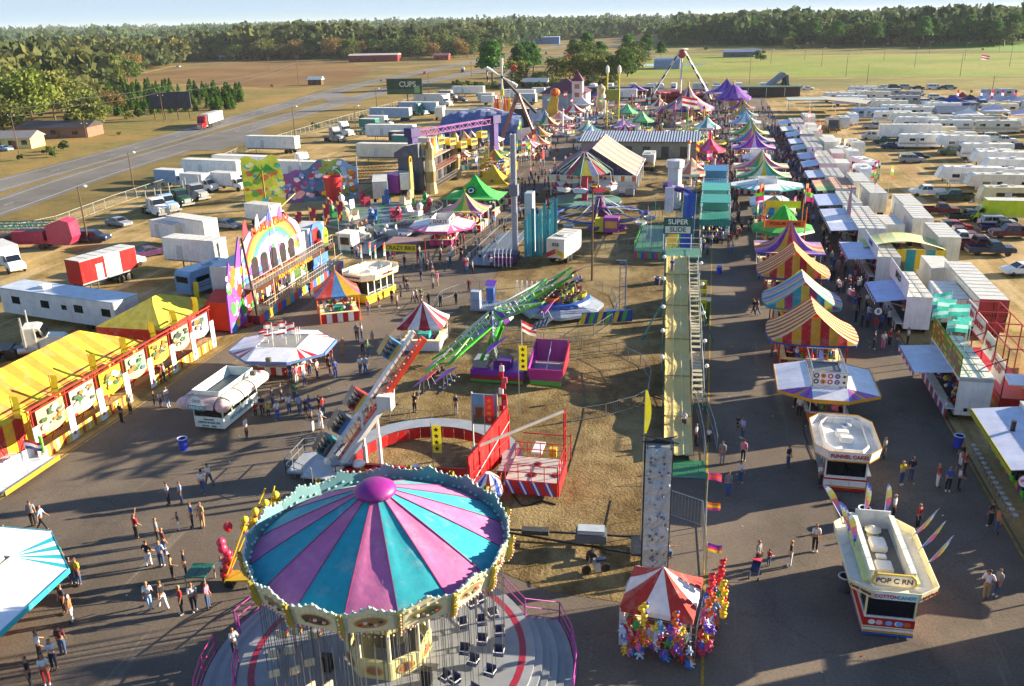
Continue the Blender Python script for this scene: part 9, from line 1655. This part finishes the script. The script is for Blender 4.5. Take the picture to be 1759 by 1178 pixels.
 def region(name_,ok,off,mat):
  fs=[f.vertices for f in bm2.polygons[:k]if all(ok(vt[i],co_[i])for i in f.vertices)];ids=sorted({i for f in fs for i in f});mp={i:j for j,i in enumerate(ids)}
  m=bpy.data.meshes.new(name_);m.from_pydata([tuple(co_[i]+nrm[i]*off)for i in ids],[],[tuple(mp[i]for i in f)for f in fs]);m.materials.append(M(mat))
  for f in m.polygons:f.use_smooth=True
  o=bpy.data.objects.new(name_,m);COL.objects.link(o);o.parent=body;return o
 o1=region('shirt',lambda t,c:t in 'tu' or(t=='p' and c.z>z0-.02),.02,'cloth.q');region('trousers' if not hatted or True else '',(lambda t,c:t in 'pls'),.014,'cloth.q');region('shoes',lambda t,c:t=='f',.008,'cloth.q');region('hair',lambda t,c:t=='h' and(c.z>hc.z+.035 or(c.y>hc.y+.0 and c.z>hc.z-(.05 if not female else.09))),.018 if not female else.026,'cloth.q')
 return proto(body)
M('cloth.q')
POSE=dict(s=skin_person('p',shL=6,elL=14,shR=2,elR=10),f=skin_person('p',shL=2,elL=70,shR=4,elR=14,female=True,outL=.2),w=skin_person('p',hipL=24,kneeL=6,hipR=-18,kneeR=14,shL=-20,elL=14,shR=22,elR=20,lean=3),v=skin_person('p',hipL=-16,kneeL=18,hipR=22,kneeR=4,shL=20,elL=24,shR=-18,elR=12,lean=3,female=True),c=skin_person('p',shL=28,elL=95,shR=30,elR=98,hipL=2,hipR=-3),a=skin_person('p',shL=10,elL=30,shR=120,elR=40),h=skin_person('p',shL=-8,elL=60,shR=-6,elR=60,outL=.45,outR=.45,hipL=5,hipR=-6),t=skin_person('p',hipL=88,kneeL=90,hipR=86,kneeR=88,shL=50,elL=40,shR=50,elR=40,sit=True))
CC=dict(w=('white','d8d8da'),k=('black','17181c'),r=('red','a81820'),b=('blue','2850a0'),n=('navy','1c2440'),g=('grey','808488'),t=('tan','a08860'),y=('yellow','d8c020'),p=('pink','d07898'),e=('green','1c6a3a'),o=('orange','d87040'),j=('blue denim','34507c'),u=('purple','5a3078'),m=('maroon','5a1824'),l=('light blue','8aa8d0'),d=('dark grey','3a3c42'))
POSEW=dict(s='standing',f='standing',w='walking',v='walking',c='with folded arms',a='raising an arm',h='hands on hips',t='sitting')
HAIR=['1c1410','2a1c14','4a3420','120e0c','6a5030','a08a60']
PN=0
def person(x,y,sh,pa,pose='s',rz=None,sc_=1.0,z=.03,group='visitors on the midways',cap=None,label=None,hair=None):
 global PN
 PN+=1;pr=POSE[pose];rz=rnd.uniform(0,6.28)if rz is None else math.radians(rz);s=sc_*rnd.uniform(.95,1.04);k='child' if sc_<.85 else 'person'
 r=copy_tree(pr,(x,y,z),rz,s,auto='%s in %s top and %s bottoms, %s'%(k,CC[sh][0],CC[pa][0],POSEW[pose]),group=group,label=label);r['category']='person'
 for c in r.children:
  n=c.name.split('.')[0];col=CC[sh][1]if n=='shirt' else CC[pa][1]if n=='trousers' else rnd.choice(['202024','d0d0d0','4a3a2c'])if n=='shoes' else(hair or(CC[cap][1]if cap else rnd.choice(HAIR)));c.color=(*lin(col),1)
 return r
ST="""59,904gks 75,912lkw 14,944wjs 25,945knf.7 291,868wnf 313,866ljs 350,847wjv 361,835wjv 236,925rka 273,935gks 308,912nwf.8 332,906bns 349,906tts 284,953mjs 257,973kwh 279,974ljf 298,996tkf 321,991kks
258,1046wlv 282,1047kwv 314,1055rkf 335,1050wns 359,1046pjf 385,1001wkc 88,973tks 106,976eks 126,1005tjs 137,1005yjs 126,1069owf 113,1054nks 110,1125mjs 95,1150wnc 72,1136wkh 82,1176wrs 55,1182kks
225,710gks 210,727kks 266,698dks.8 277,699wjs.75 289,699wls 425,753wks 276,657rkf 284,655wkf 513,508ynw 533,508gkw 587,512tkf 633,540pjs 652,533mws 674,522dks 683,530gks 710,522wnw 716,520gnw 724,520ejf 725,533kkf.7 614,585gns 622,584wjf 641,596gts 624,607wks 590,611tts 633,614ejh
620,643wjf 629,643ljs 564,632mks 571,625rjs 577,650bbf 568,645njs.7 546,650wns 550,614wks 524,664ljs 510,660pwf 533,645wjf 452,714nns 462,717ynf.7 478,723wbs 516,712ljs 526,712nks.8 533,712bjs 556,714rjs 550,713kks 508,690ejs 675,681wws 713,709kkc 784,712ngs 538,742kwc 552,738wwh
606,443kks 614,443wbs 787,430mkf 793,445kks 776,443wjf 757,445wns 734,466gks 742,471bjs 802,463wls 825,450wks 548,471wks 760,430nks 770,462wjs 812,470gns 721,443gjs
1353,803njf 1408,837wns 1547,833yjc 1563,827njf 1609,837rws 1627,844bka 1645,842wkf 1649,801kws 1533,894wks 1623,720wjs 1372,717wks 1517,791gks 1399,947wks 1357,973kws 1301,975gkf 1320,972rjf.6 1710,917ojs 1692,1029wth 1711,1024gjs 1575,909rks 1630,712kjs 1635,700wks
1195,765wks 1217,761wkf.7 1240,797ggs 1275,753ljf 1267,737kkf.6 1276,793pns 1271,830wjs 1250,852gbs 1160,1130wts 1199,1114nks 1181,1146njf.65 1294,541mkw 1301,541njw 1458,501mjs 1470,501kks 1476,500kjs 1488,531wns 1500,600nks 1516,600wpf 1527,595rks 1539,600mjf 1558,593wks 1466,445wks 1453,445nks 1442,429pjf
1251,422mns 1229,419bns 1325,613tjs 1351,610wks 1249,370wks 1261,396wns 1238,388gns 1274,396gjs 1285,396wjf 1290,392njs 1269,380kks 1251,386rkf 1422,435dks 1414,409wks 1418,425wjs 1208,430wbs 1215,440lns 1222,415njs 1212,400kks 1390,712kjs 1365,700gks
430,700kks 470,700njf 484,690gjs 498,712wjs 440,716rkf.7 495,640gks 500,655bjf 655,610gjs 845,455wks 850,430gnf 700,500kjs 560,520wjf 480,520tks 468,528gjs 452,535rjs 445,512wks 432,530njf 495,505bks 505,495wks 1376,690gjs 1655,815rkf 1700,905kkf""".split()
import re
for q in ST:
 m_=re.match(r'([\d]+),([\d]+)([a-z])([a-z])([a-z])(\.\d+)?',q);x,y=gx(float(m_[1]),float(m_[2]));person(x,y,m_[3],m_[4],m_[5],None,float(m_[6]or 1)*1.03,cap='w' if rnd.random()<.06 else None)
person(-1.3,43.1,'w','j','t',120,z=-.35,label='person in white top and jeans sitting on the black A frame trailer');x,y=gx(410,1152);person(x-.3,y+.4,'w','n','c',60,z=.5,label='person in white top leaning on the pink rail at the swing ride steps')
# riders
for sl,sh in((28.2,'b'),(5.0,'w')):
 o_=bpy.data.objects['super_slide'];a=o_.rotation_euler.z;lx=-.45 if sl>20 else.45;hz=6.25 if sl>20 else.75;person(-.95+lx*math.cos(a)-sl*math.sin(a),55.3+lx*math.sin(a)+sl*math.cos(a),sh,'n','t',0,.9,z=hz-.8,label='child in %s sliding %s the super slide'%(('blue','down from the top of')if sl>20 else('white','near the foot of')))
o_=thing('stroller','dark folding stroller on the asphalt beside the grey topped parent','stroller',(*gx(1297,990),0),-.3);B().slab([(-.22,-.3,.45),(.22,-.3,.45),(.22,.25,.8),(-.22,.25,.8)],.08,'navy').slab([(-.22,.0,1.0),(.22,.0,1.0),(.22,.35,.95),(-.22,.35,.95)],.05,'d83048').make('seat',o_);B().bar((-.22,.5,1.05),(-.22,-.35,.1),.02,'silver.m').bar((.22,.5,1.05),(.22,-.35,.1),.02,'silver.m').bar((-.22,.5,1.05),(.22,.5,1.05),.02,'black').make('frame',o_)
for sx,sy in((-.24,-.35),(.24,-.35),(-.24,.35),(.24,.35)):B().bar((sx-.03,sy,.1),(sx+.03,sy,.1),.1,'black',10).make('wheel',o_)
# the thicker crowd further up both midways
occ=[];tries=0
ZN=[((-1,19),(88,118),10),((1,18),(118,170),34),((-.5,17.5),(170,250),56),((-36,-28),(92,120),10),((-41,-31),(118,170),14),((-34,-24),(150,215),18),((-36,-2),(215,300),30)]
SHC='wwwwkkrbngglltpyeojmu';left=296-PN
for(xa,xb),(ya,yb),n in ZN:
 for _ in range(int(n*left/172)):
  for t in range(20):
   x,y=rnd.uniform(xa,xb),rnd.uniform(ya,yb)
   if(4.8<x<14.2 and rnd.random()<.9)or any((x-q[0])**2+(y-q[1])**2<.5 for q in occ):continue
   occ.append((x,y));g2=rnd.choice([1,1,2,3]);person(x,y,rnd.choice(SHC),rnd.choice('kknnjjjtgd'),rnd.choice('ssffwvch'),None,1.03,z=.02)
   break
def crowd():
 V=[];Fc=[];Mi=[];r=random.Random(44);b=B()
 mats=['d8d8da','17181c','a81820','2850a0','1c2440','808488','d07898','34507c','8aa8d0','5a1824']
 for _ in range(1000):
  x,y=r.choice([(r.uniform(14.3,18.3),r.uniform(84,200)),(r.uniform(-.5,5),r.uniform(112,200)),(r.uniform(-41,-25),r.uniform(86,190)),(r.uniform(-2.5,18),r.uniform(175,345)),(r.uniform(-40,-24),r.uniform(120,300)),(r.uniform(0,5),r.uniform(150,345)),(r.uniform(-2.5,4.5),r.uniform(150,345)),(r.uniform(-38,-2),r.uniform(218,345)),(r.uniform(14,18.4),r.uniform(150,300))]);s=r.uniform(.85,1.05);a=r.uniform(0,6.28);dx,dy=math.cos(a)*.1*s,math.sin(a)*.1*s;st=r.uniform(-.12,.12);c=r.choice(mats);c2=r.choice(['17181c','1c2440','34507c','a08860'])
  for q in(-1,1):b.bar((x+q*dx+q*st*dy*8,y+q*dy-q*st*dx*8,.02),(x+q*dx*.8,y+q*dy*.8,.86*s),.05,c2,5,.085);b.bar((x+q*dx*2,y+q*dy*2,1.4*s),(x+q*dx*2.5-dy,y+q*dy*2.5+dx,.85*s),.045,c,5,.035)
  b.bar((x,y,.82*s),(x,y,1.45*s),.14,c,6,.17);b.ball((x,y,1.62*s),.1*s,'4a3428',6,5,1.2)
 o=b.make('crowd');o['kind']='stuff';tag(o,'far crowd of visitors filling the distant midways','crowd');o['kind']='stuff'
crowd()
# cables and hoses lying on the ground, oil stains, litter
def cable(pts,label,r=.025,m='black'):
 o=thing('power_cable',label,'cable',(0,0,0),group='power cables on the ground');b=B();P=smooth_path(pts,6);b.path([(p.x,p.y,.055)for p in P],r,m,4);b.make('cable_run',o)
cable([gx(*p)for p in((1445,852),(1440,870),(1470,880),(1490,905))],'black power cable from the funnel cake trailer to the candy trailer')
cable([gx(*p)for p in((1385,720),(1380,735),(1388,765),(1402,800))],'black power cable behind the funnel cake trailer');cable([gx(*p)for p in((1000,640),(1004,700),(985,780),(962,850))],'dark cable bundle crossing the grass ring');cable([gx(*p)for p in((1050,860),(1035,940),(1050,955))],'cable beside the black trailer on the grass')
cable([gx(*p)for p in((880,850),(900,870),(930,862),(955,868))],'thick hoses bunched below the red control deck',.06)
rr=random.Random(77);b=B()
for _ in range(420):
 x,y=rr.choice([(rr.uniform(-43,-24),rr.uniform(30,120)),(rr.uniform(0,18),rr.uniform(32,150)),(rr.uniform(-22,-3),rr.uniform(42,150)),(rr.uniform(19,40),rr.uniform(50,150))]);s=rr.uniform(.03,.09);a=rr.uniform(0,6);b.add([(x+s*math.cos(a+k*PI/2),y+s*math.sin(a+k*PI/2)*.7,.04+.02*(k%2))for k in range(4)],[(0,1,2,3)],rr.choice(['e8e8e8','d8d0b8','e8e8e8','b83028','6a6a6a']))
o=b.make('litter');tag(o,'scattered paper litter over the asphalt and grass','litter');o['kind']='stuff'
# ---------------------------------------------------------------- patterns removed, names and labels settled
def drop(o):
 for c in list(o.children):drop(c)
 bpy.data.objects.remove(o)
for p in PROTOS:drop(p)
bpy.context.view_layer.update()
LMK=[]
for o,lm,auto in ALL:
 if lm:LMK.append((lm,proj(o.matrix_world.translation),o.matrix_world.translation.copy()))
seen=set(o['label']for o,lm,auto in ALL if o['label'])
def rel(pos,q):
 (px,py),(ax,ay)=proj(pos),q[1]
 dx,dy=px-ax,ay-py
 if abs(dx)>abs(dy)*1.3:return 'right of' if dx>0 else 'left of'
 return 'behind' if dy>0 else 'in front of'
need=[(o,lm,auto)for o,lm,auto in ALL if auto and not o['label']]
def wc(s):return len(s.split())
SH={'hands on hips':'hands on hips'}
for o,lm,auto in need:
 pos=o.matrix_world.translation;near=sorted(LMK,key=lambda q:(q[2]-pos).length if(q[2]-pos).length>.01 else 1e9)[:24];near=[q for q in near if q[0]!=lm]
 done=False;far=(near[0][2]-pos).length
 for q in near[:7]:
  s='%s %s the %s'%(auto,rel(pos,q),q[0])
  if s not in seen and wc(s)<=16:done=True;break
 if not done:
  for i in range(10):
   for j in range(i+1,14):
    if j>=len(near):continue
    a,c=near[i],near[j];s='%s %s the %s, %s the %s'%(auto,rel(pos,a),a[0],rel(pos,c),c[0])
    if s not in seen and wc(s)<=16:done=True;break
   if done:break
 if not done:
  sa=auto.replace(' and ',', ').replace(' bottoms','').replace(' top','')
  for i in range(8):
   for od in('nearest one','second one','third one','fourth one','fifth one','sixth one','farthest one','seventh one','eighth one'):
    s='%s %s the %s, %s'%(sa,rel(pos,near[i]),near[i][0],od)
    if s not in seen and wc(s)<=16:done=True;break
   if done:break
 if not done:s=' '.join(s.split()[:16])
 seen.add(s);o['label']=s
 # ---------------------------------------------------------------- air between here and the horizon
m=bpy.data.materials.new('haze_air');m.use_nodes=True;t=m.node_tree;t.nodes.clear();ou=t.nodes.new('ShaderNodeOutputMaterial');pv=t.nodes.new('ShaderNodeVolumePrincipled')
pv.inputs['Color'].default_value=(.82,.9,1,1);pv.inputs['Density'].default_value=.00005;t.links.new(pv.outputs[0],ou.inputs['Volume']);MATS['haze_air']=m
hb=B().box(-16500,16500,-16500,16500,-42,75,'haze_air').make('haze');hb['kind']='stuff'
